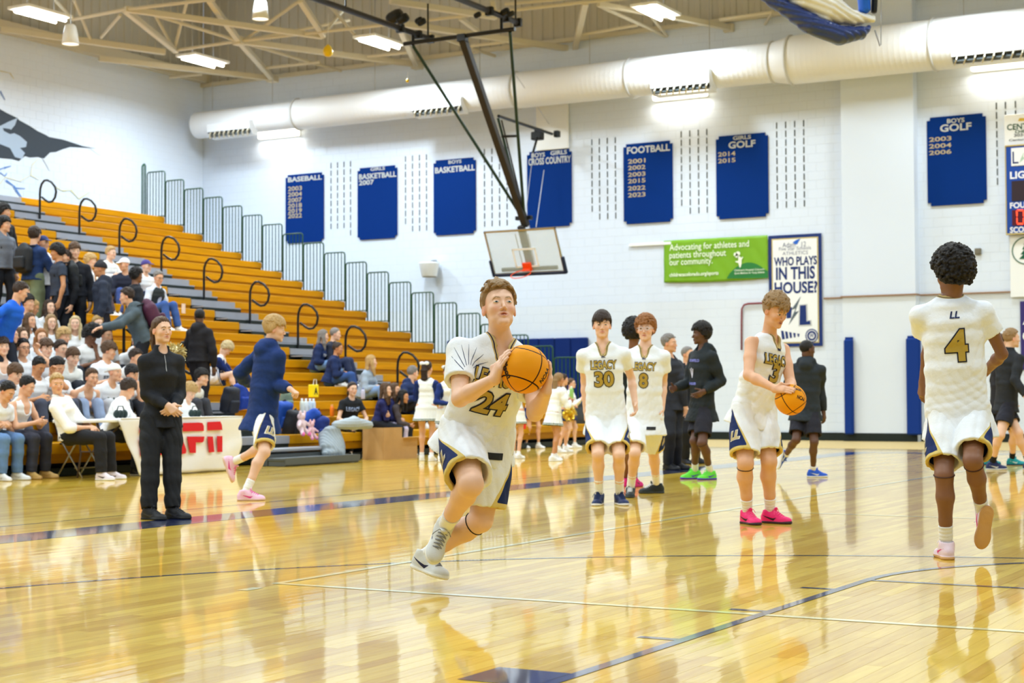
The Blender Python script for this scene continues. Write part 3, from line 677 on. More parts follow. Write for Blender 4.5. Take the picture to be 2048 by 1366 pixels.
# ------------------------------------------------------------------ roof trusses
def trusses():
    t = thing('roof_truss', 'cream painted steel roof truss framing across the top of the hall', 'roof truss', (-22,33,9.6)); n = lambda p, z: onZ(p[0], p[1], z)
    th = [((197,117),(545,157),9.6,9.6,.085),((478,82),(545,157),9.6,9.6,.085),((478,82),(840,130),9.6,9.6,.085),((796,47),(832,130),9.6,9.6,.08),((800,47),(1148,99),9.6,9.6,.085),((1171,4),(1150,97),9.6,9.6,.085),((1196,8),(1345,34),9.6,9.6,.07),
          ((250,20),(352,102),9.6,9.6,.08),((250,18),(645,73),9.6,9.6,.08),((780,2),(992,34),9.6,9.6,.08),((418,0),(478,82),9.9,9.6,.08),((600,0),(647,71),9.9,9.6,.08),((1290,22),(1462,56),9.6,9.6,.08),((0,58),(330,104),9.75,9.6,.09),((985,0),(992,34),9.9,9.6,.07),((920,36),(955,62),9.6,9.6,.06)]
    tn = [((348,101),(478,82),9.6,9.6),((478,82),(800,46),9.6,9.6),((854,40),(1171,4),9.6,9.6),((1171,4),(1260,-4),9.6,9.6),((145,39),(250,19),9.6,9.6),((250,19),(430,-2),9.6,9.6),((300,27),(478,82),9.7,9.6),((485,85),(682,142),9.7,9.6),((530,136),(640,124),9.6,9.6),((860,68),(990,112),9.7,9.6),((735,113),(815,105),9.6,9.6),((1195,10),(1293,54),9.7,9.6),((1282,8),(1334,72),9.8,9.6),((1293,54),(1330,72),9.6,9.6),((1160,70),(1275,50),9.6,9.6),((940,92),(1010,84),9.6,9.6),((148,0),(182,82),10.2,9.7),((110,0),(146,39),10.1,9.6),((202,75),(241,30),9.7,9.7),((375,0),(348,101),10.4,9.6),((598,2),(484,84),10.3,9.6),((484,82),(700,40),9.6,10.2),((340,155),(405,148),9.6,9.6),((645,72),(690,15),9.6,10.4),((310,30),(348,98),10.3,9.6),((1440,39),(1545,24),9.6,9.6),((1545,24),(1522,62),9.6,9.6),((650,0),(710,70),10.6,9.6),((1010,8),(1171,-6),10.,9.9)]
    for (a, b, za, zb, w) in th:
        A, B = n(a, za), n(b, zb); d = nrm(B-A); s = nrm(np.cross(d, (0,0,1))); u = np.cross(s, d); R = np.column_stack([d, s, u]); MB(t.location).box((A+B)/2, (np.linalg.norm(B-A)/2, w*.8, w*.8), R, bev=.01).build('chord', M_truss, t)
    for (a, b, za, zb) in tn: MB(t.location).tube([n(a, za), n(b, zb)], .04, 6).build('web_bar', M_truss, t)
    for p in ((545,157),(835,131),(1150,98),(1343,80),(1460,57),(478,82),(796,47)):
        c = n(p, 9.6); MB(t.location).box(c, (.13,.13,.1), bev=.02).build('bearing_plate', M_truss, t)
    for i, p in enumerate(range(180, 420, 24)):
        c = onY(p, 60, YE-.1); MB(t.location).box((c[0], YE-.12, 11.0), (.05,.06,1.2)).build('stud', M_truss, t)
    for x in (-26.,-22.,-18.,-14.,-10.,-6.,-2.): MB(t.location).box((x, 19, 11.9), (.08, 16.6, .25)).build('joist', M_truss, t)
trusses()
def balloon(px, py, d, h, lb, top):
    c = PX(px, py, d); t = thing('balloon', lb, 'balloon', c)
    MB(c).lathe([(0,.0),(.02,.01),(.06,.05),(.1,.11)] if 0 else [(.0,-h*.5),(h*.22,-h*.46),(h*.36,-h*.28),(h*.4,-h*.08),(h*.34,h*.14),(h*.2,h*.34),(h*.05,h*.47),(0,h*.5)], c, 16).build('balloon_skin', mat('balloon_yellow', (236,196,20), .35), t, True)
    MB(c).tube([c+np.array([0,0,h*.5]), c+np.array([.01,0,top])], .005, 5).build('string', M_white, t)
balloon(656, 101, 38, .3, 'yellow deflated balloon hanging from the roof truss', .85)
balloon(815, 161, 38.5, .1, 'tiny yellow balloon scrap caught on top of the duct', .2)
# ------------------------------------------------------------------ basket
def basket():
    Yt, Yb = 29.5, 32.15; A = onY(925,76,Yt); B = onY(1052,452,Yb); t = thing('basketball_hoop', 'ceiling hung basketball hoop with glass backboard and black folding mast', 'basketball hoop', A)
    def bar(name, p, q, r, m=M_black): MB(t.location).tube([p, q], r, 10).build(name, m, t)
    d = nrm(B-A); s = nrm(np.cross(d, (0,1,0))); MB(t.location).box((A+B)/2, (np.linalg.norm(B-A)/2, .075, .075), np.column_stack([d, s, np.cross(d, s)]), bev=.01).build('mast', mat('mast_black', (44,40,36), .45), t)
    L_, R_ = onY(808,88,Yt), onY(1030,58,Yt); bar('cross_bar', L_, R_, .045)
    bar('side_strut', onY(826,92,Yt), onY(1040,428,Yb-.15), .035, mat('strut_green', (26,50,36), .4)); bar('side_strut', onY(1020,64,Yt), onY(1048,428,Yb-.15), .035, mat('strut_green', (26,50,36), .4))
    bar('fold_brace', onY(996,236,31.6), onY(1050,446,Yb), .03, mat('strut_green', (26,50,36), .4)); bar('brace_link', onY(1004,273,31.7), onY(1034,272,31.6), .03); bar('fold_arm', onY(997,232,31.6), onY(1104,268,35.2), .035)
    bar('brace_rod', onY(1003,240,31.62), onY(1042,400,Yb), .018); bar('brace_rod', onY(1066,305,34.5), onY(1076,270,35.0), .03)
    MB(t.location).box(onY(1048,436,Yb-.02), (.2,.06,.045), bev=.01).build('mast_clamp', M_black, t); MB(t.location).box(onY(925,76,Yt), (.1,.08,.08), bev=.01).build('mast_clamp', M_black, t)
    for (px, py, Y, h) in ((1075,272,35.0,(.14,.1,.1)),(1078,262,35.0,(.09,.1,.05)),(1114,268,35.2,(.07,.07,.08))): MB(t.location).box(onY(px,py,Y), h, bev=.02).build('winch', M_black, t)
    # pipes to the roof
    zb = onY(826,66,Yt)[2]; X1 = onY(826,66,Yt)[0]; X2 = onY(1003,40,Yt)[0]
    for X_, z_ in ((X1, zb), (X2, onY(1003,32,Yt)[2])):
        bar('drop_link', (X_,Yt,z_-.28), (X_,Yt,z_), .035); MB(t.location).tube([(X_,Yt-9,z_),(X_,Yt+.75,z_)], .06, 10).build('ceiling_pipe', mat('mast_black', (44,40,36), .45), t, True)
        for dy in (.7, .2, -.5): MB(t.location).box((X_,Yt+dy,z_), (.09,.05,.09), bev=.015).build('pipe_clamp', M_black, t)
        for dy in (.6,-2.5,-6): bar('hanger', (X_,Yt+dy,z_), (X_,Yt+dy,9.6 if z_ < 9.6 else z_+.4), .02)
    for (px, py, s) in ((790,34,.19),(805,38,.14),(843,44,.1),(838,41,.09),(1010,24,.1),(1022,28,.08),(955,30,.08)):
        c = onY(px,py,Yt-.05); MB(t.location).lathe([(0,-s*.9),(s*.6,-s*.9),(s*.75,-s*.5),(s*.75,s*.5),(s*.6,s*.9),(0,s*.9)], c, 12, rot(70,'y')).build('motor', M_black, t, True)
    # wall plate and cables
    c = onY(1105,255,YE-.05); MB(t.location).box(c, (.45,.03,.55), bev=.01).build('wall_plate', M_white, t)
    for a, b in ((onY(1010,118,33.5), onY(1098,248,YE-.1)), (onY(1066,305,34.4), onY(1052,420,33.5)), (onY(1088,340,YE-.3), onY(1072,455,YE-.6))): bar('cable', a, b, .008, M_metal)
    # backboard, tilted a little because the frame is part folded
    TL, TR, BL, BR = onY(966,468,31.95), onY(1109,456,31.95), onY(985,547,32.4), onY(1138,540,32.4); ct = (TL+TR)/2; cb = (BL+BR)/2; v = nrm(ct-cb); u = np.array([1.,0,0]); v = nrm(v-u*(v@u)); nn = np.cross(u, v); c = (ct+cb)/2
    w, h = .915, .535; R = np.column_stack([u, v, nn]); nn = nn if nn[1] < 0 else -nn
    pl = lambda x, y, z=0.: c+u*x+v*y+nn*z
    MB(t.location).box(c, (w-.03, h-.03, .006), R).build('glass', M_glass, t)
    fr = MB(t.location)
    for cc, hh in ((pl(0,h-.018),(w,.018,.02)),(pl(0,-h+.018),(w,.018,.02)),(pl(-w+.018,0),(.018,h,.02)),(pl(w-.018,0),(.018,h,.02))): fr.box(cc, hh, R)
    fr.build('board_frame', M_metal, t)
    lt = MB(t.location)
    for cc, hh in ((pl(0,.06,.01),(.305,.022,.003)),(pl(0,-.36,.01),(.305,.022,.003)),(pl(-.285,-.15,.01),(.022,.22,.003)),(pl(.285,-.15,.01),(.022,.22,.003))): lt.box(cc, hh, R)
    lt.build('target_square', M_white, t)
    pd = MB(t.location); nv = mat('edge_pad_navy', (26,38,66), .5)
    pd.box(pl(0,-h-.01), (w+.02,.035,.04), R, bev=.012); pd.box(pl(-w-.01,-h+.16), (.035,.2,.04), R, bev=.012); pd.box(pl(w+.01,-h+.16), (.035,.2,.04), R, bev=.012); pd.build('edge_pad', nv, t)
    MB(t.location).box(pl(-.0,-.44,-.05), (.72,.045,.03), R, bev=.01).build('rear_brace', M_dkgrey, t)
    MB(t.location).box(pl(.0,.05,-.12), (.075,.52,.06), R, bev=.01).build('mast_foot', mat('mast_black', (44,40,36), .45), t)
    for sx in (-1,1): MB(t.location).tube([pl(sx*.16,.4,-.06), pl(sx*.16,-.35,-.06)], .012, 6).build('brace_rod', M_metal, t)
    rm = MB(t.location); rc = pl(0,-.39,.15+.235)
    rm.tube([rc+.229*(u*math.cos(q*.2618)+nn*math.sin(q*.2618)) for q in range(24)], .011, 8, close=True).build('rim', M_orange, t, True)
    MB(t.location).box(pl(0,-.36,.035), (.11,.1,.03), R, bev=.01).box(pl(0,-.4,.1), (.09,.012,.08), R).build('rim_bracket', M_orange, t)
basket()
# rolled divider curtain at the top edge
def curtain():
    D = 21.0; p = lambda x, y, dd=0.: PX(x, y, D+dd); t = thing('divider_curtain', 'gathered navy and white divider curtain hanging from the roof at upper right', 'curtain', p(1660,30))
    def drape(name, pts, r, m, seed, amp=.02):
        s = S(); n = [(p(x, y), a/156., b/156., CM[:,2]) for (x, y, a, b) in pts]; s.loft([(q[0], q[2], q[1], q[3]) for q in n], .03)
        a0, a1 = n[0][0], n[-1][0]; fd = nrm(np.cross(nrm(a1-a0), CM[:,2]))
        s.post = lambda P: amp*.7*wav(P, 14, seed, 6)+amp*.8*(1-np.abs(np.sin(44*_dot(P, a0, fd)+4*wav(P, 5, seed+1, 4))))-amp*.4
        return meshobj(name, s.mesh(.016), m, t)
    drape('navy_cloth', [(1500,-30,10,20),(1560,10,14,24),(1620,48,19,30),(1680,72,18,30),(1722,66,11,22),(1738,56,5,12)], 0, mat('curtain_navy', (44,62,122), .3, bump=.2, bscale=12), 5)
    drape('white_cloth', [(1560,-30,20,26),(1610,-2,24,34),(1660,20,26,36),(1710,36,14,26),(1748,38,5,10)], 0, mat('curtain_white', (226,224,216), .5), 9, .025)
    drape('blue_cloth', [(1726,-20,12,24),(1729,20,12,18)], 0, mat('curtain_blue', (24,92,196), .5), 4, .01)
    drape('black_strap', [(1750,-20,5,12),(1748,24,6,12)], 0, M_black, 6, .008)
    MB(t.location).tube([p(1500,-42), p(1800,-42)], .04, 8).build('carrier_pipe', M_metal, t); MB(t.location).tube([p(1762,-42), p(1762,90)], .006, 5).tube([p(1750,60), p(1760,92)], .01, 5).build('cord', M_metal, t)
curtain()
# mural on the left wall
def mural():
    X = XL+.012; t = thing('wall_mural', 'painted mural of a dark torn hole with lightning on the left wall', 'mural', onX(60,300,X))
    def pl(name, pts, m, d=0.):
        mb = MB(t.location); mb.poly([onX(x, y, X+d) for x, y in pts][::-1], (1,0,0), .003); mb.build(name, m, t)
    pl('dark_paint', [(-60,190),(0,218),(14,226),(35,236),(38,240),(60,252),(75,262),(92,270),(98,274),(125,279),(135,282),(150,287),(165,292),(192,297),(160,295),(140,294),(124,299),(112,304),(100,305),(88,317),(76,314),(60,315),(50,312),(38,322),(24,318),(0,316),(-60,330)], mat('mural_black', (52,60,70), .6))
    pl('ice_paint', [(-40,250),(0,252),(18,243),(35,236),(30,250),(20,262),(40,272),(54,284),(52,294),(40,296),(50,306),(44,318),(30,314),(20,296),(0,288),(-40,290)], mat('mural_ice', (168,184,204), .6), .004)
    pl('shade_paint', [(6,256),(20,258),(30,266),(20,268),(8,262)], mat('mural_black', (52,60,70), .6), .008)
    for nm, pts, w, m in (('blue_bolt',[(-5,340),(8,336),(22,332)],2,(96,136,196)),('blue_bolt',[(0,345),(10,352),(14,346)],1.5,(96,136,196)),('blue_bolt',[(12,361),(28,372),(32,380),(44,396)],2.5,(96,136,196)),('blue_bolt',[(28,376),(50,377)],1.8,(96,136,196)),('blue_bolt',[(0,182),(10,200)],2.5,(120,140,180)),
                      ('gold_bolt',[(0,368),(10,354),(40,362),(62,350),(78,360)],1.6,(224,220,196)),('gold_bolt',[(62,350),(64,330),(76,318)],1.6,(226,222,200)),('gold_bolt',[(108,372),(125,382),(142,380),(158,398),(180,384)],1.8,(214,208,170)),('crack',[(86,318),(100,342)],.8,(190,190,190)),('crack',[(180,297),(200,312)],.6,(190,190,190)),('gold_bolt',[(0,142),(20,146),(28,158)],1.2,(206,200,176))):
        for i in range(len(pts)-1):
            a, b = np.array(pts[i], float), np.array(pts[i+1], float); n_ = nrm([-(b-a)[1], (b-a)[0]])*w; q = [a+n_*.9, b+n_*.35, b-n_*.35, a-n_*.9]
            pl(nm, [tuple(z) for z in q], mat('mural_%d_%d_%d' % m, m, .6), .003+.0007*i)
mural()
# ------------------------------------------------------------------ bleachers
BX, RUN, RISE, Z0, NR = -15.5, .61, .2555, .44, 21
def rowz(k): return Z0+RISE*k
def rowx(k): return BX-RUN*k
def bleachers():
    secs = [('far bleacher section with bare orange wooden rows and green end guards',26.62,31.4),('middle bleacher section between the two stair aisles',20.42,25.26),('near bleacher section filled by students in white shirts',12.6,19.02)]
    for si, (lb, y0, y1) in enumerate(secs):
        t = thing('bleachers', lb, 'bleachers', (BX,(y0+y1)/2,0)); yc = (y0+y1)/2; hw = (y1-y0)/2; sh = {}
        def part(nm, key, mk, m, loc):
            if key not in sh: me_o = mk(MB()); o = me_o.build(nm, m, t, loc=(0,0,0)); sh[key] = o.data; o.location = loc
            else: link(nm, sh[key], None, t, loc)
        for k in range(NR):
            x, z = rowx(k)-BX, rowz(k)
            part('seat_board', 'a', lambda b: b.box((-.3,0,-.03), (.3,hw,.03), bev=.008), M_wood, (x,0,z))
            part('face_board', 'b', lambda b: b.box((-.012,0,-.085), (.012,hw,.055)), M_wood, (x+.004,0,z-.0))
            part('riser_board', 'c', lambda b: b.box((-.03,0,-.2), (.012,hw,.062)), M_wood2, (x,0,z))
        mb = MB(t.location)
        for k in range(NR): mb.box((rowx(k)-.32, yc, rowz(k)/2-.16), (.28, hw-.02, max(.05, rowz(k)/2-.12-.05)))
        mb.build('understructure', M_blk, t)
    # aisles
    for (lb, ya, yb, lo) in (('far stair aisle of grey steps with black gaps and hooped rails',25.26,26.62,0),('near stair aisle beside the seated students',19.02,20.42,0)):
        t = thing('aisle_stairs', lb, 'stairs', (BX,(ya+yb)/2,0)); yc = (ya+yb)/2; hw = (yb-ya)/2
        for k in range(NR):
            x, z = rowx(k), rowz(k)
            MB(t.location).box((x-.3, yc, z-.03), (.31, hw-.004, .015)).box((x-.0, yc, z-.08), (.015, hw-.004, .052)).build('tread', M_grey, t)
            MB(t.location).box((x-.02, yc, z-.195), (.015, hw-.004, .063)).build('gap_board', M_blk, t)
            if k: MB(t.location).box((x+.13, yc-.05, z-.165), (.15, hw*.86, .012)).build('half_step', M_grey, t)
            if k: MB(t.location).box((x+.27, yc-.05, z-.222), (.012, hw*.86, .045)).build('half_step_front', M_blk, t)
        mb = MB(t.location)
        for k in range(NR): mb.box((rowx(k)-.35, yc, rowz(k)/2-.05), (.25, hw-.02, max(.02, rowz(k)/2-.07)))
        mb.build('understructure', M_blk, t)
    fa, na = [o for o in bpy.data.objects if o.name.startswith('aisle_stairs')][:2]
    def rail(t, X, Y, z, s=1.):
        pr = [(0,-.28),(0,.62),(.01,.74),(.05,.84),(.13,.91),(.22,.91),(.34,.86),(.45,.75),(.48,.64),(.45,.52),(.37,.44),(.27,.43),(.18,.47),(.06,.55)]
        o = MB(t.location).tube([(X+a*s, Y, z+b*s) for a, b in pr], .024, 8).build('hoop_rail', M_black, t, True)
        MB((0,0,0)).tube([(0,0,0),(0,0,.1)], .05, 8).build('rail_foot', M_black, o, loc=(X-t.location[0]-o.location[0], Y-t.location[1]-o.location[1], z-.28-t.location[2]-o.location[2]))
    for px, py in ((80,360),(159,397),(239,437),(323,473),(408,517),(500,563),(596,608),(691,652),(795,704)):
        X = onY(px, py, 25.95)[0]; k = (BX-X)/RUN; rail(fa, X, 25.95, onY(px+10, py, 25.95)[2]-.92)
    for px, py in ((140,566),(248,612),(352,684)):
        X = onY(px, py, 19.7)[0]; rail(na, X, 19.7, onY(px+12, py, 19.7)[2]-.92)
    # end guards of the far section
    b0 = [o for o in bpy.data.objects if o.name.startswith('bleachers')][0]
    fr = []; r = .06; w = RUN-.03; Hh = 1.16
    fr = [(0,0,0),(0,0,Hh-r),(r*.3,0,Hh-r*.3),(r,0,Hh),(w-r,0,Hh),(w-r*.3,0,Hh-r*.3),(w,0,Hh-r),(w,0,0)]
    gm = bm_ = None
    for k in range(1, NR):
        loc = np.array([rowx(k)-RUN+.015, 31.42, rowz(k)])-np.array(b0.location)
        if gm is None:
            o = MB().tube(fr, .017, 6).tube([(0,0,.03),(w,0,.03)], .014, 6).build('guard_panel', M_green, b0, True, loc=(0,0,0)); gm = o.data; bm_ = MB().tube([(0,0,.03),(0,0,Hh)], .011, 5).build('bar', M_green, o, loc=(0,0,0)); bm_d = bm_.data; bpy.data.objects.remove(bm_)
        else: o = link('guard_panel', gm, None, b0)
        o.location = loc
        for i in range(1, 6): link('guard_bar', bm_d, None, o, (w*i/6, 0, 0))
    o = MB().tube([(0,-.0,0),(0,0,1.3),(0,.04,1.36),(0,.1,1.38)], .02, 6).tube([(0,.12,0),(0,.12,1.34),(0,.08,1.38)], .02, 6).tube([(0,.06,.0),(0,.06,1.37)], .012, 6).build('guard_panel', M_green, b0, loc=np.array([rowx(NR-1)-RUN-.05, 31.3, rowz(NR-1)])-np.array(b0.location))
    # low steps and box at the foot of the near aisle
    t = thing('portable_steps', 'low dark grey portable steps on the floor behind the running player', 'steps', (BX+.35,20.3,0))
    for i in range(2): MB(t.location).box((BX+.62-.3*i, 20.25, .1+.13*i), (.16, .95, .025), bev=.01).build('step_tread', M_grey if i else M_dkgrey, t)
    MB(t.location).box((BX+.62, 20.25, .045), (.15, .94, .04)).box((BX+.3, 20.25, .09), (.15, .94, .085)).build('step_body', M_dkgrey, t)
    MB(t.location).box((BX+.785, 20.25, .075), (.012, .95, .05)).build('step_nosing', M_dkgrey, t)
bleachers()
print('env', round(time.time()-T0,1))
# ------------------------------------------------------------------ people
UP = np.array([0.,0.,1.])
def solve(par, x, y, L, s):
    """point on the sight line of (x, y) at bone length L from its parent joint; s=-1 nearer, +1 farther"""
    r = ray(x, y); o = CC-par; a = r@r; b = o@r; c = o@o-L*L; d = b*b-a*c
    t = (-b+s*math.sqrt(d))/a if d > 0 else -b/a
    return CC+r*t
def ik(A, T, L1, L2, pole):
    A = np.array(A, float); T = np.array(T, float); v = T-A; d = np.linalg.norm(v); v = v/d
    if d > (L1+L2)*.995: d = (L1+L2)*.995; T = A+v*d
    if d < abs(L1-L2)*1.05+.01: d = abs(L1-L2)*1.05+.01; T = A+v*d
    a = (L1*L1-L2*L2+d*d)/(2*d); h = math.sqrt(max(L1*L1-a*a, 0)); p = np.array(pole, float); p = nrm(p-v*(p@v))
    return A+v*a+p*h, T
def facing(phi): v = camdir(math.sin(math.radians(phi)), 0, math.cos(math.radians(phi))); v[2] = 0; return nrm(v)
def headframe(f, roll=0.):
    f = nrm(f); r = nrm(np.cross(f, UP)); u = np.cross(r, f); a = math.radians(roll); r, u = r*math.cos(a)+u*math.sin(a), u*math.cos(a)-r*math.sin(a)
    return np.column_stack([r, f, u])
def hdir(phi, pitch): f = facing(phi)*math.cos(math.radians(pitch)); f[2] += math.sin(math.radians(pitch)); return nrm(f)
# ---- hands
def hand(s, J, sd, k):
    W = J[sd+'W']; E = J[sd+'E']; h = J.get('hand'+sd, {}); d = nrm(h.get('d', W-E)); n = h.get('n')
    if n is None: n = J['F']*.3-(J['sS']*(1 if sd == 'L' else -1))
    n = nrm(np.asarray(n, float)-d*(np.asarray(n, float)@d)); l = np.cross(d, n)*(1 if sd == 'R' else -1)
    curl = h.get('curl', 22); grip = h.get('grip'); spr = h.get('spread', .12)
    def prj(p, r): 
        if grip is None: return p
        c, R = grip; return c+nrm(p-c)*(R+r)
    W = W-d*.005*k
    for i, (la, kn, segs, r) in enumerate(((.030,.086,(.041,.025,.02),.0092),(.0105,.09,(.045,.029,.021),.0095),(-.0105,.085,(.042,.027,.02),.009),(-.029,.076,(.033,.02,.018),.0082))):
        p0 = W+(l*la*.5)*k; p1 = W+(d*kn+l*la)*k
        if grip is not None: p1 = prj(p1, .012)
        s.cone(p0, p1, .016*k, .0125*k, .018)
        dd = nrm(d+l*la*spr*18*(1 if grip is None else 2.2)); p = p1; a = 0
        if grip is not None: dd = nrm(dd-nrm(p1-grip[0])*(dd@nrm(p1-grip[0])))
        for j, sl in enumerate(segs):
            if grip is None: a += curl*(1,1.15,.8)[j]*(1+.12*i); q = p+(dd*math.cos(math.radians(a))+n*math.sin(math.radians(a)))*sl*k
            else: q = prj(p+dd*sl*k, r*.9); dd = nrm(q-p)
            s.cone(p, q, r*k*(1-.08*j), r*k*(.92-.1*j), .005); p = q
    p = W+(d*.02+l*.012)*k; t = nrm(d*.62+l*.75+n*.25)
    for j, (sl, r) in enumerate(((.042,.0145),(.032,.011),(.026,.0098))):
        q = p+t*sl*k
        if grip is not None and j > 0: q = prj(q, .01)
        s.cone(p, q, r*k, r*k*.9, .01 if j == 0 else .005); p = q; t = nrm(t+(d*.25+n*(.15 if grip is None else .3)))
    return W+d*.09*k
# ---- body
def torso_nodes(J, e=0., hem=None, top=.97):
    P, N = J['P'], J['N']; b = J['b']; k = J['k']; fem = J['fem']; f = lambda t: P+(N-P)*t; sd = lambda t: nrm(J['sH']*(1-t)+J['sS']*t)
    Fd = lambda t: np.cross(sd(t), nrm(N-P))
    W = ((-.12,.118,.09,0),(.06,.158,.108,0),(.4,.128,.098,.0),(.66,.146,.110,.012),(.80,.142,.10,.0),(.93,.085,.075,-.01)) if not fem else ((-.12,.12,.09,0),(.04,.165,.112,0),(.4,.115,.088,.0),(.64,.130,.112,.015),(.80,.122,.09,.0),(.93,.07,.065,-.01))
    nd = []
    if hem is not None: nd.append((f(hem), (W[1][1]*b+e*1.15)*k+max(0,-hem)*.19, (W[1][2]*b+e*1.15)*k+max(0,-hem)*.30, sd(0)))
    for (t, w, d, o) in W:
        if hem is not None and (t < -.05 or t <= hem+.05): continue
        if hem is not None and hem < -.03 and t == .4: w, d = (.146, .108) if not fem else (w, d)
        nd.append((f(t)+Fd(t)*o*k, (w*b+e)*k, (d*b+e)*k, sd(max(0,t))))
    return nd
HEADP = [('e',(0,-.012,.038),(.074,.094,.082),.02),('e',(0,.012,-.02),(.062,.072,.082),.03),('e',(0,.024,-.070),(.054,.056,.034),.02),('e',(0,.066,-.096),(.026,.019,.016),.02),
         ('e',(.036,.05,-.022),(.026,.028,.026),.02),('e',(-.036,.05,-.022),(.026,.028,.026),.02),('c',(0,.080,.014),(0,.102,-.029),.0055,.0088,.008),('e',(.011,.090,-.034),(.0072,.009,.0065),.005),('e',(-.011,.090,-.034),(.0072,.009,.0065),.005),
         ('c',(-.034,.072,.030),(.034,.072,.030),.013,.013,.015),('s',(.031,.097,.007),(.019,.017,.011),.012),('s',(-.031,.097,.007),(.019,.017,.011),.012),('e',(.031,.070,.006),(.0165,.0145,.0125),.004),('e',(-.031,.070,.006),(.0165,.0145,.0125),.004),
         ('c',(-.022,.077,-.057),(0,.0865,-.053),.0035,.0058,.008),('c',(.022,.077,-.057),(0,.0865,-.053),.0035,.0058,.008),('c',(-.018,.078,-.065),(.0,.0850,-.067),.004,.0064,.008),('c',(.018,.078,-.065),(0,.0850,-.067),.004,.0064,.008),
         ('x',(-.023,.084,-.0600),(.023,.084,-.0600),.0030,.0030,.003)]
def body_sdf(J, hand_on=True, mouth=0):
    s = S(); k = J['k']; b = J['b']; P, N, hc, R = J['P'], J['N'], J['hc'], J['hR']; up = nrm(N-P); th = .93 if J['fem'] else 1.
    s.loft(torso_nodes(J), .03)
    for sd, sg in (('L',1),('R',-1)):
        A, E, W = J[sd+'S'], J[sd+'E'], J[sd+'W']; m = J['mus']*th
        s.cone(N-up*.075*k, A, .046*k, .044*k*m, .04); s.cone(N+up*.035*k, A*.62+(N-up*.06*k)*.38+up*.012*k, .032*k, .030*k*m, .035)
        s.chain([A, A+(E-A)*.45, E, E+(W-E)*.3, W], [.046*k*m,.044*k*m,.036*k*m,.039*k*m,.026*k], .02)
        if hand_on: J['hand_tip'+sd] = hand(s, J, sd, J['hk'])
        Hh, K, An = J[sd+'H'], J[sd+'K'], J[sd+'A']; fw = J['F']
        cb = np.cross(nrm(An-K), nrm(np.cross(nrm(An-K), fw)+1e-4)); cb = nrm(cb); cb = cb if cb@fw < 0 else -cb
        s.chain([Hh, Hh+(K-Hh)*.5, K], [.088*k*b*m,.074*k*m,.056*k*m], .03); s.chain([K, K+(An-K)*.3+cb*.012*k, K+(An-K)*.65, An], [.054*k*m,.056*k*m,.040*k*m,.035*k], .02)
        s.ell(K-cb*.02*k, np.array([.04,.04,.045])*k, None, .03)
    s.cone(N-up*.05*k, hc+R@np.array([0,-.030,-.055])*k, .059*k*(.86 if J['fem'] else 1), .049*k*(.86 if J['fem'] else 1), .014)
    for h in HEADP:
        T = lambda p: hc+R@np.array(p)*k
        if h[0] == 'e': s.ell(T(h[1]), np.array(h[2])*k, R, h[3])
        elif h[0] == 'c': s.cone(T(h[1]), T(h[2]), h[3]*k, h[4]*k, h[5])
        elif h[0] == 's': s.ell(T(h[1]), np.array(h[2])*k, R, h[3], 's')
        elif h[0] == 'x': s.cone(T(h[1]), T(h[2]), h[3]*k, h[4]*k, h[5], 's')
    if mouth: s.ell(hc+R@np.array([0,.090,-.0605])*k, np.array([.018,.018,.0044*mouth])*k, R, .003, 's')
    for sg in (-1, 1):
        Re = R@rot(sg*18,'z')@rot(-12,'x'); c = hc+R@np.array([sg*.077,-.010,-.004])*k; s.ell(c, np.array([.0085,.018,.031])*k, Re, .006); s.ell(c+R@np.array([sg*.008,.004,.004])*k, np.array([.005,.009,.017])*k, Re, .004, 's')
    return s
def hloc(J, V): return ((V-J['hc'])@J['hR'])/J['k']
def body_attrs(J):
    def lip(V): q = hloc(J, V); return np.clip(1.25-np.sqrt((q[:,0]/.0265)**2+((q[:,2]+.0605)/.0125)**2), 0, 1)*.8*(q[:,1] > .06)
    def brow(V):
        q = hloc(J, V); x = np.abs(q[:,0]); zc = .0245+.006*np.clip((x-.012)/.02, 0, 1)-.014*np.clip((x-.034)/.02, 0, 1); return np.clip((.0048-np.abs(q[:,2]-zc))/.002, 0, 1)*np.clip((x-.011)/.003, 0, 1)*np.clip((.050-x)/.004, 0, 1)*(q[:,1] > .045)
    def flush(V):
        q = hloc(J, V); x = np.abs(q[:,0]); a = np.exp(-((x-.038)/.018)**2-((q[:,2]+.028)/.02)**2)*(q[:,1] > .03); e = np.exp(-((x-.082)/.014)**2)*(np.abs(q[:,2]) < .04)*(q[:,1] < .03)*(q[:,1] > -.05); return np.clip(a*.4+e*.5+.12*np.exp(-(x/.012)**2-((q[:,2]+.034)/.012)**2)*(q[:,1] > .09), 0, 1)
    return {'lip': lip, 'brow': brow, 'flush': flush}
SKIN = {'fair': ((232,188,160),(190,96,88),(226,140,120)), 'light': ((224,172,138),(178,92,78),(214,128,102)), 'tan': ((198,140,98),(150,80,66),(186,108,80)), 'brown': ((130,88,64),(104,60,52),(122,72,56)), 'dark': ((98,66,50),(92,50,44),(100,58,44))}
HAIRC = {'brown': (92,66,44), 'dkbrown': (56,40,30), 'black': (26,22,22), 'blond': (196,160,104), 'ltbrown': (160,128,88), 'platinum': (214,192,146), 'grey': (136,130,126), 'ginger': (158,104,58)}
def skinmat(tone, hairc):
    b, l, f = SKIN[tone]; hc_ = HAIRC[hairc]; br = tuple(int(a*.75+c*.25*.7) for a, c in zip(hc_, b))
    return mat('skin_%s_%s' % (tone, hairc), b, .48, var=.05, vscale=9, layers=(('~flush', f), ('~lip', l), ('~brow', br)), sss=0., spec=.4)
_eye = {}
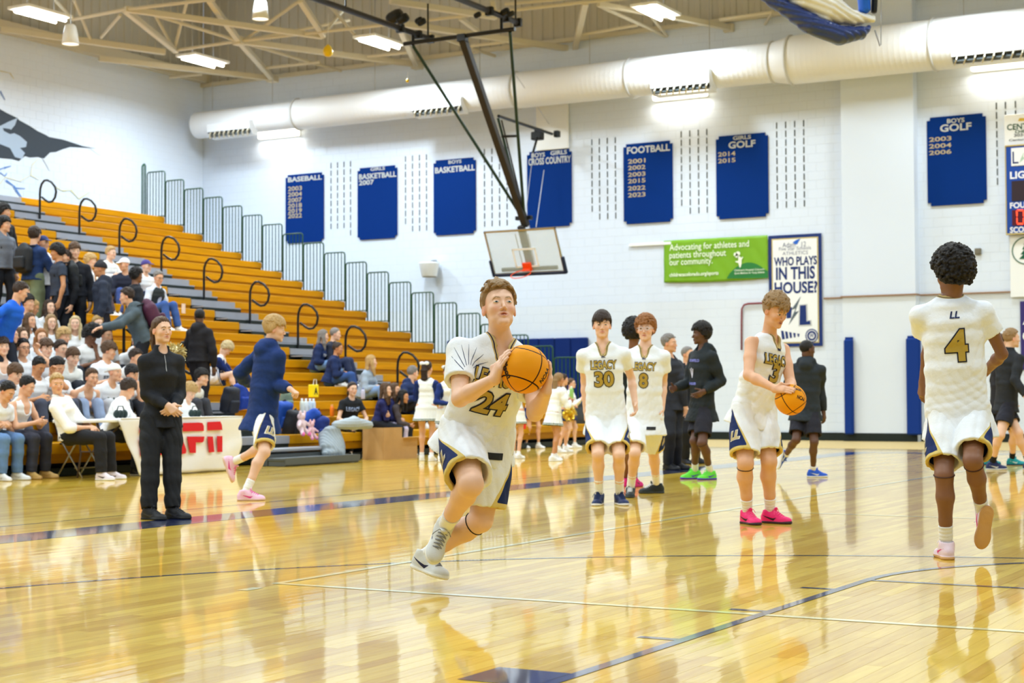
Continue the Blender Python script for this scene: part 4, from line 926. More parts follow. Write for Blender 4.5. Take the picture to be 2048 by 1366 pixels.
def eyes(J, par, col='brown'):
    if col not in _eye:
        s = S(); s.ell((0,0,0), (.0152,.0135,.0068), None, 0); V, Q = s.mesh(.0014); me = newmesh('eye', V, Q, True)
        a = me.attributes.new('iris', 'FLOAT', 'POINT'); a.data.foreach_set('value', (.0064-np.sqrt(V[:,0]**2+V[:,2]**2)).astype(np.float32)); b = me.attributes.new('pupil', 'FLOAT', 'POINT'); b.data.foreach_set('value', (.0030-np.sqrt(V[:,0]**2+V[:,2]**2)).astype(np.float32))
        c = me.attributes.new('lash', 'FLOAT', 'POINT'); c.data.foreach_set('value', (V[:,2]-.0030).astype(np.float32))
        me.materials.append(mat('eye_'+col, (206,198,192), .2, layers=(('iris', {'brown': (74,48,30), 'blue': (92,118,140), 'dark': (40,26,20)}[col]), ('pupil', (12,10,10)), ('lash', (40,28,24))))); _eye[col] = me
    for sx in (-1, 1):
        o = link('eye', _eye[col], None, par); p = J['hc']+J['hR']@np.array([sx*.031,.0735,.0055])*J['k']; M = np.eye(4); M[:3,:3] = J['hR']@rot(-sx*8,'z')*J['k']; M[:3,3] = p-np.array(par.location); o.matrix_local = Matrix(M.tolist())
# ---- hair
def hair_sdf(st, seed, det):
    s = S(); r = random.Random(seed); rg = np.random.default_rng(seed)
    t = dict(buzz=.004, short=.013, crop=.011, mop=.022, curly=.026, afro=.05, bigafro=.062, long=.014, swept=.020, pony=.008, bun=.008, part=.018, wild=.024, thin=.006).get(st, .012)
    hf = dict(mop=.050, curly=.050, afro=.052, bigafro=.05, part=.05, short=.070, crop=.068, long=.068, wild=.062, swept=.080, buzz=.066).get(st, .066); hb = dict(mop=-.075, curly=-.075, long=-.12, swept=-.05, bigafro=-.07, afro=-.06, part=-.07, wild=-.07).get(st, -.055)
    ts = t*(.35 if st == 'swept' else .5 if st in ('short','wild','mop','crop','part') else 1); R_ = np.array([.076+ts, .096+t*.8, .086+t*1.2]); c0 = np.array([0,-.014,.040+t*.15])
    def fn(P):
        x, y, z = P[0]-c0[0], P[1]-c0[1], P[2]-c0[2]
        k0 = np.sqrt((x/R_[0])**2+(y/R_[1])**2+(z/R_[2])**2); k1 = np.sqrt((x/R_[0]**2)**2+(y/R_[1]**2)**2+(z/R_[2]**2)**2); d = k0*(k0-1)/np.maximum(k1, 1e-6)
        if st in ('afro','bigafro','curly'): d = d-.011*wav(P, 190, seed, 6)-.010*wav(P, 80, seed+3, 4)
        elif st not in ('buzz','thin'): d = d-.0045*wav((P[0]*2.2, P[1]*.8, P[2]*.8), 90, seed, 6)
        ax = np.abs(P[0]); yy = P[1]-ax*.0
        hl = np.interp(yy, [-.07,-.035,-.012,.004,.016,.036,.062], [hb, hb*.8, -.018, -.012, .028, hf-.014, hf+(.014 if st in ('short','crop','pony','bun','thin','long') else 0)])
        d = d+t*.75*np.clip(1-(P[2]-hl)/.034, 0, 1)*(0 if st in ('afro','bigafro','buzz') else 1)
        return np.maximum(d, (hl-P[2])*.85)
    e = np.array([.03]*3); s.field(fn, c0-R_-e, c0+R_+e, .008)
    if st in ('short','mop','part','wild','crop','curly','swept') and det:
        n = dict(short=190, crop=170, mop=280, part=260, wild=420, swept=420, curly=260)[st]; ln = dict(short=.022, crop=.016, mop=.034, part=.036, wild=.036, swept=.042, curly=.016)[st]
        fine = det == 2; n = n if fine else int(n*.5); rs = 1. if fine else 1.35
        for i in range(n):
            a = r.uniform(-math.pi, math.pi); el = r.uniform(.12, 1.45); cr = np.array([math.cos(el)*math.sin(a), math.cos(el)*math.cos(a), math.sin(el)])
            p = c0+cr*R_*.97; lim = hf if p[1] > .04 else (.03 if p[1] > .012 else (.0 if p[1] > -.02 else hb))
            if p[2] < lim+.004: continue
            nn = nrm(cr/R_); crown = np.array([.01,-.05,.12]) if st != 'swept' else np.array([.11,.14,.06]); fl = nrm((p-crown)-nn*((p-crown)@nn)+rg.normal(size=3)*.35*(1 if st in ('wild','curly') else .5)); L = ln*r.uniform(.5, 1.2)
            lf = r.uniform(.001,.006)*(1.5 if st == 'wild' else 1)+(r.random() < .07)*(.010 if st == 'wild' else 0)+(.012 if st == 'swept' and p[0] > .02 and p[2] > .10 and r.random() < .3 else 0)
            def onh(z, lf): v_ = (z-c0)/R_; return c0+(z-c0)/np.linalg.norm(v_)*(.99)+nn*lf
            q = onh(p+fl*L, lf); q2 = onh(q+fl*L*.7-np.array([0,0,L*.2]), lf*1.4)
            if st in ('swept','short','crop') and min(q[2], q2[2]) < hf+.004 and max(q[1], q2[1]) > .035: continue
            s.chain([onh(p, .002), q, q2], [.0075*rs,.006*rs,.002*rs], .0015)
    if st in ('afro','bigafro','curly') and det:
        for i in range(750 if st != 'curly' else 320):
            v_ = nrm(rg.normal(size=3)); p = c0+v_*R_*r.uniform(.97,1.04); hl_ = np.interp(p[1], [-.07,-.035,-.012,.012,.05], [hb,hb*.8,-.01,.03,hf])
            if p[2] < hl_+.002: continue
            s.ell(p, (r.uniform(.007,.0115),)*3, None, .0015)
    if st in ('mop','part','short') and True:
        for i in range(14 if st != 'short' else 8):
            x = -.062+.124*i/(13 if st != 'short' else 7)+r.uniform(-.004,.004); sp = (abs(x)/.06); dz = .0 if st != 'part' else (-.018*min(1, abs(x)/.05)+.016*(abs(x) < .012))
            p0 = np.array([x*.8, .055, .098]); p1 = np.array([x*1.08, .087-.022*sp**2, .075-.01*sp]); p2 = np.array([x*1.22+r.uniform(-.006,.006), .097-.034*sp**2, hf+.0+dz+r.uniform(-.008,.008)])
            if st != 'short': s.chain([p0, p1, p2], [.014,.009,.002], .002)
            else: s.chain([p0, p1+np.array([0,-.012,.012])], [.014,.006], .004)
    if st in ('mop','part','curly') :
        for sx in (-1,1): s.ell((sx*.078,-.035,.010), (.012,.026,.034), None, .02)
    if st == 'long':
        for sx in (-1,1): s.chain([(sx*.066,.012,.055),(sx*.082,.002,-.03),(sx*.086,.022,-.14),(sx*.078,.045,-.26)], [.022,.030,.034,.018], .02)
        s.loft([((0,-.075,.0), .082, .035, (1,0,0)), ((0,-.092,-.13), .092, .036, (1,0,0)), ((0,-.085,-.28), .075, .022, (1,0,0))], .02)
        s.post = lambda P: -.005*np.sin(P[0]*260+3*wav(P, 12, seed, 3))-.003*wav(P, 70, seed, 4)
    if st == 'pony': s.chain([(0,-.10,.045),(0.005,-.135,.02),(.01,-.14,-.08),(.012,-.125,-.20)], [.028,.030,.027,.010], .015); s.post = lambda P: -.003*np.sin(P[0]*320+3*wav(P, 12, seed, 3))
    if st == 'backlong':
        s.loft([((0,-.085,.07), .05, .03, (1,0,0)), ((0,-.105,-.03), .062, .034, (1,0,0)), ((0,-.10,-.17), .06, .03, (1,0,0)), ((0,-.09,-.30), .035, .018, (1,0,0))], .02); s.post = lambda P: -.004*np.sin(P[0]*300+3*wav(P, 12, seed, 3))
    if st == 'bun': s.ell((0,-.075,.115), (.036,.034,.032), None, .01)
    return s
_hair = {}
def hair(J, par, st, colk, seed, vox, det):
    key = (st, colk, seed % 3 if det < 2 else seed, vox)
    if key not in _hair:
        V, Q = hair_sdf(st, seed if det == 2 else seed % 3, det).mesh(vox); me = newmesh('hair', V, Q, True)
        me.materials.append(mat('hair_'+colk, HAIRC[colk], .45, bump=.6, bscale=160, var=.35, vscale=60, stretch=(3,1,.6), spec=.35)); _hair[key] = me
    o = link('hair', _hair[key], None, par); M = np.eye(4); M[:3,:3] = J['hR']*J['k']; M[:3,3] = J['hc']-np.array(par.location); o.matrix_local = Matrix(M.tolist())
def cap(J, par, kind, colr, vox):
    key = (kind, colr, vox)
    if key not in _hair:
        s = S(); c = (0,-.014,.042)
        s.ell(c, (.087,.107,.098), None, .01, cuts=((np.array([0,0,.038 if kind != 'beanie' else .03]), np.array([0,.18 if kind != 'backcap' else .1,-1.])),))
        if kind == 'cap': s.ell((0,.115,.052), (.066,.062,.007), rot(-14,'x'), .008, cuts=((np.array([0,.06,0]), np.array([0,-1.,0])),))
        if kind == 'backcap': s.ell((0,-.125,.03), (.062,.05,.007), rot(20,'x'), .008)
        if kind == 'beanie': s.cone((-.0,.0,.125), (0,-.01,.13), .03, .03, .03)
        V, Q = s.mesh(vox); me = newmesh('cap', V, Q, True); me.materials.append(mat('cap_%d_%d_%d' % colr, colr, .7, bump=.3, bscale=120)); _hair[key] = me
    o = link('beanie' if kind == 'beanie' else 'cap', _hair[key], None, par); M = np.eye(4); M[:3,:3] = J['hR']*J['k']; M[:3,3] = J['hc']-np.array(par.location); o.matrix_local = Matrix(M.tolist())
# ---- shoes and socks
_shoe = {}
def footframe(J, sd):
    f = nrm(J[sd+'F']); u = J.get(sd+'U'); u = UP if u is None else u; u = nrm(u-f*(u@f)); return np.column_stack([np.cross(f, u), f, u])
def shoe(J, par, sd, c1, c2, c3, vox, laces=None, high=False):
    key = (c1, c2, c3, vox, high)
    if key not in _shoe:
        s = S(); cut = ((np.array([0,0,-.084]), np.array([0,0,-1.])),)
        s.ell((0,-.035,-.042), (.037,.046,.046), None, .02, cuts=cut); s.ell((0,.03,-.045), (.038,.08,.044), None, .03, cuts=cut); s.ell((-.002,.12,-.058), (.044,.068,.032), None, .03, cuts=cut)
        s.cone((0,-.012,.022 if high else .0), (0,.02,-.03), .0475, .044, .02); s.cone((0,.035,-.005), (0,.085,-.035), .024, .022, .02)
        s.ell((0,-.03,-.076), (.043,.055,.018), None, .012, cuts=cut); s.ell((0,.115,-.074), (.050,.078,.017), None, .012, cuts=cut); s.ell((0,.04,-.076), (.042,.1,.016), None, .012, cuts=cut)
        s.ell((0,-.015,.042 if high else .026), (.0375,.040,.03), None, .004, 's'); s.ell((0,.045,.018), (.021,.012,.03), rot(-35,'x'), .006)
        V, Q = s.mesh(vox); me = newmesh('shoe', V, Q, True)
        def sw(V):
            y, z = V[:,1], V[:,2]; zc = np.where(y < .05, -.052+.30*(.05-y), -.052+.5*(y-.05)); th = np.where(y < .05, .0095*(1-(.05-y)/.12), .0095-(y-.05)*.3); return np.minimum(np.minimum(th-np.abs(z-zc), y+.06), .078-y)
        for an, v in (('sole', -.066-V[:,2]+.10*np.maximum(0, V[:,1]-.13)), ('mark', sw(V))): a = me.attributes.new(an, 'FLOAT', 'POINT'); a.data.foreach_set('value', v.astype(np.float32))
        me.materials.append(mat('shoe_%s' % str(key[:3]), c1, .5, bump=.07, bscale=140, layers=(('mark', c3), ('sole', c2)))); _shoe[key] = me
    o = link('shoe', _shoe[key], None, par); M = np.eye(4); R = footframe(J, sd); M[:3,:3] = R*J['fk']; M[:3,3] = J[sd+'A']-np.array(par.location); o.matrix_local = Matrix(M.tolist())
    if laces:
        if 'laces' not in _shoe:
            mb = MB()
            for i in range(5):
                y = .052+.016*i; z = .024-(y-.035)*.56; mb.tube([(-.025,y,z-.011),(-.012,y+.002,z-.002),(0,y+.003,z+.002),(.012,y+.002,z-.002),(.025,y,z-.011)], .003, 5); mb.tube([(.025,y,z-.011),(.012,y+.006,z-.003),(0,y+.009,z-.002),(-.012,y+.012,z-.008),(-.025,y+.016,z-.02)], .0026, 5)
            mb.tube([(0,.05,.024),(.026,.052,.03),(.042,.062,.004),(.046,.066,-.012)], .0024, 5).tube([(0,.05,.024),(-.026,.05,.03),(-.043,.052,.004)], .0024, 5)
            lo = mb.build('laces', mat('lace_x', (240,240,240), .6), None); _shoe['laces'] = lo.data; bpy.data.objects.remove(lo)
        me = _shoe['laces'].copy(); me.materials.clear(); me.materials.append(mat('lace_%d_%d_%d' % laces, laces, .6)); l = link('laces', me, None, o)
def sock(J, par, sd, hgt, colr, vox, flip=False):
    A, K = J[sd+'A'], J[sd+'K']; k = J['k']; d = nrm(K-A); s = S(); s.chain([A-d*.0*k, A+d*.05*k, A+d*hgt*k], [.036*k,.0385*k,.0445*k*J['mus']], .01, cuts=((A+d*hgt*k, d),)); R = footframe(J, sd); s.cone(A, A+R[:,1]*.02*k-R[:,2]*.02*k, .034*k, .026*k, .01)
    s.post = lambda P: .0015*np.sin(_dot(P, A, d)*260); meshobj('sock', s.mesh(vox), mat('sock_%d_%d_%d' % colr, colr, .8, bump=.12, bscale=200), par)
# ---- clothes
def cloth(key, col, layers=(), rough=.75, fine=28): return mat(key, col, rough, bump=.22, bscale=fine, layers=layers, spec=.2, var=.05, vscale=200)
def shirt(J, par, name, colr, e=.02, sleeve='short', hem=-.16, neck='crew', vox=.012, m1=None, trim=None, folds=.004, seed=1, sl=.5, fem=False, layers=()):
    s = S(); P, N = J['P'], J['N']; up = nrm(N-P); k = J['k']; Fs = nrm(np.cross(J['sS'], up)); f = lambda t: P+(N-P)*t; b = J['b']; hol = []
    tn_ = torso_nodes(J, e, hem); s.loft(tn_, .03, cuts=((f(hem), -up),))
    for sd in 'LR':
        A, E, W = J[sd+'S'], J[sd+'E'], J[sd+'W']; m = J['mus']
        if sleeve == 'tank': s.cone(N-up*.06*k, A*.62+(N-up*.06*k)*.38, (.044+e)*k, (.038+e*.6)*k, .04); continue
        s.cone(N-up*.075*k, A, (.046+e)*k, (.047+e*.55)*k*m, .05); s.cone(N+up*.02*k, A*.62+(N-up*.06*k)*.38+up*.012*k, (.030+e*.3)*k, (.032+e*.35)*k, .04)
        if sleeve == 'cap': q = A+(E-A)*.35; s.cone(A, q, (.047+e*.6)*k, (.055+e)*k, .03, cuts=((q, nrm(E-A)),)); continue
        if sleeve == 'short': q = A+(E-A)*sl; rs_ = (.052+e*.85)*k*m; s.cone(A, q, (.047+e*.55)*k*m, rs_, .03, cuts=((q, nrm(E-A)),)); hol.append((q+nrm(E-A)*.02, q-nrm(E-A)*.03*k, rs_-.019)); continue
        if sleeve == 'half': q = E+(W-E)*.15; s.chain([A,E,q], [(.053+e*.8)*k*m,(.044+e)*k*m,(.045+e)*k], .02, cuts=((q, nrm(W-E)),) if 0 else ()); continue
        s.chain([A, A+(E-A)*.5, E], [(.047+e*.55)*k*m,(.046+e*.8)*k*m,(.041+e*.85)*k*m], .03)
        q = W-(W-E)*.04; s.chain([E, E+(q-E)*.5, q], [(.042+e*.9)*k*m,(.038+e*.8)*k,(.031+e*.35)*k], .02, cuts=((q, nrm(W-E)),))
    for h_ in hol: s.cone(h_[0], h_[1], h_[2], h_[2]*.9, .004, 's')
    nc = None
    if neck in ('crew','polo','tank'): nc = (N+up*.045*k-Fs*.01*k, N+Fs*.03*k+up*.0*k, .066*k, .062*k)
    elif neck == 'v': nc = (N+up*.05*k-Fs*.02*k, f(.875)+Fs*.11*k, .072*k, .014*k)
    elif neck == 'tankv': nc = (N+up*.05*k, f(.76)+Fs*.12*k, .085*k, .06*k)
    if neck in ('hood',):
        for a in range(7): an = math.pi*(.1+.8*a/6)+math.pi; s.ell(N+up*.012*k+(J['sS']*math.cos(an)*.085+Fs*math.sin(an)*.075)*k, (.042*k,)*3, None, .03)
        s.ell(f(.93)-Fs*.105*k, (.085*k,.06*k,.075*k), np.column_stack([J['sS'], Fs, np.cross(J['sS'], Fs)]), .03)
        s.cone(N+up*.01*k, N+up*.03*k, .07*k, .068*k, .02); nc = (N+up*.10*k+Fs*.01*k, N+Fs*.06*k+up*.01*k, .062*k, .05*k)
    if neck == 'collar': s.cone(N-up*.02*k, N+up*.055*k, .076*k, .066*k, .015, cuts=((N+up*.05*k, up),)); nc = (N+up*.10*k, N+up*.02*k+Fs*.04*k, .058*k, .052*k)
    if nc: s.cone(nc[0], nc[1], nc[2], nc[3], .006, 's')
    if folds:
        sd_ = nrm(J['sS'])
        def fold_(P):
            w1 = wav(P, 9, seed+1, 4); d1 = _dot(P, N, up); d2 = _dot(P, N, sd_); a = np.sin(d1*46+9*w1+d2*12); b_ = np.sin(d1*30-d2*44+6*w1); low = np.clip(-d1*2.6-.15, 0, 1)
            return folds*(wav(P, 28, seed, 6)+(.12+low*.6)*.55*(1-np.abs(a))**1.5+.45*low*(1-np.abs(b_))**1.5-.3)
        s.post = fold_
    at = {}; ly = list(layers)
    if m1 is not None:
        def sl_(V):
            r = np.full(len(V), -1.)
            for sd in 'LR':
                A, E, W = J[sd+'S'], J[sd+'E'], J[sd+'W']; dA = nrm(A-(N-up*.05*k)); x = (V-A)@dA+.03*k; near = np.min([np.linalg.norm(V-(A+(E-A)*t), axis=1) for t in (0,.25,.5,.75,1)]+[np.linalg.norm(V-(E+(W-E)*t), axis=1) for t in (.25,.5,.75,1)], 0); r = np.maximum(r, np.minimum(np.maximum(x, (V-A)@nrm(E-A)-.05), .105*k-near))
            return r
        at['sleeve'] = sl_; ly.append(('sleeve', m1))
    if trim is not None:
        a, b_, ra, rb = nc; ab = b_-a
        def tr(V): t = np.clip(((V-a)@ab)/(ab@ab), 0, 1); return (np.linalg.norm(V-a-t[:,None]*ab, axis=1)-(ra+(rb-ra)*t))/k
        at['trim'] = tr; ly += [(('trim',-.01,.010), trim[1]), (('trim',.010,.0155), trim[0]), (('trim',.0155,.021), trim[1])]
    o = meshobj(name, s.mesh(vox), cloth('%s_%s_%s' % (name, str(colr), str(ly)), colr, ly), par, at); J['shirt'] = o; return o
def legs_cloth(J, par, name, colr, kind='shorts', e=.02, u1=.82, vox=.012, band=None, folds=.004, seed=2, waist=.14, stripe=None):
    s = S(); P, N = J['P'], J['N']; up = nrm(N-P); k = J['k']; b = J['b']; f = lambda t: P+(N-P)*t; hol = []
    nd = [n for n in torso_nodes(J, e*.35)]; wl = f(waist); s.loft(nd[:3], .03, cuts=((wl, up),))
    for sd, sg in (('L',1),('R',-1)):
        Hh, K, A = J[sd+'H'], J[sd+'K'], J[sd+'A']; m = J['mus']; d = nrm(K-Hh); rt = .088*k*b*m
        if kind == 'shorts': q = Hh+(K-Hh)*u1; rq = .084*k*m+e*k*.95; s.chain([Hh+up*.02, Hh+(K-Hh)*.45, q], [rt+e*k*.35, rt+e*k*.55, rq], .03, cuts=((q, d),)); hol.append((q+d*.03, q-d*.03*k, rq-.021))
        else:
            fl = {'pants': (.02,.022,.026), 'leggings': (.004,.004,.004), 'baggy': (.035,.045,.06), 'jeans': (.014,.018,.024)}[kind]; An = A+(K-A)*(.02 if kind != 'leggings' else .12)
            s.chain([Hh, Hh+(K-Hh)*.5, K], [rt+fl[0]*k*.8, .076*k*m+fl[0]*k, .058*k*m+fl[1]*k], .03); s.chain([K, K+(An-K)*.4, K+(An-K)*.8, An], [.058*k*m+fl[1]*k, .055*k*m+fl[1]*k, .042*k+fl[2]*k, .042*k+fl[2]*k], .02, cuts=((An, nrm(A-K)),))
    for h_ in hol: s.cone(h_[0], h_[1], h_[2], h_[2]*.95, .004, 's')
    if folds:
        hs_ = nrm(J['sH'])
        def fold_(P):
            w1 = wav(P, 8, seed+2, 4); a = np.sin(_dot(P, N, hs_)*60+_dot(P, N, up)*12+5*w1); return folds*(wav(P, 26, seed, 6)+.9*(1-np.abs(a))**1.5-.35)
        s.post = fold_
    at = {}; ly = []
    if band:
        def uv(V):
            best = None
            for sd, sg in (('L',1),('R',-1)):
                Hh, K = J[sd+'H'], J[sd+'K']; d = (K-Hh); u = (V-Hh)@d/(d@d)/u1; c = Hh+np.clip(u, 0, 1)[:,None]*d*u1; q = V-c; out = J['sH']*sg; dn = nrm(d); out = nrm(out-dn*(out@dn)); fw = np.cross(dn, out)
                th = np.arctan2(np.abs(q@fw), q@out); D = np.linalg.norm(q, axis=1); best = (u, th, D) if best is None else tuple(np.where(D < best[2], n, o) for n, o in zip((u, th, D), best))
            return best
        nv = lambda V: (lambda u, th, D: np.minimum(u*1.25-th/.95, .93-u))(*uv(V)); gd = lambda V: (lambda u, th, D: np.minimum(u*1.25-th/.95+.22*np.clip(u-.1,0,1), np.minimum(u+.05, (D > .075*k)*2.-1)))(*uv(V))
        at = {'gold': gd, 'navy': nv}; ly = [('gold', band[1]), ('navy', band[0])]
    if stripe:
        at['stripe'] = lambda V: np.minimum(.012-np.abs(np.linalg.norm(V-J['LK'], axis=1)-.2), 1); ly = [('stripe', stripe)]
    o = meshobj(name, s.mesh(vox), cloth('%s_%s_%s' % (name, str(colr), str(ly)), colr, ly), par, at); J[kind] = o; return o
def skirt(J, par, colr, stripe, vox):
    s = S(); P, N = J['P'], J['N']; k = J['k']; up = nrm(N-P); d = nrm((J['LK']+J['RK'])/2-P) if J.get('sit') else nrm(-up*.6-UP*.6); a = P+up*.13*k; q = P+d*.24*k
    s.loft([(a,.13*k,.10*k,J['sH']),(P+d*.02,.185*k,.135*k,J['sH']),(q,.225*k,.18*k,J['sH']),(q+d*.03,.23*k,.185*k,J['sH'])], .02, cuts=((q, d),)); s.post = lambda X: .006*np.sin(np.arctan2(_dot(X, P, np.cross(J['sH'], up)), _dot(X, P, J['sH']))*22)*np.clip(_dot(X, P, d)*6, 0, 1)
    at = {'hemd': lambda V: (q-V)@d}
    meshobj('skirt', s.mesh(vox), cloth('skirt_%s%s' % (str(colr), str(stripe)), colr, ((('hemd',-.02,.008), stripe), (('hemd',.018,.032), stripe))), par, at)
# ---- flat marks laid on cloth
def decal(J, par, target, name, v, f, center, right, upv, m, lift=.004, back=.25, strict=False):
    """project a flat shape (2D verts) onto a mesh object along the direction into the body"""
    me = target.data; off = np.array(target.location)+np.array(target.parent.location); n = len(me.vertices); co = np.empty(n*3, np.float32); me.vertices.foreach_get('co', co); co = co.reshape(-1,3)+off
    if 'bvh'+target.name not in J: J['bvh'+target.name] = BVHTree.FromPolygons([tuple(c) for c in co], [tuple(p.vertices) for p in me.polygons])
    bv = J['bvh'+target.name]; right = nrm(right); upv = nrm(upv-right*(upv@right)); nn = np.cross(right, upv)     # nn points out of the body
    # split long edges so that the mark follows the cloth
    v = [np.array(p, float) for p in v]; T = [tuple(t) for t in f]
    for _ in range(6):
        out = []; mid = {}; ch = False
        for t in T:
            L = [np.linalg.norm(v[t[i]]-v[t[(i+1)%3]]) for i in range(3)]; i = int(np.argmax(L))
            if L[i] > .035:
                a, b_, c = t[i], t[(i+1)%3], t[(i+2)%3]; key = (min(a,b_), max(a,b_))
                if key not in mid: mid[key] = len(v); v.append((v[a]+v[b_])/2)
                out += [(a, mid[key], c), (mid[key], b_, c)]; ch = True
            else: out.append(t)
        T = out
        if not ch: break
    P_ = []
    for p in v:
        w = center+right*p[0]+upv*p[1]+nn*back; h = bv.ray_cast(Vector(w), Vector(-nn), back*2.2)
        if strict and h[0] is None: return None
        P_.append(np.array(h[0])+nn*lift if h[0] is not None else center+right*p[0]+upv*p[1])
    return link(name, newmesh(name, np.array(P_)-np.array(par.location), np.array(T)), m, par)
def fit(txt, w, h, off=.03, shear=0.):
    v, f = textmesh(txt, 1, off, shear); lo, hi = v.min(0), v.max(0); return (v-(lo+hi)/2)/(hi-lo)*np.array([w, h]), f
BLK = {'0': [[(0,0),(5,0),(5,8),(0,8)],[(1.7,1.7),(1.7,6.3),(3.3,6.3),(3.3,1.7)]]}
def print_text(J, par, tgt, txt, c, right, up, w, h, face, edge, name='lettering', shear=0., off=.035, ew=.018, lift=.004, back=.25):
    v, f = fit(txt, w+ew*.9, h+ew*.9, off+ew/h*.32, shear); decal(J, par, tgt, name+'_outline', v, f, c, right, up, edge, lift, back)
    v, f = fit(txt, w, h, off, shear); decal(J, par, tgt, name, v, f, c, right, up, face, lift+.0035, back)
# ---- assembling
def finish(J):
    k = J['H']/1.8; J.setdefault('k', k); J.setdefault('b', 1.); J.setdefault('mus', 1.); J.setdefault('fem', False); J.setdefault('hk', k*.98); J.setdefault('fk', k); return J
def pixpose(H, D, P, N, head, phi, hphi, hpitch, arms, legs, feet, ns=-1, sphi=None, roll=0, hroll=0, fem=False, b=1., mus=1., hd=0., tilt=0.):
    """pose from where the joints are seen; D is the depth of the pelvis, signs choose nearer/farther"""
    k = H/1.8; J = dict(H=H, fem=fem, b=b, mus=mus); J['P'] = PX(*P, D); J['N'] = solve(J['P'], *N, .50*k, ns); J['F'] = facing(phi); sphi = phi if sphi is None else sphi
    L = lambda a: nrm(np.cross(UP, facing(a)));
    up = nrm(J['N']-J['P']); sH = L(phi); sS = L(sphi); sS = nrm(sS-up*(sS@up)+UP*math.tan(math.radians(roll))); J['sH'] = nrm(sH+UP*math.tan(math.radians(tilt))); J['sS'] = sS
    J['hR'] = headframe(hdir(hphi, hpitch), hroll); hl = np.linalg.norm(PX(head[0], head[1], 10)-CC)
    dn = CM.T@(J['N']-CC); J['hc'] = PX(*head, -dn[2]+hd); sw = (.185 if not fem else .158)*k
    for sd, sg in (('L',1),('R',-1)):
        J[sd+'S'] = J['N']-up*.095*k+sS*sg*sw; a = arms[sd]
        if a[0] == 'w': J[sd+'E'], J[sd+'W'] = ik(J[sd+'S'], PX(a[1], a[2], D+a[3]) if len(a) == 5 else a[2], .30*k, .265*k, camdir(*a[-1]))
        else: J[sd+'E'] = solve(J[sd+'S'], a[0], a[1], .30*k, a[2]); J[sd+'W'] = solve(J[sd+'E'], a[3], a[4], .265*k, a[5])
        J[sd+'H'] = J['P']+J['sH']*sg*.092*k; l = legs[sd]; J[sd+'K'] = solve(J[sd+'H'], l[0], l[1], .435*k, l[2]); J[sd+'A'] = solve(J[sd+'K'], l[3], l[4], .425*k, l[5])
        ft = feet[sd]
        if len(ft) == 2:
            J[sd+'F'] = hdir(ft[0], 0); J[sd+'U'] = None; A_ = J[sd+'A']; A_[2] = .084*k; kp = J[sd+'K']-(J[sd+'H']+A_)/2; dist = np.linalg.norm(A_-J[sd+'H'])
            if dist < .855*k: J[sd+'K'], _ = ik(J[sd+'H'], A_, .435*k, .425*k, kp+J['F']*.02)
            else: J[sd+'K'] = J[sd+'H']+(A_-J[sd+'H'])*.506+nrm(kp+J['F']*.05)*.02
        else:
            T = solve(J[sd+'A'], ft[0], ft[1], .205*k, ft[2]); d = nrm(T-J[sd+'A']); sh = nrm(J[sd+'K']-J[sd+'A']); w = nrm(sh-d*(sh@d)); a = math.radians(ft[3] if len(ft) > 3 else 21.5); J[sd+'F'] = nrm(d*math.cos(a)+w*math.sin(a)); J[sd+'U'] = w
    return finish(J)
RES = {'fg': (.0125,.0045,.0042,.0085,.004,.0055), 'mid': (.015,.006,.0055,.011,.006,.008), 'bg': (.022,.0085,.0095,.0165,.0075,.012)}
def make_person(J, label, group=None, res='mid', skin='light', hairc='brown', hairst='short', eye='brown', top=None, over=None, bottom=None, sk=None, shoes=None, socks=None, hat=None, floor=0., seed=1, mouth=0, hands=True, extra=None):
    vb, vh, vd, vc, vhair, vs = RES[res]; base = (J['P'][0], J['P'][1], floor); t = thing('person', label, 'person', base, 0, group)
    s = body_sdf(J, hands, mouth); k = J['k']; hc = J['hc']; e = np.array([.125,.125,.135])*k; tiles = [(hc-e-(0,0,.02), hc+e*(1,1,.95), vh)]
    if hands:
        for sd in 'LR':
            c = (J[sd+'W']+J['hand_tip'+sd])/2; tiles.append((c-.115*k, c+.115*k, vd))
    meshobj('body', s.mesh(vb, tiles), skinmat(skin, hairc), t, body_attrs(J)); eyes(J, t, eye)
    if hairst != 'none': hair(J, t, hairst, hairc, seed, vhair, 2 if res != 'bg' else 1)
    if hat: cap(J, t, hat[0], hat[1], vhair)
    if sk: skirt(J, t, sk[0], sk[1], vc)
    if bottom: bb = dict(bottom); legs_cloth(J, t, bb.pop('name'), bb.pop('c'), vox=vc, seed=seed, **bb)
    if top: tt = dict(top); shirt(J, t, tt.pop('name'), tt.pop('c'), vox=vc, seed=seed, **tt)
    for sd in 'LR':
        if socks: sock(J, t, sd, socks[0], socks[1], vs)
        if shoes: shoe(J, t, sd, shoes[0], shoes[1], shoes[2], vs, shoes[3] if len(shoes) > 3 and res != 'bg' else None)
    if extra: extra(J, t)
    J['t'] = t; return J
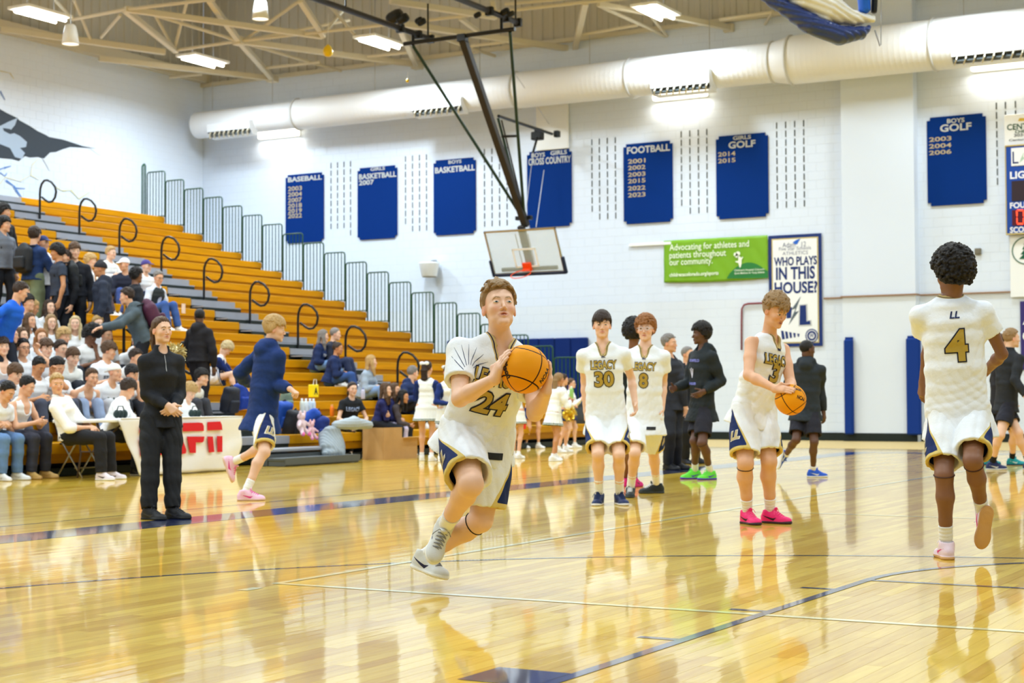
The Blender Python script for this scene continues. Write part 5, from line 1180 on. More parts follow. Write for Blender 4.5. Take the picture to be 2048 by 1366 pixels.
def extra_band(J, t, sd, frac, colr, name, w=.008, leg=True):
    A, B = (J[sd+'K'], J[sd+'A']) if leg else (J[sd+'E'], J[sd+'W']); d = nrm(B-A); c = A+(B-A)*frac; u = nrm(np.cross(d, UP)+1e-5); v_ = np.cross(d, u); me = [o for o in t.children if o.name.startswith('body')][0]; off = np.array(me.location)+np.array(t.location)
    if 'bvb' not in J: J['bvb'] = BVHTree.FromPolygons([tuple(np.array(q.co)+off) for q in me.data.vertices], [tuple(p.vertices) for p in me.data.polygons])
    pts = []
    for i in range(20):
        dr = u*math.cos(i*math.pi/10)+v_*math.sin(i*math.pi/10); o = c+dr*.11; h = J['bvb'].ray_cast(Vector(o), Vector(-dr), .2); pts.append((np.array(h[0]) if h[0] is not None else c+dr*.05)+dr*.002)
    MB(t.location).tube(pts, w/2, 6, close=True).build(name, mat('band_%d_%d_%d' % colr, colr, .6), t)
# ------------------------------------------------------------------ the players in front
WHT = (234,238,244); CRM = (234,237,242); NVY = (26,40,92); GLD = (206,184,116)
F_gold = mat('print_gold_face', (176,148,60), .5); F_edge = mat('print_dark_edge', (30,30,50), .5); F_navy = mat('print_navy2', (24,36,84), .5)
def ball(name_lb, c, r, rotd):
    t = thing('basketball', name_lb, 'basketball', c); s = S(); n = 72
    V = []; Q = []; m = 72
    for i in range(n+1):
        for j in range(m): a = math.pi*i/n; w = 2*math.pi*j/m; V.append((math.sin(a)*math.cos(w), math.sin(a)*math.sin(w), math.cos(a)))
    V = np.array(V); Q = [(i*m+j, i*m+(j+1)%m, (i+1)*m+(j+1)%m, (i+1)*m+j) for i in range(n) for j in range(m)]; Q = [q[::-1] for q in Q]
    x, y, z = V.T; ch = [np.abs(x), np.abs(y), np.abs(np.abs(z)-(.0)), ]
    c1 = np.abs(np.arccos(np.clip(x, -1, 1))-math.radians(52)); c2 = np.abs(np.arccos(np.clip(-x, -1, 1))-math.radians(52)); d = np.minimum.reduce([np.abs(y), np.abs(z), c1, c2])
    g = np.clip(1-d/.05, 0, 1); me = newmesh('ball_skin', V*(r*(1-.018*g))[:,None], Q, True)
    for an, vv in (('sa', y), ('sb', z), ('sc', np.arccos(np.clip(x, -1, 1))-math.radians(52)), ('sd', np.arccos(np.clip(-x, -1, 1))-math.radians(52))): a = me.attributes.new(an, 'FLOAT', 'POINT'); a.data.foreach_set('value', vv.astype(np.float32))
    me.materials.append(mat('ball_leather', (255,166,0), .5, bump=.5, bscale=900, spec=.2, layers=tuple(((q, -.03, .03), (60,26,18)) for q in ('sa','sb','sc','sd')))); o = link('ball_skin', me, None, t); o.rotation_euler = rotd
    return t, o
def ball_text(t, c, r, txt, dirv, right, w, h, m):
    v, f = fit(txt, w, h, .04); dirv = nrm(dirv); right = nrm(right-dirv*(right@dirv)); up = np.cross(dirv, right); P_ = []
    for p in v: q = dirv*r+right*p[0]+up*p[1]; P_.append(nrm(q)*(r+.0012))
    link('lettering', newmesh('lettering', np.array(P_), f), m, t)
M_ink = mat('ball_ink', (40,22,20), .5)
def jersey_marks(J, t, front, num, txt=None, hem=True, c_t=.56, l_t=.74, side=0., ns=(.17,.14), back=False, logo=True, shear=.0):
    N, P = J['N'], J['P']; up = nrm(N-P); F_ = nrm(np.cross(J['sS'], up)); rt = -J['sS']; tg = J['shirt']; f = lambda a: P+(N-P)*a; k = J['k']
    if back: F_ = -F_; rt = J['sS']
    # seen from outside, 'right' runs to the reader's right
    rr = -rt if not back else -rt
    rr = J['sS'] if not back else -J['sS']
    print_text(J, t, tg, num, f(c_t)+rr*side*k, rr, up, ns[0]*k, ns[1]*k, F_gold, F_edge, 'number', shear=shear)
    if txt: print_text(J, t, tg, txt, f(l_t)+rr*side*.3*k, rr, up, .235*k, .078*k, F_gold, F_edge, 'lettering', shear=shear, ew=.012)
    if logo and not back:
        c = f(.84); 
        for i in range(3): h = .012+.010*i; x = -.016+.013*i; v = [np.array(p) for p in ((x,-.012),(x+.010,-.012),(x+.010-.5*h,-.012+h),(x-.5*h,-.012+h))]; decal(J, t, tg, 'maker_mark', v, [(0,1,2),(0,2,3)], c, rr, up, F_navy, .004)
    if hem and not back:
        c = f(-.10)+rr*.085*k; v = [np.array(p) for p in ((-.045,-.016),(.045,-.016),(.045,.016),(-.045,.016))]; decal(J, t, tg, 'hem_tag', v, [(0,1,2),(0,2,3)], c, rr, up, mat('tag_black', (34,36,40), .5), .004)
def shorts_mark(J, t, sd, w=.085, h=.07, ph=0.):
    sg = 1 if sd == 'L' else -1; Hh, K = J[sd+'H'], J[sd+'K']; d = nrm(K-Hh); out = nrm(J['sH']*sg+J['F']*.25*1); out = nrm(out-d*(out@d)); rt = np.cross(-d, out); c = Hh+(K-Hh)*.56
    for s_, off in ((1.16,.003),(1.,.0055)):
        v, f = fit('LL', w*s_, h*s_, .05 if s_ == 1. else .09, .3); decal(J, t, J['shorts'], 'shorts_monogram', v, f, c, rt, -d, mat('mono_gold', (190,170,120), .5) if s_ == 1. else mat('mono_white', (236,232,222), .5), off, .3)
uni = dict(name='shorts', c=CRM, kind='shorts', e=.03, folds=.006, u1=.84, band=((26,42,92), (214,190,112)), waist=.1)
T1 = time.time()
# number 24, mid stride with the ball
bc = PX(1049, 738.5, 8.02); BR_ = .1195
tb, ob = ball('orange basketball held up in both hands by player 24', bc, BR_, Matrix((CM@rot(60,'z')@rot(35,'x')@rot(20,'y')).tolist()).to_euler())
ball_text(tb, bc, BR_, 'Wilson', camdir(-.78,.12,.62), camdir(.25,-.85,.3), .13, .038, M_ink)
ball_text(tb, bc, BR_, 'NCAA', camdir(.86,-.25,.5), camdir(.3,.85,-.4), .09, .03, M_ink)
J = pixpose(1.86, 8.52, (952,868), (1001,680), (999,618), 8, 13, 19, dict(R=(938,789,-1,988,757,-1), L=(1066,812,-1,1098,790,-1)),
            dict(R=(942,968,-1,890,1052,1), L=(962,1040,-1,852,1110,1)), dict(R=(862,1128,-1), L=(893,1158,-1)), ns=-1, sphi=10, roll=1, hd=-.03, mus=1.06, b=1.02)
def grab(J, sd, bc, br, wd, dd, pole, dist=.035):
    k = J['k']; W = bc+camdir(*wd)*(br+dist); J[sd+'E'], J[sd+'W'] = ik(J[sd+'S'], W, .30*k, .265*k, camdir(*pole)); W = J[sd+'W']; n = nrm(bc-W); d = camdir(*dd); d = nrm(d-n*(d@n)); J['hand'+sd] = dict(d=d, n=n, grip=(bc, br), spread=.14)
grab(J, 'R', bc, BR_, (-.93,-.30,.12), (.3,.9,.35), (-.6,-1,-.1)); grab(J, 'L', bc, BR_, (.66,-.68,-.1), (.75,.75,-.1), (-.1,-1,-.1))
def x24(J, t):
    jersey_marks(J, t, True, '24', 'LEGACY', c_t=.42, l_t=.68, ns=(.17,.115), shear=.18, hem=True); extra_band(J, t, 'L', .12, (40,30,34), 'knee_band', .007); shorts_mark(J, t, 'R')
    MB(t.location)
    # dark seam lines of the undershirt shoulder
    up = nrm(J['N']-J['P']); F_ = nrm(np.cross(J['sS'], up)); c = J['RS']
    for i in range(7):
        a = math.radians(-60+20*i); v = []; 
        for (rr_, w) in ((.035,.0014),(.075,.0016),(.115,.0005)): v += [np.array([math.cos(a+1.6)*rr_-math.sin(a+1.6)*w, math.sin(a+1.6)*rr_+math.cos(a+1.6)*w]), np.array([math.cos(a+1.6)*rr_+math.sin(a+1.6)*w, math.sin(a+1.6)*rr_-math.cos(a+1.6)*w])]
        decal(J, t, J['shirt'], 'sleeve_seam', v, [(0,1,3),(0,3,2),(2,3,5),(2,5,4)], c+F_*.0-up*.055+J['sS']*.03, J['sS'], up, F_navy, .002, .25, True)
make_person(J, 'player wearing number 24 striding toward the camera, ball raised at his chest', res='fg', skin='fair', hairc='ltbrown', hairst='swept', eye='blue', top=dict(name='jersey', c=CRM, e=.022, sleeve='short', hem=-.22, neck='v', trim=((56,50,60),(196,170,110)), folds=.008, sl=.62), bottom=uni,
            socks=(.11,(240,240,240)), shoes=((214,216,216),(236,236,230),(30,32,70),(140,142,150)), seed=11, mouth=.6, extra=x24)
# number 3, dribbling in pink shoes
bc = PX(1581, 799.5, 12.55)
tb, ob = ball('orange basketball held low by the player in pink shoes', bc, .1195, Matrix((CM@rot(-55,'z')@rot(30,'x')).tolist()).to_euler())
ball_text(tb, bc, .1195, 'NCAA', camdir(.55,.12,.8), camdir(1,-.25,0), .085, .032, M_ink); ball_text(tb, bc, .1195, 'Wilson', camdir(.2,.75,.65), camdir(1,-.1,0), .10, .03, M_ink)
J = pixpose(1.84, 13.0, (1506,822), (1540,669), (1551,624), 30, 34, -22, dict(R=(1470,747,-1,1535,778,-1), L=(1556,752,1,1580,770,-1)), dict(R=(1487,911,-1,1494,996,1), L=(1537,903,-1,1540,989,1)), dict(R=(20,-4), L=(48,-8)), ns=-1, sphi=38, hd=-.1, mus=1.06)
grab(J, 'R', bc, .1195, (-.80,.55,.25), (.9,-.1,.5), (-.9,-.4,-.2)); grab(J, 'L', bc, .1195, (.15,.55,-.8), (.7,-.7,0), (.3,-1,-.3))
def x3(J, t): jersey_marks(J, t, True, '3', 'LEGACY', c_t=.53, l_t=.70, ns=(.085,.14), shear=.0); extra_band(J, t, 'R', .1, (60,36,30), 'knee_band', .008); shorts_mark(J, t, 'R')
make_person(J, 'player in sleeveless jersey and pink shoes bending over a held ball', res='fg', skin='light', hairc='ltbrown', hairst='wild', top=dict(name='jersey', c=CRM, e=.02, sleeve='tank', hem=-.2, neck='v', trim=((60,54,50),(196,170,110)), folds=.008), bottom=uni,
            socks=(.12,(236,236,236)), shoes=((240,44,120),(62,44,52),(50,28,40),(250,90,140)), seed=21, mouth=.5, extra=x3)
# number 4, jogging away
J = pixpose(1.85, 10.25, (1917,830), (1901,597), (1904,551), 176, 202, 0, dict(L=(1858,688,1,1846,766,1), R=(2004,708,1,1972,742,1)), dict(L=(1889,930,-1,1892,1060,1), R=(1946,922,-1,1966,1030,1)), dict(L=(178,-6), R=(1957,1120,-1,40)), ns=1, hd=-.02, sphi=172, mus=.95)
J['RF'] = nrm(camdir(-.10,-.97,-.2)); J['RU'] = camdir(.05,.15,-.95)
def x4(J, t):
    jersey_marks(J, t, False, '4', None, c_t=.60, ns=(.13,.19), back=True); extra_band(J, t, 'L', .0, (70,40,30), 'knee_band', .008); extra_band(J, t, 'R', .08, (70,40,30), 'knee_band', .008); shorts_mark(J, t, 'L')
    N, P = J['N'], J['P']; up = nrm(N-P); 
    v, f = fit('LL', .062, .045, .03, .25); decal(J, t, J['shirt'], 'collar_monogram', v, f, P+(N-P)*.86, -J['sS'], up, F_navy, .004)
make_person(J, 'player wearing number 4 seen from behind, jogging away with one sole raised', res='fg', skin='brown', hairc='black', hairst='afro', top=dict(name='jersey', c=(234,238,246), e=.03, sleeve='short', hem=-.2, neck='crew', trim=((60,54,50),(196,170,110)), folds=.008, sl=.5), bottom=dict(uni, u1=.8),
            socks=(.12,(232,232,230)), shoes=((236,212,226),(206,160,104),(214,30,120),(240,230,240)), seed=31, extra=x4)
# number 30 and his team mate in goggles
J = pixpose(1.84, 15.4, (1212,838), (1206,689), (1204,652), -4, -2, 2, dict(R=(1169,762,1,1172,822,-1), L=(1263,757,1,1270,806,-1)), dict(R=(1196,900,-1,1198,979,1), L=(1238,896,-1,1239,969,1)), dict(R=(-14,-4), L=(14,-4)), ns=-1, mus=.96)
def x30(J, t): jersey_marks(J, t, True, '30', 'LEGACY', c_t=.54, l_t=.73, ns=(.175,.14)); shorts_mark(J, t, 'L')
make_person(J, 'player wearing number 30 walking toward the camera with arms hanging', res='mid', skin='fair', hairc='dkbrown', hairst='part', top=dict(name='jersey', c=(234,238,244), e=.025, sleeve='short', hem=-.2, neck='v', trim=((56,60,50),(196,170,110)), folds=.007), bottom=uni,
            socks=(.17,(240,240,240)), shoes=((30,46,92),(236,236,236),(30,46,92),(30,46,92)), seed=41, extra=x30)
J = pixpose(1.86, 16.5, (1288,840), (1291,693), (1291,659), -10, -14, 0, dict(R=(1268,768,1,1266,818,-1), L=(1327,768,1,1324,818,-1)), dict(R=(1271,902,-1,1261,970,1), L=(1300,898,1,1313,966,1)), dict(R=(-8,-4), L=(-75,-4)), ns=-1, mus=.96)
def x8(J, t):
    jersey_marks(J, t, True, '8', 'LEGACY', c_t=.54, l_t=.73, ns=(.085,.14)); shorts_mark(J, t, 'L'); R, hc, k = J['hR'], J['hc'], J['k']; mb = MB(t.location); T = lambda x, y, z: hc+R@np.array([x,y,z])*k
    for sx in (-1, 1): mb.tube([T(sx*.031+.021*math.cos(a*.5236), .098-.25*abs(sx*.031+.021*math.cos(a*.5236))**1.2, .006+.017*math.sin(a*.5236)) for a in range(12)], .0028, 6, close=True); mb.tube([T(sx*.053,.084,.012), T(sx*.08,.02,.012), T(sx*.082,-.02,.01)], .003, 6)
    mb.tube([T(-.01,.1,.012), T(.01,.1,.012)], .0028, 6); mb.build('goggles', mat('goggle_frame', (210,206,220), .3), t)
make_person(J, 'curly haired player in clear goggles standing half behind number 30', res='mid', skin='fair', hairc='ginger', hairst='curly', top=dict(name='jersey', c=(234,238,244), e=.025, sleeve='short', hem=-.2, neck='v', trim=((56,60,50),(196,170,110)), folds=.007), bottom=uni,
            socks=(.17,(240,240,240)), shoes=((36,44,46),(60,64,66),(36,44,46),(230,230,230)), seed=51, mouth=.4, extra=x8)
# woman in black
J = pixpose(1.70, 14.0, (322,838), (323,702), (324,662), 32, 44, 3, dict(R=('w',336,812,-.19,(-.35,-1,-.25)), L=('w',349,813,-.15,(.05,-1,-.7))), dict(R=(299,910,-1,298,1011,1), L=(345,908,-1,346,1007,1)), dict(R=(62,-5), L=(66,-5)), ns=-1, fem=True, hd=.0, b=.96)
J['handR'] = dict(d=camdir(.7,-.55,.2), n=camdir(.1,-.3,-1), curl=30); J['handL'] = dict(d=camdir(-.75,-.6,.35), n=camdir(-.2,.1,-1), curl=34)
def xw(J, t):
    N, P = J['N'], J['P']; up = nrm(N-P); F_ = nrm(np.cross(J['sS'], up)); v = [np.array(p) for p in ((-.0022,-.13),(.0022,-.13),(.0022,.05),(-.0022,.05))]
    decal(J, t, J['shirt'], 'zip', v, [(0,1,2),(0,2,3)], P+(N-P)*.93, J['sS'], up, M_metal, .003)
make_person(J, 'woman in black quarter-zip and black trousers standing with hands clasped', res='fg', skin='fair', hairc='brown', hairst='pony', top=dict(name='jacket', c=(34,36,42), e=.014, sleeve='long', hem=-.12, neck='collar', folds=.006), bottom=dict(name='trousers', c=(30,31,34), kind='pants', folds=.007), shoes=((36,36,40),(24,24,26),(60,60,66),(40,40,44)), seed=61, extra=xw)
# hooded runner in pink shoes
J_hand = dict(curl=58)
J = pixpose(1.84, 16.6, (524,832), (541,691), (550,660), 112, 98, -6, dict(L=(480,746,1,497,770,1), R=('w',580,778,-.28,(-.2,-1,-.3))), dict(R=(545,889,-1,491,967,1), L=(533,893,-1,466,924,1)), dict(R=(92,-3), L=(457,970,1,50)), ns=1, sphi=128, mus=.95, hd=.0)
J['handR'] = dict(d=camdir(.75,-.5,.1), n=camdir(-.4,-.8,-.2), curl=66); J['handL'] = dict(curl=50); J['LF'] = camdir(.34,-.92,.1); J['LU'] = camdir(.9,.36,-.1)
def xr(J, t): shorts_mark(J, t, 'R', .1, .085)
make_person(J, 'blond runner in a navy hooded top and pale pink shoes heading right', res='mid', skin='fair', hairc='blond', hairst='mop', top=dict(name='hooded_top', c=(28,52,108), e=.035, sleeve='long', hem=-.22, neck='hood', folds=.009), bottom=dict(uni, e=.026), socks=(.13,(240,240,240)), shoes=((242,196,222),(226,190,176),(220,60,150),(226,60,150)), seed=71, extra=xr)
# visiting players and coaches
dk = dict(name='shorts', c=(40,40,50), kind='shorts', e=.026, u1=.78)
J = pixpose(1.88, 19.9, (1404,818), (1406,697), (1402,669), -80, -92, -2, dict(R=(1377,766,-1,1350,776,-1), L=(1442,762,1,1408,783,-1)), dict(R=(1392,872,-1,1390,922,1), L=(1402,874,-1,1421,914,1)), dict(R=(-70,-3), L=(-58,-10)), ns=-1, sphi=-62, mus=.92)
def xg(J, t):
    N, P = J['N'], J['P']; up = nrm(N-P); b = mat('print_periwinkle', (130,136,220), .5); f = lambda a: P+(N-P)*a
    for s_, a, w, h in (('BROOMFIELD',.80,.22,.035),('EAGLES',.42,.15,.03)): v, q = fit(s_, w, h, .05); decal(J, t, J['shirt'], 'lettering', v, q, f(a), J['sS'], up, b, .004)
    for sx in (-1, 0, 1):
        v = [np.array(p) for p in ((sx*.03-.006,.05-.01*abs(sx)),(sx*.03+.006,.05-.01*abs(sx)),(.007,-.07),(-.007,-.07))]; decal(J, t, J['shirt'], 'emblem', v, [(0,2,1),(0,3,2)], f(.61), J['sS'], up, mat('print_lilac', (210,212,240), .5), .004)
    extra_band(J, t, 'L', .0, (40,30,30), 'knee_band', .007)
make_person(J, 'visiting player in dark hooded shirt, green and purple shoes, shaking hands', res='mid', skin='dark', hairc='black', hairst='curly', eye='dark', top=dict(name='hooded_shirt', c=(38,44,48), e=.028, sleeve='long', hem=-.2, neck='hood', folds=.008), bottom=dk, socks=(.12,(236,236,236)), shoes=((110,230,70),(98,66,200),(90,60,190),(120,240,90)), seed=81, extra=xg)
J = pixpose(1.72, 20.3, (1612,822), (1614,724), (1615,700), 140, 112, 0, dict(L=(1576,768,1,1592,796,1), R=(1640,778,1,1647,824,-1)), dict(L=(1592,880,-1,1570,912,1), R=(1627,879,-1,1626,928,1)), dict(R=(88,-4), L=(1561,948,1,50)), ns=1, sphi=160, mus=.9)
J['LF'] = camdir(-.25,-.95,-.1); J['LU'] = camdir(.85,-.1,-.5)
make_person(J, 'visiting boy in dark hooded shirt and bright blue shoes walking away', res='mid', skin='dark', hairc='black', hairst='buzz', top=dict(name='hooded_shirt', c=(44,50,56), e=.03, sleeve='long', hem=-.2, neck='hood', folds=.008), bottom=dict(dk, e=.034), socks=(.08,(240,240,240)), shoes=((38,92,214),(236,238,244),(230,236,246),(38,92,214)), seed=91)
J = pixpose(1.86, 22.6, (1343,806), (1340,716), (1339,688), 50, 62, 2, dict(R=(1322,762,1,1336,800,-1), L=(1362,758,-1,1371,815,1)), dict(R=(1337,868,-1,1336,926,1), L=(1350,868,-1,1353,926,1)), dict(R=(50,-3), L=(76,-3)), ns=1, mus=1.05, b=1.12)
make_person(J, 'grey haired coach in dark polo standing behind number 30 and goggles player', res='mid', skin='light', hairc='grey', hairst='crop', top=dict(name='polo_shirt', c=(44,46,54), e=.022, sleeve='long', hem=-.16, neck='collar'), bottom=dict(name='trousers', c=(40,42,50), kind='pants'), shoes=((26,26,32),(20,20,22),(40,40,44)), seed=101)
J = pixpose(1.80, 24.4, (1376,806), (1375,732), (1376,710), 30, 48, 0, dict(R=(1362,768,1,1366,800,-1), L=(1392,768,1,1392,800,-1)), dict(R=(1371,862,-1,1370,912,1), L=(1386,862,-1,1392,911,1)), dict(R=(30,-3), L=(90,-3)), ns=1, mus=1.05, b=1.1)
make_person(J, 'balding coach in black jacket, half hidden by the green-shoed player', res='bg', skin='light', hairc='grey', hairst='thin', top=dict(name='jacket', c=(30,32,40), e=.022, sleeve='long', hem=-.16, neck='collar'), bottom=dict(name='trousers', c=(32,34,42), kind='pants'), shoes=((26,28,36),(20,20,22),(40,40,44)), seed=103)
J = pixpose(1.84, 18.4, (1268,826), (1266,710), (1268,668), 190, 170, 0, dict(L=(1250,770,1,1252,815,1), R=(1284,770,1,1284,815,1)), dict(L=(1258,882,-1,1250,938,1), R=(1272,882,-1,1268,955,1)), dict(L=(185,-3), R=(150,-3)), ns=1)
make_person(J, 'dark haired person in black with pink shoes, mostly hidden behind goggles player', res='bg', skin='brown', hairc='black', hairst='afro', top=dict(name='shirt', c=(30,36,38), e=.022, sleeve='short', hem=-.16), bottom=dict(dk), shoes=((222,40,130),(200,40,120),(90,30,80)), seed=105)
J = pixpose(1.88, 22.1, (2012,812), (2019,702), (2024,678), 96, 98, 2, dict(L=(2002,756,-1,2020,795,1), R=(2030,760,-1,2052,793,-1)), dict(R=(1998,866,-1,1984,918,1), L=(2034,866,-1,2058,924,1)), dict(R=(84,-3), L=(92,-3)), ns=1, sphi=118, mus=.98)
make_person(J, 'visiting player in black quarter-zip walking right by the picture edge', res='mid', skin='fair', hairc='ltbrown', hairst='crop', top=dict(name='quarter_zip', c=(40,42,46), e=.022, sleeve='long', hem=-.1, neck='collar'), bottom=dict(dk, u1=.62), socks=(.12,(28,28,32)), shoes=((34,44,92),(220,224,230),(220,224,230),(34,44,92)), seed=107)
J = pixpose(1.82, 23.4, (2000,812), (2002,712), (2003,688), 90, 90, 0, dict(L=(1988,760,1,1992,800,-1), R=(2006,762,1,2004,800,-1)), dict(R=(2034,868,-1,2024,908,1), L=(1990,868,-1,1976,906,1)), dict(R=(84,-3), L=(95,-3)), ns=1)
make_person(J, 'person in black with teal shoes hidden behind the quarter-zip player', res='bg', skin='fair', hairc='brown', hairst='short', top=dict(name='shirt', c=(34,34,40), e=.022, sleeve='long', hem=-.16), bottom=dict(dk), socks=(.12,(28,28,32)), shoes=((24,150,160),(30,80,120),(220,240,240)), seed=109)
print('fg people', round(time.time()-T1,1))
# ------------------------------------------------------------------ spectators, cheerleaders
T2 = time.time()
def gpose(H, P, phi, hphi, hpitch, lean=12, kind='sit', arms='knees', footz=None, fem=False, b=1., slump=0., mus=.95, side=0., hroll=0., sphi=None, knee=None, step=.1):
    k = H/1.8; J = dict(H=H, fem=fem, b=b, mus=mus, sit=kind == 'sit'); F_ = facing(phi); J['F'] = F_; P = np.array(P, float); J['P'] = P; L = nrm(np.cross(UP, F_)); a = math.radians(lean)
    up = nrm(UP*math.cos(a)+F_*math.sin(a)+L*math.sin(math.radians(side))); J['N'] = P+up*.50*k; sF = facing(sphi if sphi is not None else phi); sL = nrm(np.cross(UP, sF)); sL = nrm(sL-up*(sL@up)); J['sH'] = L; J['sS'] = sL
    hd = hdir(hphi, hpitch); J['hR'] = headframe(hd, hroll); J['hc'] = J['N']+nrm(up+UP)*.155*k+hd*.028*k; sw = (.185 if not fem else .158)*k; fS = nrm(np.cross(sL, up))
    fz = footz if footz is not None else P[2]-.53*k
    for sd, sg in (('L',1),('R',-1)):
        S_ = J['N']-up*.095*k+sL*sg*sw; J[sd+'S'] = S_; H_ = P+L*sg*.092*k; J[sd+'H'] = H_
        if kind == 'sit':
            A_ = H_+F_*(.40 if knee is None else knee)*k+L*sg*.05; A_[2] = fz+.085*k; J[sd+'K'], J[sd+'A'] = ik(H_, A_, .435*k, .425*k, UP+F_*.5)
        else:
            st = step*(1 if sd == 'L' else -1); A_ = H_+F_*st*k+L*sg*.015; A_[2] = fz+.085*k; J[sd+'K'], J[sd+'A'] = ik(H_, A_, .435*k, .425*k, F_)
        J[sd+'F'] = nrm(F_+L*sg*.2); J[sd+'U'] = None
        ar = arms if isinstance(arms, str) else arms[0 if sd == 'L' else 1]; K = J[sd+'K']; pole = L*sg*.8-UP*.5-F_*.4
        if ar == 'knees': T = K-F_*.06*k+UP*.075*k; 
        elif ar == 'clasp': T = (J['N']+P)/2*.35+(P+F_*.42*k+UP*.12*k)*.65+L*sg*.035*k; J['hand'+sd] = dict(d=nrm(F_*.6-L*sg*.75-UP*.1), n=nrm(-UP*.3-L*sg*.5), curl=38)
        elif ar == 'lap': T = P+F_*.26*k+L*sg*.05*k+UP*.10*k; J['hand'+sd] = dict(d=nrm(F_*.5-L*sg*.8), n=-UP, curl=20)
        elif ar == 'down': T = S_-UP*.545*k+F_*.06*k+L*sg*.05*k
        elif ar == 'face': T = J['hc']+hd*.07*k-UP*.17*k+L*sg*.03*k; J['hand'+sd] = dict(d=nrm(UP-L*sg*.2), n=-hd, curl=40); pole = L*sg*.4-UP
        elif ar == 'raise': T = J['hc']+hd*.12*k+L*sg*.13*k-UP*.03; J['hand'+sd] = dict(d=nrm(UP+F_*.2), n=F_, curl=48); pole = L*sg*.6-UP
        elif ar == 'front': T = J['N']-UP*.22*k+fS*.26*k+L*sg*.05*k; J['hand'+sd] = dict(d=nrm(fS-L*sg*.6+UP*.3), n=nrm(-L*sg), curl=32); pole = L*sg*.6-UP
        elif ar == 'table': T = P+F_*.42*k+UP*.20*k+L*sg*.1*k; J['hand'+sd] = dict(d=nrm(F_*.7-L*sg*.6), n=-UP, curl=18)
        elif ar == 'hip': T = P+L*sg*.17*k+UP*.08*k-F_*.02; pole = L*sg-F_*.2; J['hand'+sd] = dict(d=nrm(F_-UP*.4-L*sg*.3), n=-L*sg, curl=20)
        elif ar == 'fold': T = (J['N']*.45+P*.55)+fS*.17*k-L*sg*.10*k; J['hand'+sd] = dict(d=nrm(-L*sg), n=-fS, curl=15); pole = L*sg-UP*.8
        elif ar == 'shoe': T = J['LA' if 'LA' in J else sd+'A']+UP*.12+F_*.05; pole = L*sg
        elif ar == 'reach': T = S_+F_*.48*k-UP*.22*k; J['hand'+sd] = dict(d=nrm(F_-UP*.2), n=-UP, curl=20)
        else: T = np.array(ar, float)
        J[sd+'E'], J[sd+'W'] = ik(S_, T, .30*k, .265*k, pole)
    return finish(J)
def seat_solve(px, py, H, phi, hphi, hpitch, lean0=14, kmax=20, kfix=None):
    """choose the row whose seated head falls on the sight line; a forward lean takes up what is left"""
    k_ = H/1.8; F_ = facing(phi); best = None; hd = hdir(hphi, hpitch)
    for r in (range(kmax) if kfix is None else [kfix]):
        for a in range(-4, 60, 3):
            ar = math.radians(a); up = UP*math.cos(ar)+F_*math.sin(ar); off = up*.50*k_+nrm(up+UP)*.155*k_+hd*.028*k_+np.array([0,0,.11*k_]); X = rowx(r)-.34+off[0]; q = onX(px, py, X); e = abs(q[2]-(rowz(r)+off[2]))+.0036*abs(a-lean0)
            if best is None or e < best[0]: best = (e, r, a, q-off)
    e, r, a, s = best; return r, a, np.array([rowx(r)-.34, s[1], rowz(r)+.11*k_])
TEE = lambda c=WHT, **kw: dict(dict(name='t_shirt', c=c, e=.022, sleeve='short', hem=-.06, neck='crew', folds=.004), **kw)
TANK = lambda c=WHT, **kw: dict(dict(name='tank_top', c=c, e=.012, sleeve='tank', hem=-.02, neck='tankv', folds=.003), **kw)
LS = lambda c, **kw: dict(dict(name='sweatshirt', c=c, e=.026, sleeve='long', hem=-.08, neck='crew', folds=.005), **kw)
HD = lambda c, **kw: dict(dict(name='hooded_top', c=c, e=.03, sleeve='long', hem=-.1, neck='hood', folds=.005), **kw)
PANT = lambda c=(44,46,54), kd='pants', **kw: dict(dict(name='trousers', c=c, kind=kd), **kw)
JEANS = (92,124,168); SH = ((232,232,230),(236,236,234),(200,200,204)); SHB = ((40,40,44),(220,220,220),(90,90,96))
G = 'students seated in the near bleachers'
def seated(px, py, phi, hphi, hp, skin, hairc, hs, top, bottom, label, arms='clasp', H=1.80, fem=False, hat=None, kfix=None, group=None, res='bg', shoes=SH, mouth=0, lean0=14, b=1., eye='brown', extra=None, sk=None, seed=None, **kw):
    r, a, P = seat_solve(px, py, H, phi, hphi, hp, lean0, kfix=kfix); fz = rowz(r-1)+.0 if r > 0 else 0.
    if r > 0: fz = rowz(r-1)
    J = gpose(H, P, phi, hphi, hp, a, 'sit', arms, fz, fem, b, knee=.52 if r > 0 else .40, **kw)
    return make_person(J, label, group, res, skin, hairc, hs, eye, top, None, bottom, sk, shoes, None, hat, max(0, fz), seed or int(px*7+py) % 97, mouth, True, extra)
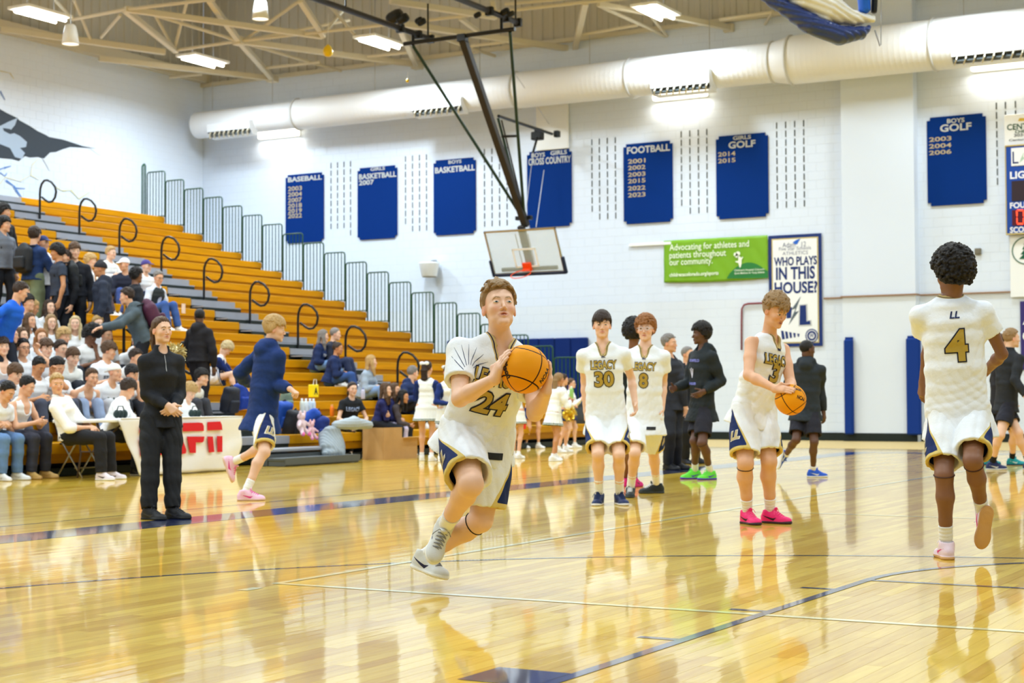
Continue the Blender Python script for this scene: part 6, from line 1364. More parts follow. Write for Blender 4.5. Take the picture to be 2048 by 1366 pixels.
def standing(px, py, phi, hphi, hp, skin, hairc, hs, top, bottom, label, arms='down', H=1.78, fem=False, hat=None, group=None, res='bg', shoes=SHB, mouth=0, b=1., row=True, sk=None, socks=None, lean=2, floor_y=None, depth=None, seed=None, extra=None, step=.1, **kw):
    k_ = H/1.8; hd = hdir(hphi, hp); off = np.array([0,0,H-.118*k_])
    if row:
        best = None
        for r in range(NR):
            q = onX(px, py, rowx(r)-.3); e = q[2]-off[2]-rowz(r)
            if best is None or abs(e) < abs(best[0]): best = (e, r, q)
        e, r, q = best; H = H+max(-.1, min(.1, e)); k_ = H/1.8; fz = rowz(r); base = np.array([q[0], q[1], fz])
    else:
        q = onZ(px, floor_y, 0.); base = q; fz = 0.
        top_ = PX(px, py, -(CM.T@(q-CC))[2]); H = top_[2]+.118*k_; k_ = H/1.8
    P = base+UP*(.515*H); J = gpose(H, P, phi, hphi, hp, lean, 'stand', arms, fz, fem, b, step=step, **kw)
    return make_person(J, label, group, res, skin, hairc, hs, 'brown', top, None, bottom, sk, shoes, socks, hat, fz, seed or int(px*5+py) % 97, mouth, True, extra)
def pack(J, colr, label, sc=1., side=-1, dz=-.02, drop=0.):
    """a backpack worn behind the shoulders (side=-1: on the back)"""
    N, P = J['N'], J['P']; up = nrm(N-P); F_ = nrm(np.cross(J['sS'], up)); c = N*.62+P*.38+F_*side*.20*sc+up*(dz-drop); t = thing('backpack', label, 'backpack', c-up*.22*sc); R = np.column_stack([J['sS'], F_, up]); s = S()
    s.ell(c, (.16*sc,.10*sc,.25*sc), R, .02); s.box(c-up*.03*sc, (.145*sc,.075*sc,.2*sc), R, .05*sc, .03); s.post = lambda P: .003*wav(P, 40, 3)
    m = mat('pack_%d_%d_%d' % colr, colr, .6, bump=.3, bscale=60); meshobj('pack_body', s.mesh(.016), m, t)
    s2 = S(); s2.box(c+F_*side*.10*sc-up*.08*sc, (.11*sc,.04*sc,.1*sc), R, .03*sc); meshobj('pocket', s2.mesh(.014), m, t)
    for sg in (-1,1):
        A = J['LS' if sg > 0 else 'RS']*.62+(N-up*.05)*.38; MB(t.location).tube([c+up*.20*sc+J['sS']*sg*.06-F_*side*.04, A+up*.065, A-up*.02+F_*.085, A-up*.14+F_*.11, c-up*.16*sc+J['sS']*sg*.13-F_*side*.02], .014, 6).build('strap', mat('strap_black', (26,28,32), .7), t, True)
def tee_print(txt, c=(60,90,70), a=.68, w=.16, h=.05):
    def f(J, t): N, P = J['N'], J['P']; up = nrm(N-P); v, q = fit(txt, w, h, .03); decal(J, t, J['shirt'], 'lettering', v, q, P+(N-P)*a, J['sS'], up, mat('tee_ink_%d_%d_%d' % c, c, .6), .005)
    return f
def glasses(J, t):
    R, hc, k = J['hR'], J['hc'], J['k']; mb = MB(t.location); T = lambda x, y, z: hc+R@np.array([x,y,z])*k
    for sx in (-1, 1): mb.tube([T(sx*.031+.020*math.cos(a*.785), .097, .006+.015*math.sin(a*.785)) for a in range(8)], .0022, 4, close=True); mb.tube([T(sx*.051,.09,.012), T(sx*.08,.02,.012)], .0022, 4)
    mb.tube([T(-.011,.099,.01), T(.011,.099,.01)], .0022, 4).build('glasses', mat('glasses_dark', (40,36,40), .3), t)
# front row of students (rows chosen by the sight line)
seated(14,786,66,72,-30,'light','black','crop',TEE(),PANT((104,138,186),'jeans'),'student in white tee and blue jeans at the left edge, hands clasped',kfix=0,res='mid',shoes=SH,lean0=24,group=G)
seated(54,776,70,84,-22,'light','black','crop',TANK(),PANT((58,60,74),'jeans'),'student in white tank top and dark jeans checking a wristwatch',arms='front',kfix=0,res='mid',shoes=((196,156,88),(188,150,90),(180,140,80)),lean0=18,group=G)
seated(184,757,50,44,-6,'light','brown','crop',TANK(),PANT((148,166,200),'jeans'),'student in white tank top leaning forward behind the left table end',arms='clasp',kfix=1,res='mid',group=G,mus=1.05)
seated(230,748,50,66,2,'light','brown','none',TEE(),PANT((196,198,204)),'student in backwards white cap and white tee above the table',arms='clasp',hat=('backcap',(238,236,228)),kfix=1,res='mid',group=G,extra=tee_print('LL',(40,70,50)))
seated(264,751,55,62,-12,'light','black','mop',TEE(),PANT(),'black haired student with hand at mouth right of the backwards cap',arms=('face','knees'),kfix=1,group=G)
seated(146,716,50,48,-10,'fair','brown','mop',HD((236,236,232)),PANT(),'student in white hooded top with gold chest lettering, brown fringe',group=G,extra=tee_print('SKI CREW',(190,160,80),.62,.24,.05))
seated(218,709,50,92,-12,'light','brown','wild',TEE(),PANT((110,120,140)),'wavy haired student looking right, just above the backwards cap',group=G,extra=tee_print('STATE',(60,70,90),.6,.2,.05),arms='knees')
seated(272,718,45,70,-10,'light','dkbrown','short',LS((236,236,238)),PANT(),'dark haired student half hidden by the woman in black, chin down',group=G)
seated(182,676,50,64,-34,'brown','black','bigafro',TEE((240,240,240)),PANT(),'student with big black afro resting his chin on his hand',arms=('face','knees'),group=G,extra=tee_print('Legacy',(60,130,80),.55,.12,.06))
seated(213,671,50,56,-4,'light','dkbrown','crop',TEE((240,240,240)),PANT(),'broad student in white tee right of the big afro',group=G,b=1.12)
seated(276,686,35,30,0,'fair','brown','none',HD((238,238,238)),PANT(),'student in pale cap and white hooded top behind the woman in black',hat=('cap',(232,230,214)),group=G)
seated(122,692,45,60,-4,'fair','dkbrown','short',TEE(),PANT(),'student with tousled dark hair above the gold lettered hooded top',group=G)
seated(93,711,40,38,-2,'fair','brown','wild',TEE(),PANT(),'student with open mouth and messy brown fringe in mid crowd',mouth=1.,group=G)
seated(47,704,45,42,0,'light','black','crop',TEE(),PANT((120,120,130)),'student in glasses raising his left fist in the crowd',arms=('raise','knees'),group=G,extra=glasses)
seated(112,741,50,70,-28,'light','black','short',TEE(),PANT((70,74,90)),'student looking down with thick black hair behind the blond man in shirt',arms='knees',kfix=1,group=G)
seated(77,745,50,58,-26,'tan','black','crop',TEE(),PANT((70,74,90)),'tanned student with one fist raised, looking down, left of the blond man',arms=('raise','knees'),kfix=1,group=G)
seated(30,752,50,64,-18,'fair','brown','mop',TEE(),PANT((90,94,110)),'ruddy student with brown mop behind the two front row students',kfix=1,group=G)
seated(6,706,45,30,4,'fair','dkbrown','mop',TANK(),PANT((90,94,110)),'student with red cheeks in white tank top at the left edge, mid crowd',group=G)
seated(116,722,50,68,-10,'light','dkbrown','short',TEE(),PANT(),'student whose dark hair shows just over another head, left centre of crowd',group=G)
seated(82,676,40,34,-4,'fair','ginger','long',LS(WHT),PANT(),'pale girl with long reddish brown hair near the raised fist',fem=True,H=1.66,group=G)
seated(44,672,60,64,4,'fair','brown','long',TEE(),PANT(),'long haired brunette girl behind the student in glasses',fem=True,H=1.66,group=G)
seated(24,676,60,84,0,'light','black','long',LS(WHT),PANT(),'girl with straight black hair in profile at far left',fem=True,H=1.66,group=G)
seated(24,650,60,76,0,'light','dkbrown','long',LS(WHT),PANT(),'dark brunette girl in profile directly above the black haired girl',fem=True,H=1.66,group=G)
seated(60,651,50,62,2,'light','brown','long',LS(WHT),PANT(),'girl with golden brown hair smiling beside the dark brunette',fem=True,H=1.66,group=G)
seated(102,652,45,36,-2,'fair','ltbrown','long',LS(WHT),PANT(),'blonde girl with very long straight hair below the curly brunette',fem=True,H=1.66,group=G)
seated(150,653,35,16,2,'fair','platinum','long',LS((244,244,244)),PANT(),'smiling platinum blonde girl in white left of the big afro',fem=True,H=1.66,group=G)
seated(196,650,40,40,0,'fair','blond','short',LS((220,222,228)),PANT(),'fair haired head showing behind the big afro student',H=1.7,group=G)
seated(128,668,45,60,-6,'light','blond','curly',LS(WHT),PANT(),'curly blond head tucked under the platinum blonde girl',H=1.7,group=G)
seated(56,594,55,78,2,'light','black','mop',LS(WHT),PANT(),'young man in white with thick black hair, highest of the white shirts',group=G)
seated(104,596,50,46,0,'fair','brown','long',LS((60,60,70)),PANT(),'girl with straight light brown hair just behind the curly brunette',fem=True,H=1.66,group=G)
seated(99,617,50,48,6,'fair','dkbrown','long',LS((240,240,240)),PANT(),'girl in white with big dark curly hair, middle of the upper group',fem=True,H=1.68,group=G)
seated(66,624,55,88,-22,'tan','blond','long',LS(WHT),PANT(),'dark blonde girl looking down left of the curly brunette',fem=True,H=1.66,group=G)
seated(11,626,60,70,2,'light','ltbrown','long',LS((200,196,190)),PANT(),'girl with long light brown hair at the left edge under the blue shirt',fem=True,H=1.66,group=G)
# people standing on the rows at upper left
J = standing(5,562,80,110,-20,'light','dkbrown','short',LS((30,96,210)),PANT((40,44,56)),'young man in bright blue long sleeve top leaning right at the left edge',arms='hip',lean=24)
J = standing(66,458,150,160,0,'light','dkbrown','mop',LS((36,58,104)),PANT((116,128,100),'baggy'),'young man in navy top and khaki trousers standing on the upper rows',arms='front'); pack(J,(34,36,40),'black backpack on the young man in khaki trousers')
J = standing(120,492,-60,-80,-8,'tan','black','curly',TEE((54,62,78)),PANT((28,30,38)),'young man in slate tee facing left with an arm hanging down',arms='down'); pack(J,(28,30,32),'black backpack on the young man in the slate tee')
J = standing(148,490,20,30,-4,'fair','brown','mop',LS((32,34,42)),PANT((28,30,36)),'brown haired boy in black behind the slate tee student'); 
J = standing(134,504,-40,-30,0,'light','dkbrown','short',LS((28,30,36)),PANT((28,30,36)),'short dark haired youth in black squeezed between two taller boys',H=1.66)
J = standing(4,438,60,80,0,'light','black','curly',HD((110,116,128)),PANT((30,32,40)),'curly haired youth in grey hooded top at the upper left edge'); pack(J,(40,44,50),'dark grey backpack on the youth in the grey hooded top',1.05)
J = standing(3,412,60,100,0,'light','black','curly',LS((30,32,36)),PANT((30,32,40)),'curly black haired figure at the very top of the left rows')
J = standing(84,476,30,60,0,'light','brown','none',LS((232,234,240)),PANT((60,66,90)),'person in navy cap and white top behind the khaki trousered youth',hat=('cap',(40,56,110)))
seated(182,515,90,96,0,'fair','blond','mop',HD((236,238,244)),PANT((86,74,84)),'blond youth in white hooded top with maroon trousers left of the beanie man',arms='lap')
J = standing(206,527,-70,-82,-4,'tan','black','none',HD((46,52,68)),PANT((38,38,48),'baggy'),'tall man in black beanie and dark hooded top walking left down the aisle',hat=('beanie',(36,34,40)),H=1.86,step=.2)
seated(222,512,60,70,0,'fair','blond','short',LS((240,240,236)),PANT((60,92,160),'jeans'),'person in white with blue jeans partly behind the beanie man',arms='knees')
seated(248,537,20,-40,-4,'light','black','none',LS((40,44,60)),PANT((60,80,140),'jeans'),'person in white cap facing left behind the beanie man',hat=('cap',(236,236,240)))
J = standing(268,540,120,130,0,'brown','black','curly',LS((34,36,42)),PANT((26,28,34)),'person in black with curly hair seen from behind beside the aisle',H=1.7)
seated(293,543,50,60,0,'fair','brown','none',TEE((236,238,242)),PANT((60,70,100)),'person in purple and white cap left of the grey haired man',hat=('cap',(70,60,130)))
def vest(J, t):
    s = S(); N, P = J['N'], J['P']; up = nrm(N-P); F_ = nrm(np.cross(J['sS'], up)); s.loft(torso_nodes(J, .036, -.04), .03, cuts=((P+(N-P)*-.04, -up),)); s.cone(N-up*.02, N+F_*.16-up*.30, .075, .05, .01, 's'); s.cone(N+up*.05, N-up*.02, .09, .09, .01, 's'); meshobj('vest', s.mesh(.016), cloth('vest_dark', (44,50,52)), t)
seated(317,549,60,48,-10,'light','grey','crop',dict(name='dress_shirt', c=(214,222,236), e=.02, sleeve='long', hem=-.02, neck='collar', folds=.003),PANT((58,88,150),'jeans'),'grey haired man in glasses, dark vest and blue jeans on the rows',arms='lap',extra=lambda J,t:(glasses(J,t),vest(J,t)))
J = standing(287,575,-66,-84,-6,'light','dkbrown','short',HD((78,90,98)),PANT((32,34,40)),'youth in grey jacket leaning left up the steps with maroon backpack',arms='reach',lean=22,H=1.78); pack(J,(78,34,58),'large maroon backpack on the youth in the grey jacket',1.25,drop=.05)
J = standing(398,620,150,205,0,'dark','black','buzz',HD((34,32,36)),PANT((36,34,40)),'person in black hooded top standing on the rows, back to the court',H=1.72)
# table staff
def at_table(px, py, X, H, phi, hphi, hp, **kw):
    q = onX(px, py, X); return q
def floor_seated(px, py, X, H, phi, hphi, hp, lean, seatz, arms, **kw):
    k_ = H/1.8; F_ = facing(phi); ar = math.radians(lean); up = UP*math.cos(ar)+F_*math.sin(ar); off = up*.50*k_+nrm(up+UP)*.155*k_+hdir(hphi, hp)*.028*k_; q = onX(px, py, X); P = q-off
    return gpose(H, (P[0], P[1], max(P[2], seatz+.1*k_) if seatz else P[2]), phi, hphi, hp, lean, 'sit', arms, 0., **kw)
DS = dict(name='dress_shirt', c=(242,242,242), e=.022, sleeve='half', hem=-.02, neck='collar', folds=.004)
J = floor_seated(122,768,-15.0,1.84,80,30,-2,-14,.44,('lap','lap'), knee=.46, side=-12); make_person(J, 'blond man in white dress shirt leaning back on a folding chair', None, 'mid', 'light', 'blond', 'short', 'brown', dict(DS), None, PANT((34,34,38)), None, ((226,214,222),(236,236,236),(60,50,60)), None, None, 0, 5)
J = floor_seated(256,782,-15.1,1.78,90,118,-26,24,.44,'table'); make_person(J, 'dark haired young man in white shirt bent over the table, face turned away', None, 'mid', 'light', 'dkbrown', 'mop', 'brown', dict(DS), None, PANT((40,42,50)), None, SHB, None, None, 0, 6)
J = floor_seated(379,790,-15.1,1.72,66,60,-30,28,.44,'table'); make_person(J, 'curly blond boy in white shirt looking down at the banner table', None, 'mid', 'fair', 'blond', 'curly', 'brown', dict(DS), None, PANT((40,42,50)), None, SHB, None, None, 0, 7)
seated(404,757,70,72,-4,'fair','black','mop',TEE((240,238,230)),PANT((60,62,70)),'black haired boy in cream tee, hands clasped, right of the curly blond boy',arms='clasp',kfix=1,res='mid')
# spectators between the aisles
NV_ = (26,42,84)
seated(452,688,88,100,-52,'fair','platinum','curly',dict(name='cheer_top', c=(232,234,240), e=.008, sleeve='long', hem=.02, neck='crew', m1=(24,44,104)),None,'blonde cheerleader bent over tying her shoe on the rows',arms='shoe',fem=True,H=1.64,sk=((236,236,240),(24,44,80)),lean0=30,res='mid')
seated(647,679,80,96,-4,'fair','grey','long',LS(NV_),PANT((110,146,196),'jeans'),'woman with long grey hair in navy sweatshirt seated beside the bald man',fem=True,H=1.66,arms='lap',res='mid',extra=tee_print('TRACK',(220,224,232),.6,.2,.05))
seated(671,676,80,88,-4,'fair','grey','thin',LS((40,44,60)),PANT((44,52,80),'jeans'),'bald man seated behind the two women in navy sweatshirts',H=1.78,arms='lap')
seated(676,708,90,82,-6,'tan','dkbrown','bun',LS(NV_),PANT((52,82,140),'jeans'),'woman with dark bun in navy sweatshirt and jeans, second row seat',fem=True,H=1.68,arms='clasp',res='mid',b=1.1)
seated(743,714,70,100,2,'fair','blond','long',LS((156,170,186)),PANT((122,152,196),'jeans'),'blonde woman in pale grey sweatshirt and light jeans looking right',fem=True,H=1.68,arms='clasp',res='mid',b=1.08)
J = seated(705,784,30,30,-4,'fair','dkbrown','pony',TEE((30,32,36),hem=-.04),PANT((34,36,44),'leggings'),'woman in black printed tee with grey cloth over her lap',fem=True,H=1.70,arms='knees',kfix=0,res='mid',b=1.05,extra=tee_print('LEGACY',(150,166,200),.66,.24,.07))
seated(772,786,92,80,2,'fair','brown','long',dict(name='cheer_top', c=(34,38,88), e=.01, sleeve='long', hem=-.02, neck='v', trim=((190,170,110),(190,170,110))),PANT((28,30,36)),'girl with long brown hair in navy top behind the cardboard box',fem=True,H=1.66,arms='fold',kfix=0,res='mid')
seated(790,788,92,70,2,'light','brown','long',dict(name='cheer_top', c=(34,38,88), e=.01, sleeve='long', hem=-.02, neck='v', trim=((190,170,110),(190,170,110))),PANT((28,30,36)),'girl smiling between the long haired girl and the clapping girl',fem=True,H=1.66,arms='lap')
seated(807,794,92,70,-6,'tan','black','long',dict(name='cheer_top', c=(70,62,64), e=.01, sleeve='long', hem=-.02, neck='v', trim=((190,170,110),(190,170,110))),PANT((200,190,220)),'girl with black hair clapping beside the standing cheerleader',fem=True,H=1.64,arms='front',kfix=0,res='mid')
seated(826,752,60,120,-8,'fair','grey','crop',HD((34,48,88)),PANT((40,44,60)),'grey haired person in navy hooded jacket behind the bow cheerleader',arms='knees',kfix=1)
# cheerleaders on the floor
CT = lambda m1=(26,46,108), **kw: dict(dict(name='cheer_top', c=(238,240,238), e=.008, sleeve='long', hem=.02, neck='v', m1=m1, trim=((30,70,70),(30,70,70)), folds=.002), **kw)
CS = ((236,238,236),(34,84,84)); WS = ((240,240,240),(240,240,238),(220,220,224)); SK = (.06,(240,240,240))
def bow(J, t):
    c = J['hc']+J['hR']@np.array([0,-.10,.085])*J['k']; r = J['hR'][:,0]; u = J['hR'][:,2]; f = J['hR'][:,1]; s = S()
    for sg in (-1,1): s.ell(c+r*sg*.045+u*.01, (.045,.014,.03), np.column_stack([r,f,u]), .005); s.cone(c, c+r*sg*.04-u*.10, .008, .014, .005)
    s.ell(c, (.018,.018,.018)); meshobj('hair_bow', s.mesh(.007), mat('bow_white', (240,244,240), .4), t)
standing(853,726,170,150,0,'light','dkbrown','backlong',CT(),None,'cheerleader seen from behind with white hair bow and long dark hair',arms='front',fem=True,H=1.66,row=False,floor_y=922,sk=CS,shoes=WS,socks=SK,res='mid',extra=bow)
standing(896,734,20,14,2,'fair','brown','pony',CT(),None,'smiling cheerleader facing the camera, left of player 24',arms='lap',fem=True,H=1.66,row=False,floor_y=924,sk=CS,shoes=WS,socks=SK,res='mid',extra=bow)
standing(914,716,60,60,2,'light','dkbrown','backlong',CT(),None,'dark haired cheerleader mostly hidden behind the shoulder of player 24',arms='lap',fem=True,H=1.66,row=False,floor_y=908,sk=CS,shoes=WS,socks=SK)
standing(1032,748,150,150,2,'light','brown','backlong',CT(),None,'cheerleader hidden behind player 24 with only skirt and legs showing',arms='front',fem=True,H=1.66,row=False,floor_y=917,sk=CS,shoes=WS,socks=SK)
standing(1108,750,120,130,-6,'tan','ltbrown','backlong',CT(m1=(238,240,240), e=.02),None,'cheerleader with long light brown hair just right of the raised ball',arms='front',fem=True,H=1.66,row=False,floor_y=922,sk=CS,shoes=WS,socks=SK,res='mid',lean=10)
standing(1124,752,100,110,0,'light','dkbrown','backlong',CT(m1=(238,240,240)),None,'darker haired cheerleader in navy skirt behind the light haired one',arms='lap',fem=True,H=1.64,row=False,floor_y=905,sk=((34,52,110),(34,52,110)),shoes=WS,socks=SK)
standing(1140,760,80,80,2,'fair','brown','pony',CT(m1=(238,240,240)),None,'cheerleader in glasses holding a green bottle near the trash can',arms='front',fem=True,H=1.60,row=False,floor_y=896,sk=((34,52,110),(34,52,110)),shoes=WS,socks=SK,extra=glasses)
standing(1064,752,40,40,2,'light','brown','pony',CT(),None,'cheerleader hidden behind the ball with one shoe lifted by hand',arms='front',fem=True,H=1.64,row=False,floor_y=897,sk=((34,52,110),(34,52,110)),shoes=WS,socks=SK)
print('crowd', round(time.time()-T2,1))
# ------------------------------------------------------------------ things on the floor and rows
M_plastic = mat('table_plastic', (236,236,230), .4); M_brown = mat('leg_brown', (104,88,80), .4, .3)
def sdfthing(name, label, cat, c, parts, group=None):
    """parts: (name, SDF, voxel, material)"""
    t = thing(name, label, cat, c, 0, group)
    for (nm, s, v, m) in parts: meshobj(nm, s.mesh(v), m, t)
    return t
def table():
    t = thing('folding_table', 'white folding table with brown tube legs behind the woman in black', 'table', (-14.93,16.7,0)); x0, x1, y0, y1 = -15.2, -14.67, 15.15, 18.2
    MB(t.location).box(((x0+x1)/2, (y0+y1)/2, .725), ((x1-x0)/2, (y1-y0)/2, .02), bev=.008).build('table_top', M_plastic, t)
    for y, s in ((15.55,1),(17.85,-1)):
        for x in (x0+.06, x1-.06): MB(t.location).tube([(x,y-.1*s,.71),(x,y+.02*s,.45),(x,y+.04*s,.3),(x,y-.02*s,.0)], .014, 8).build('leg', M_brown, t, True)
        MB(t.location).tube([(x0+.06,y+.03*s,.33),(x1-.06,y+.03*s,.33)], .011, 6).tube([((x0+x1)/2,y+.03*s,.33),((x0+x1)/2,y+.6*s,.7)], .011, 6).build('leg_brace', M_brown, t)
    b = thing('table_banner', 'white cloth banner with large red sports network letters hanging from the table', 'banner', (-14.64,17.,.0)); V = []; Q = []; nx, nz = 48, 16; red = mat('banner_red', (214,24,40), .5)
    for i in range(nx+1):
        for j in range(nz+1):
            u = i/nx; w = j/nz; z = .755-.74*w; ya = 15.72+.42*w; yb = 18.22-.10*w**2-.02*math.sin(w*9); y = ya+(yb-ya)*u; V.append((-14.645+.012*math.sin(u*21+w*3)*w+.008*math.sin(w*11+u*8)+.03*w*0-b.location[0], y-b.location[1], z))
    for i in range(nx):
        for j in range(nz): k = i*(nz+1)+j; Q.append((k, k+1, k+nz+2, k+nz+1))
    o = link('cloth', newmesh('cloth', V, Q, True), mat('banner_cloth', (238,238,240), .6, bump=.15, bscale=10), b); o.modifiers.new('s', 'SOLIDIFY').thickness = .004
    MB(b.location).box((-14.8, 17.0, .752), (.17, 1.22, .004)).build('cloth_top', mat('banner_cloth', (238,238,240), .6), b)
    for pts in ([(367,846),(398,845),(405,846),(408,852),(408,862),(367,863)],[(375,873),(409,873),(408,882),(405,885),(392,885),(392,906),(381,906)],[(416,844),(441,843),(444,850),(445,860),(416,861)],[(416,873),(426,873),(429,904),(419,905)],[(435,872),(445,872),(445,904),(436,904)],
                [(330,848),(362,846),(362,863),(326,864)],[(327,874),(358,873),(366,880),(373,900),(372,907),(360,909),(318,910),(318,901),(358,900),(352,884),(327,886)],[(282,850),(321,848),(320,865),(280,866)],[(280,876),(316,875),(316,886),(288,887),(288,902),(312,901),(312,911),(282,912)]):
        mb = MB(b.location); mb.poly([onX(x, y, -14.612) for x, y in pts][::-1], (1,0,0), .012); mb.build('red_letter', red, b)
table()
def chair():
    t = thing('folding_chair', 'metal folding chair under the blond man in white shirt', 'chair', (-15.35,15.75,0)); m = M_metal
    for s in (-1,1):
        y = 15.75+.2*s; MB(t.location).tube([(-15.08,y,0),(-15.42,y,.44),(-15.6,y,.82)], .012, 6).build('front_leg', m, t, True); MB(t.location).tube([(-15.5,y,.02),(-15.2,y,.42)], .012, 6).build('rear_leg', m, t)
    MB(t.location).box((-15.3,15.75,.43), (.19,.19,.012), bev=.008).build('seat', mat('chair_dark', (50,46,46), .5), t); MB(t.location).tube([(-15.22,15.56,.12),(-15.22,15.94,.12)], .009, 6).build('stretcher', m, t)
chair()
def headset(px, py, lb):
    c = onZ(px, py, .80); c = onX(px, py, -14.85); s = S(); 
    for d in (-.07, .0, .07): s.ell(c+np.array([0,d,0]), (.045,.04,.055), None, .02)
    s.post = lambda P: .008*wav(P, 120, 4)
    t = sdfthing('headset', lb, 'headset', c-UP*.05, [('ear_cups', s, .008, mat('headset_black', (30,46,44), .6))]); MB(t.location).tube([c+np.array([0,-.08,.02]), c+np.array([0,-.04,.10]), c+np.array([0,.04,.10]), c+np.array([0,.08,.02])], .008, 6).build('headband', M_black, t, True)
headset(241, 828, 'bulky black headset on the table left of the woman in black'); headset(390, 827, 'black headset on the table in front of the curly blond boy')
def box_carton():
    t = thing('cardboard_box', 'open brown cardboard box on the floor beside the seated girls', 'box', (-15.0,22.95,0)); m = mat('cardboard', (190,150,98), .7, var=.08, vscale=8); e = mat('cardboard_edge', (212,178,128), .7)
    X0, Y0, Y1 = -14.85, 22.1, 22.95
    MB(t.location).box((X0, 22.33, .26), (.006,.27,.26)).build('front_panel', m, t); MB(t.location).box((X0, 22.83, .17), (.006,.23,.17)).build('front_panel', m, t)
    MB(t.location).box((X0-.2, 22.06, .26), (.2,.006,.26)).build('side_panel', m, t); MB(t.location).box((X0-.2, 23.06, .17), (.2,.006,.17)).build('side_panel', m, t); MB(t.location).box((X0-.4, 22.56, .17), (.006,.5,.17)).build('rear_panel', m, t)
    MB(t.location).box((X0+.02, 22.9, .345), (.10,.28,.004), rot(-8,'y')).build('flap', e, t)
box_carton()
def blanket():
    cl = mat('blanket_grey', (168,178,186), .8, bump=.3, bscale=14); 
    A = onX(700,853,-15.0); s = S(); L = onX(672,850,-15.05); R_ = onX(738,850,-15.05); s.chain([L, (L+R_)/2+UP*.03+np.array([.02,0,0]), R_], [.07,.105,.07], .05)
    s.post = lambda P: .009*(1-np.abs(np.sin(P[2]*70+3*wav(P, 9, 2, 4))))+.004*wav(P, 30, 5)
    sdfthing('lap_cloth', 'pale grey cloth held over the lap of the woman in black tee', 'cloth', A-UP*.1, [('cloth', s, .013, cl)])
    s = S(); T = onX(664,862,-15.1); B = onX(664,905,-14.95); s.loft([(T+UP*.02, .16, .10, (0,1,0)), (T-UP*.15, .24, .13, (0,1,0)), (B, .22, .12, (0,1,0)), (B-UP*.08, .18, .10, (0,1,0))], .04, cuts=((np.array([0,0,.005]), -UP),))
    s.post = lambda P: .016*(1-np.abs(np.sin(P[1]*48+P[2]*10+4*wav(P, 7, 3, 4))))+.006*wav(P, 26, 8)-.008
    sdfthing('blanket', 'crumpled grey blanket hanging from the front row to the floor', 'blanket', (T[0],T[1],0), [('cloth', s, .012, mat('blanket_grey2', (150,160,168), .8, bump=.3, bscale=14))])
blanket()
def bag(px, py, k, c, sz, lb, tilt=20, rz=0, logo=True, X=None):
    z = rowz(k) if k >= 0 else 0; X = rowx(max(k,0))-.3 if X is None else X; p = onX(px, py, X); p[2] = max(p[2], z+sz*.3); R = rot(rz,'z')@rot(tilt,'y'); s = S(); s.box(p, (.10*sz/.3,.17*sz/.3,sz*.78), R, .06, .03); s.ell(p, (.13*sz/.3,.19*sz/.3,sz*.8), R, .03); s.post = lambda P: .008*wav(P, 30, int(px))
    s2 = S(); s2.box(p+R@np.array([.11*sz/.3,0,-.08]), (.045,.12*sz/.3,.1), R, .03)
    t = sdfthing('backpack', lb, 'backpack', p-UP*sz*.6, [('pack_body', s, .016, mat('pack_%d_%d_%d' % c, c, .6, bump=.3, bscale=50)), ('pocket', s2, .014, mat('pack_%d_%d_%d' % c, c, .6, bump=.3, bscale=50))])
    MB(t.location).tube([p+R@np.array([-.02,-.04,sz*.78]), p+R@np.array([-.02,0,sz*.9]), p+R@np.array([-.02,.04,sz*.78])], .01, 6).build('handle', M_black, t, True)
bag(480,800,2,(28,62,160),.26,'blue backpack with pink clip left of the hooded runner',10,X=-16.3); bag(460,800,1,(34,38,52),.26,'dark backpack beside the blue one, left of the hooded runner',14,X=-16.1)
bag(563,830,0,(26,74,170),.28,'bright blue backpack just right of the hooded runner shorts',20,X=-15.9); bag(585,850,0,(26,28,36),.30,'black backpack in the middle of the bag pile on the front row',16,12,X=-15.7)
bag(618,838,0,(26,74,176),.26,'blue backpack lying over the others in the bag pile',50,30,X=-15.8); bag(640,856,0,(28,50,130),.24,'royal blue backpack with white loop logo at the right of the pile',16,-14,X=-15.65); bag(572,800,1,(120,140,124),.2,'grey green bag on top at the back of the bag pile',16,X=-16.2)
def plush(px, py, X, lb, c1, c2, sc=1.):
    p = onX(px, py, X); s = S(); s.ell(p, (.06*sc,.07*sc,.09*sc), None, .02); s.ell(p+UP*.12*sc, (.055*sc,.06*sc,.05*sc), None, .02)
    for sg in (-1,1): s.ell(p+np.array([.02,sg*.05*sc,.17*sc]), (.02*sc,.02*sc,.035*sc), None, .01); s.cone(p+np.array([.02,sg*.03,-.05])*sc, p+np.array([.07,sg*.07,-.12])*sc, .03*sc, .028*sc, .01); s.cone(p+np.array([.02,sg*.05,.04])*sc, p+np.array([.05,sg*.12,-.01])*sc, .024*sc, .02*sc, .01)
    s.post = lambda P: .006*wav(P, 110, 3); s2 = S(); 
    for sg in (-1,1): s2.ell(p+np.array([.08,sg*.07,-.125])*sc, (.03*sc,.028*sc,.03*sc), None, .01)
    sdfthing('plush_toy', lb, 'plush toy', p-UP*.12, [('toy_body', s, .009, mat('plush_%d' % c1[1], c1, .9, bump=.6, bscale=90)), ('feet', s2, .009, mat('plush_feet_%d' % c2[1], c2, .9))])
plush(603,850,-15.35,'white and pink plush toy clipped to the bag pile',(232,206,214),(236,120,180),1.1); plush(622,862,-15.3,'second pink plush toy, lower right in the bag pile',(236,190,200),(240,150,190),.9)
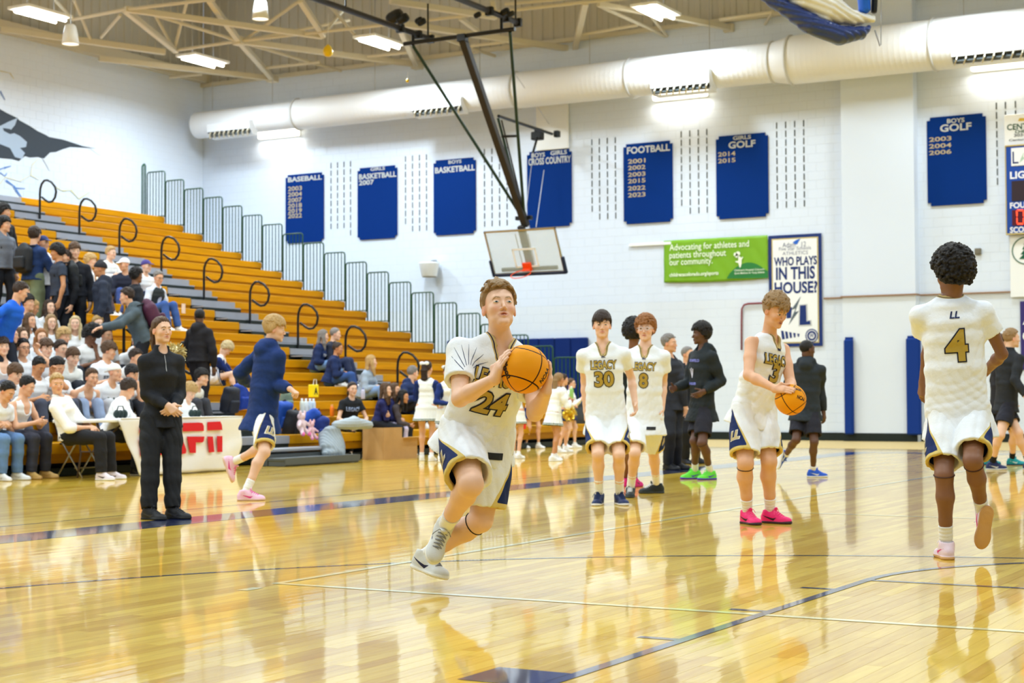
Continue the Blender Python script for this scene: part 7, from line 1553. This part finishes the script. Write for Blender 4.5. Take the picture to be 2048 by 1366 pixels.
def bottle(px, py, X, h, c, lb, capc=(230,230,232), grp=None, r=.036):
    p = onX(px, py, X); t = thing('bottle', lb, 'bottle', p, 0, grp)
    MB(t.location).lathe([(0,0),(r*.9,0),(r,.01),(r,h*.72),(r*.75,h*.82),(r*.45,h*.86)], p, 14).build('bottle_body', mat('bottle_%d_%d_%d' % c, c, .25), t, True); MB(t.location).lathe([(r*.5,h*.85),(r*.55,h*.87),(r*.5,h),(0,h)], p, 12).build('cap', mat('bcap_%d_%d_%d' % capc, capc, .4), t, True)
for i, (px, c) in enumerate(((604,(226,232,222)),(612,(222,230,236)),(620,(196,212,230)),(627,(200,216,234)))): bottle(px, 829, -16.05, .26, c, ('cream','white','pale blue','icy blue')[i]+' sports bottle in the row behind the bag pile, '+('first','second','third','last')[i]+' from left')
bottle(664,833,-16.05,.2,(240,124,30),'orange drink bottle on the row left of the black tee woman',(230,160,90)); bottle(726,798,-16.6,.2,(196,196,220),'clear water bottle on the row right of the black tee woman',(120,130,170)); bottle(1047,858,-15.3,.28,(226,50,48),'red bottle on the bleacher end between the cheerleader legs',(200,30,40),r=.05)
bottle(1143,800,-13.2,.24,(150,196,110),'green bottle held by the cheerleader in glasses',(220,230,210))
def ybag():
    p = onX(627,782,-17.0); t = thing('gift_bag', 'small yellow bag with black letter on the row beside the dark bun woman', 'bag', p-UP*.1); MB(t.location).box(p, (.05,.09,.11), bev=.01).build('bag_body', mat('bag_yellow', (244,222,16), .5), t); MB(t.location).tube([p+np.array([.03,-.05,.1]), p+np.array([.03,-.03,.2]), p+np.array([.03,.04,.2]), p+np.array([.03,.05,.1])], .006, 5).build('handle', M_white, t)
    v, f = fit('A', .1, .12, .04); co = [(p[0]+.054-t.location[0], p[1]+a-t.location[1], p[2]+b-t.location[2]) for a, b in v]; link('lettering', newmesh('lettering', co, f), M_black, t)
ybag()
def trash():
    p = onY(1152,892,31.0); p[2] = 0; t = thing('trash_can', 'tall dark grey trash can by the navy wall pads', 'trash can', p); m = mat('bin_grey', (70,82,100), .5)
    MB(p).lathe([(0,.06),(.22,.06),(.26,.8),(.27,.84)], p, 20).build('bin_body', m, t, True); MB(p).lathe([(.28,.82),(.285,.86),(.26,.9),(.1,.94),(0,.95)], p, 20).build('lid', mat('bin_lid', (50,60,76), .5), t, True)
    for a in range(3): MB(p).lathe([(0,0),(.03,.0),(.03,.06),(0,.06)], p+np.array([.16*math.cos(a*2.1), .16*math.sin(a*2.1), 0]), 8).build('wheel', M_black, t)
trash()
def pom(p, r, c, lb, metal=.8):
    t = thing('pom_pom', lb, 'pom-pom', p-UP*r); rr = random.Random(int(r*1000)); s = S(); s.ell(p, (r*.55,)*3); s.post = lambda P: .01*wav(P, 120, 5); m = mat('pom_%d_%d_%d' % c, c, .25, metal); meshobj('core', s.mesh(.012), m, t); mb = MB(t.location)
    for i in range(260):
        d = nrm([rr.gauss(0,1) for _ in range(3)]); a = nrm(np.cross(d, [rr.gauss(0,1) for _ in range(3)])); q = p+d*r*.4; e = p+d*r*rr.uniform(.85,1.1)-UP*.02+a*.02; w = .006; mb.add([q-a*w, q+a*w, (q+e)/2+a*w+d*.01, (q+e)/2-a*w+d*.01, e+a*w, e-a*w], [(0,1,2,3),(3,2,4,5)])
    tag(mb.build('streamers', m, t), kind='stuff')
pom(onX(1139,826,-13.6), .13, (222,190,60), 'sparkling gold pom-pom held beside the trash can'); pom(onX(889,803,-13.9), .09, (60,50,120), 'purple pom-pom held low by the smiling cheerleader', .5); pom(PX(348,706,15.2), .12, (206,190,140), 'white and gold pom-pom showing behind the shoulder of the woman in black', .5)
p = onX(367,617,-20.5); tag(MB(p).box(p, (.003,.05,.09)).build('paper_sign', mat('paper_pink', (236,214,200), .7)), 'small pale paper notice taped to a bleacher riser', 'paper')
print('all', round(time.time()-T0,1), len(bpy.data.objects))
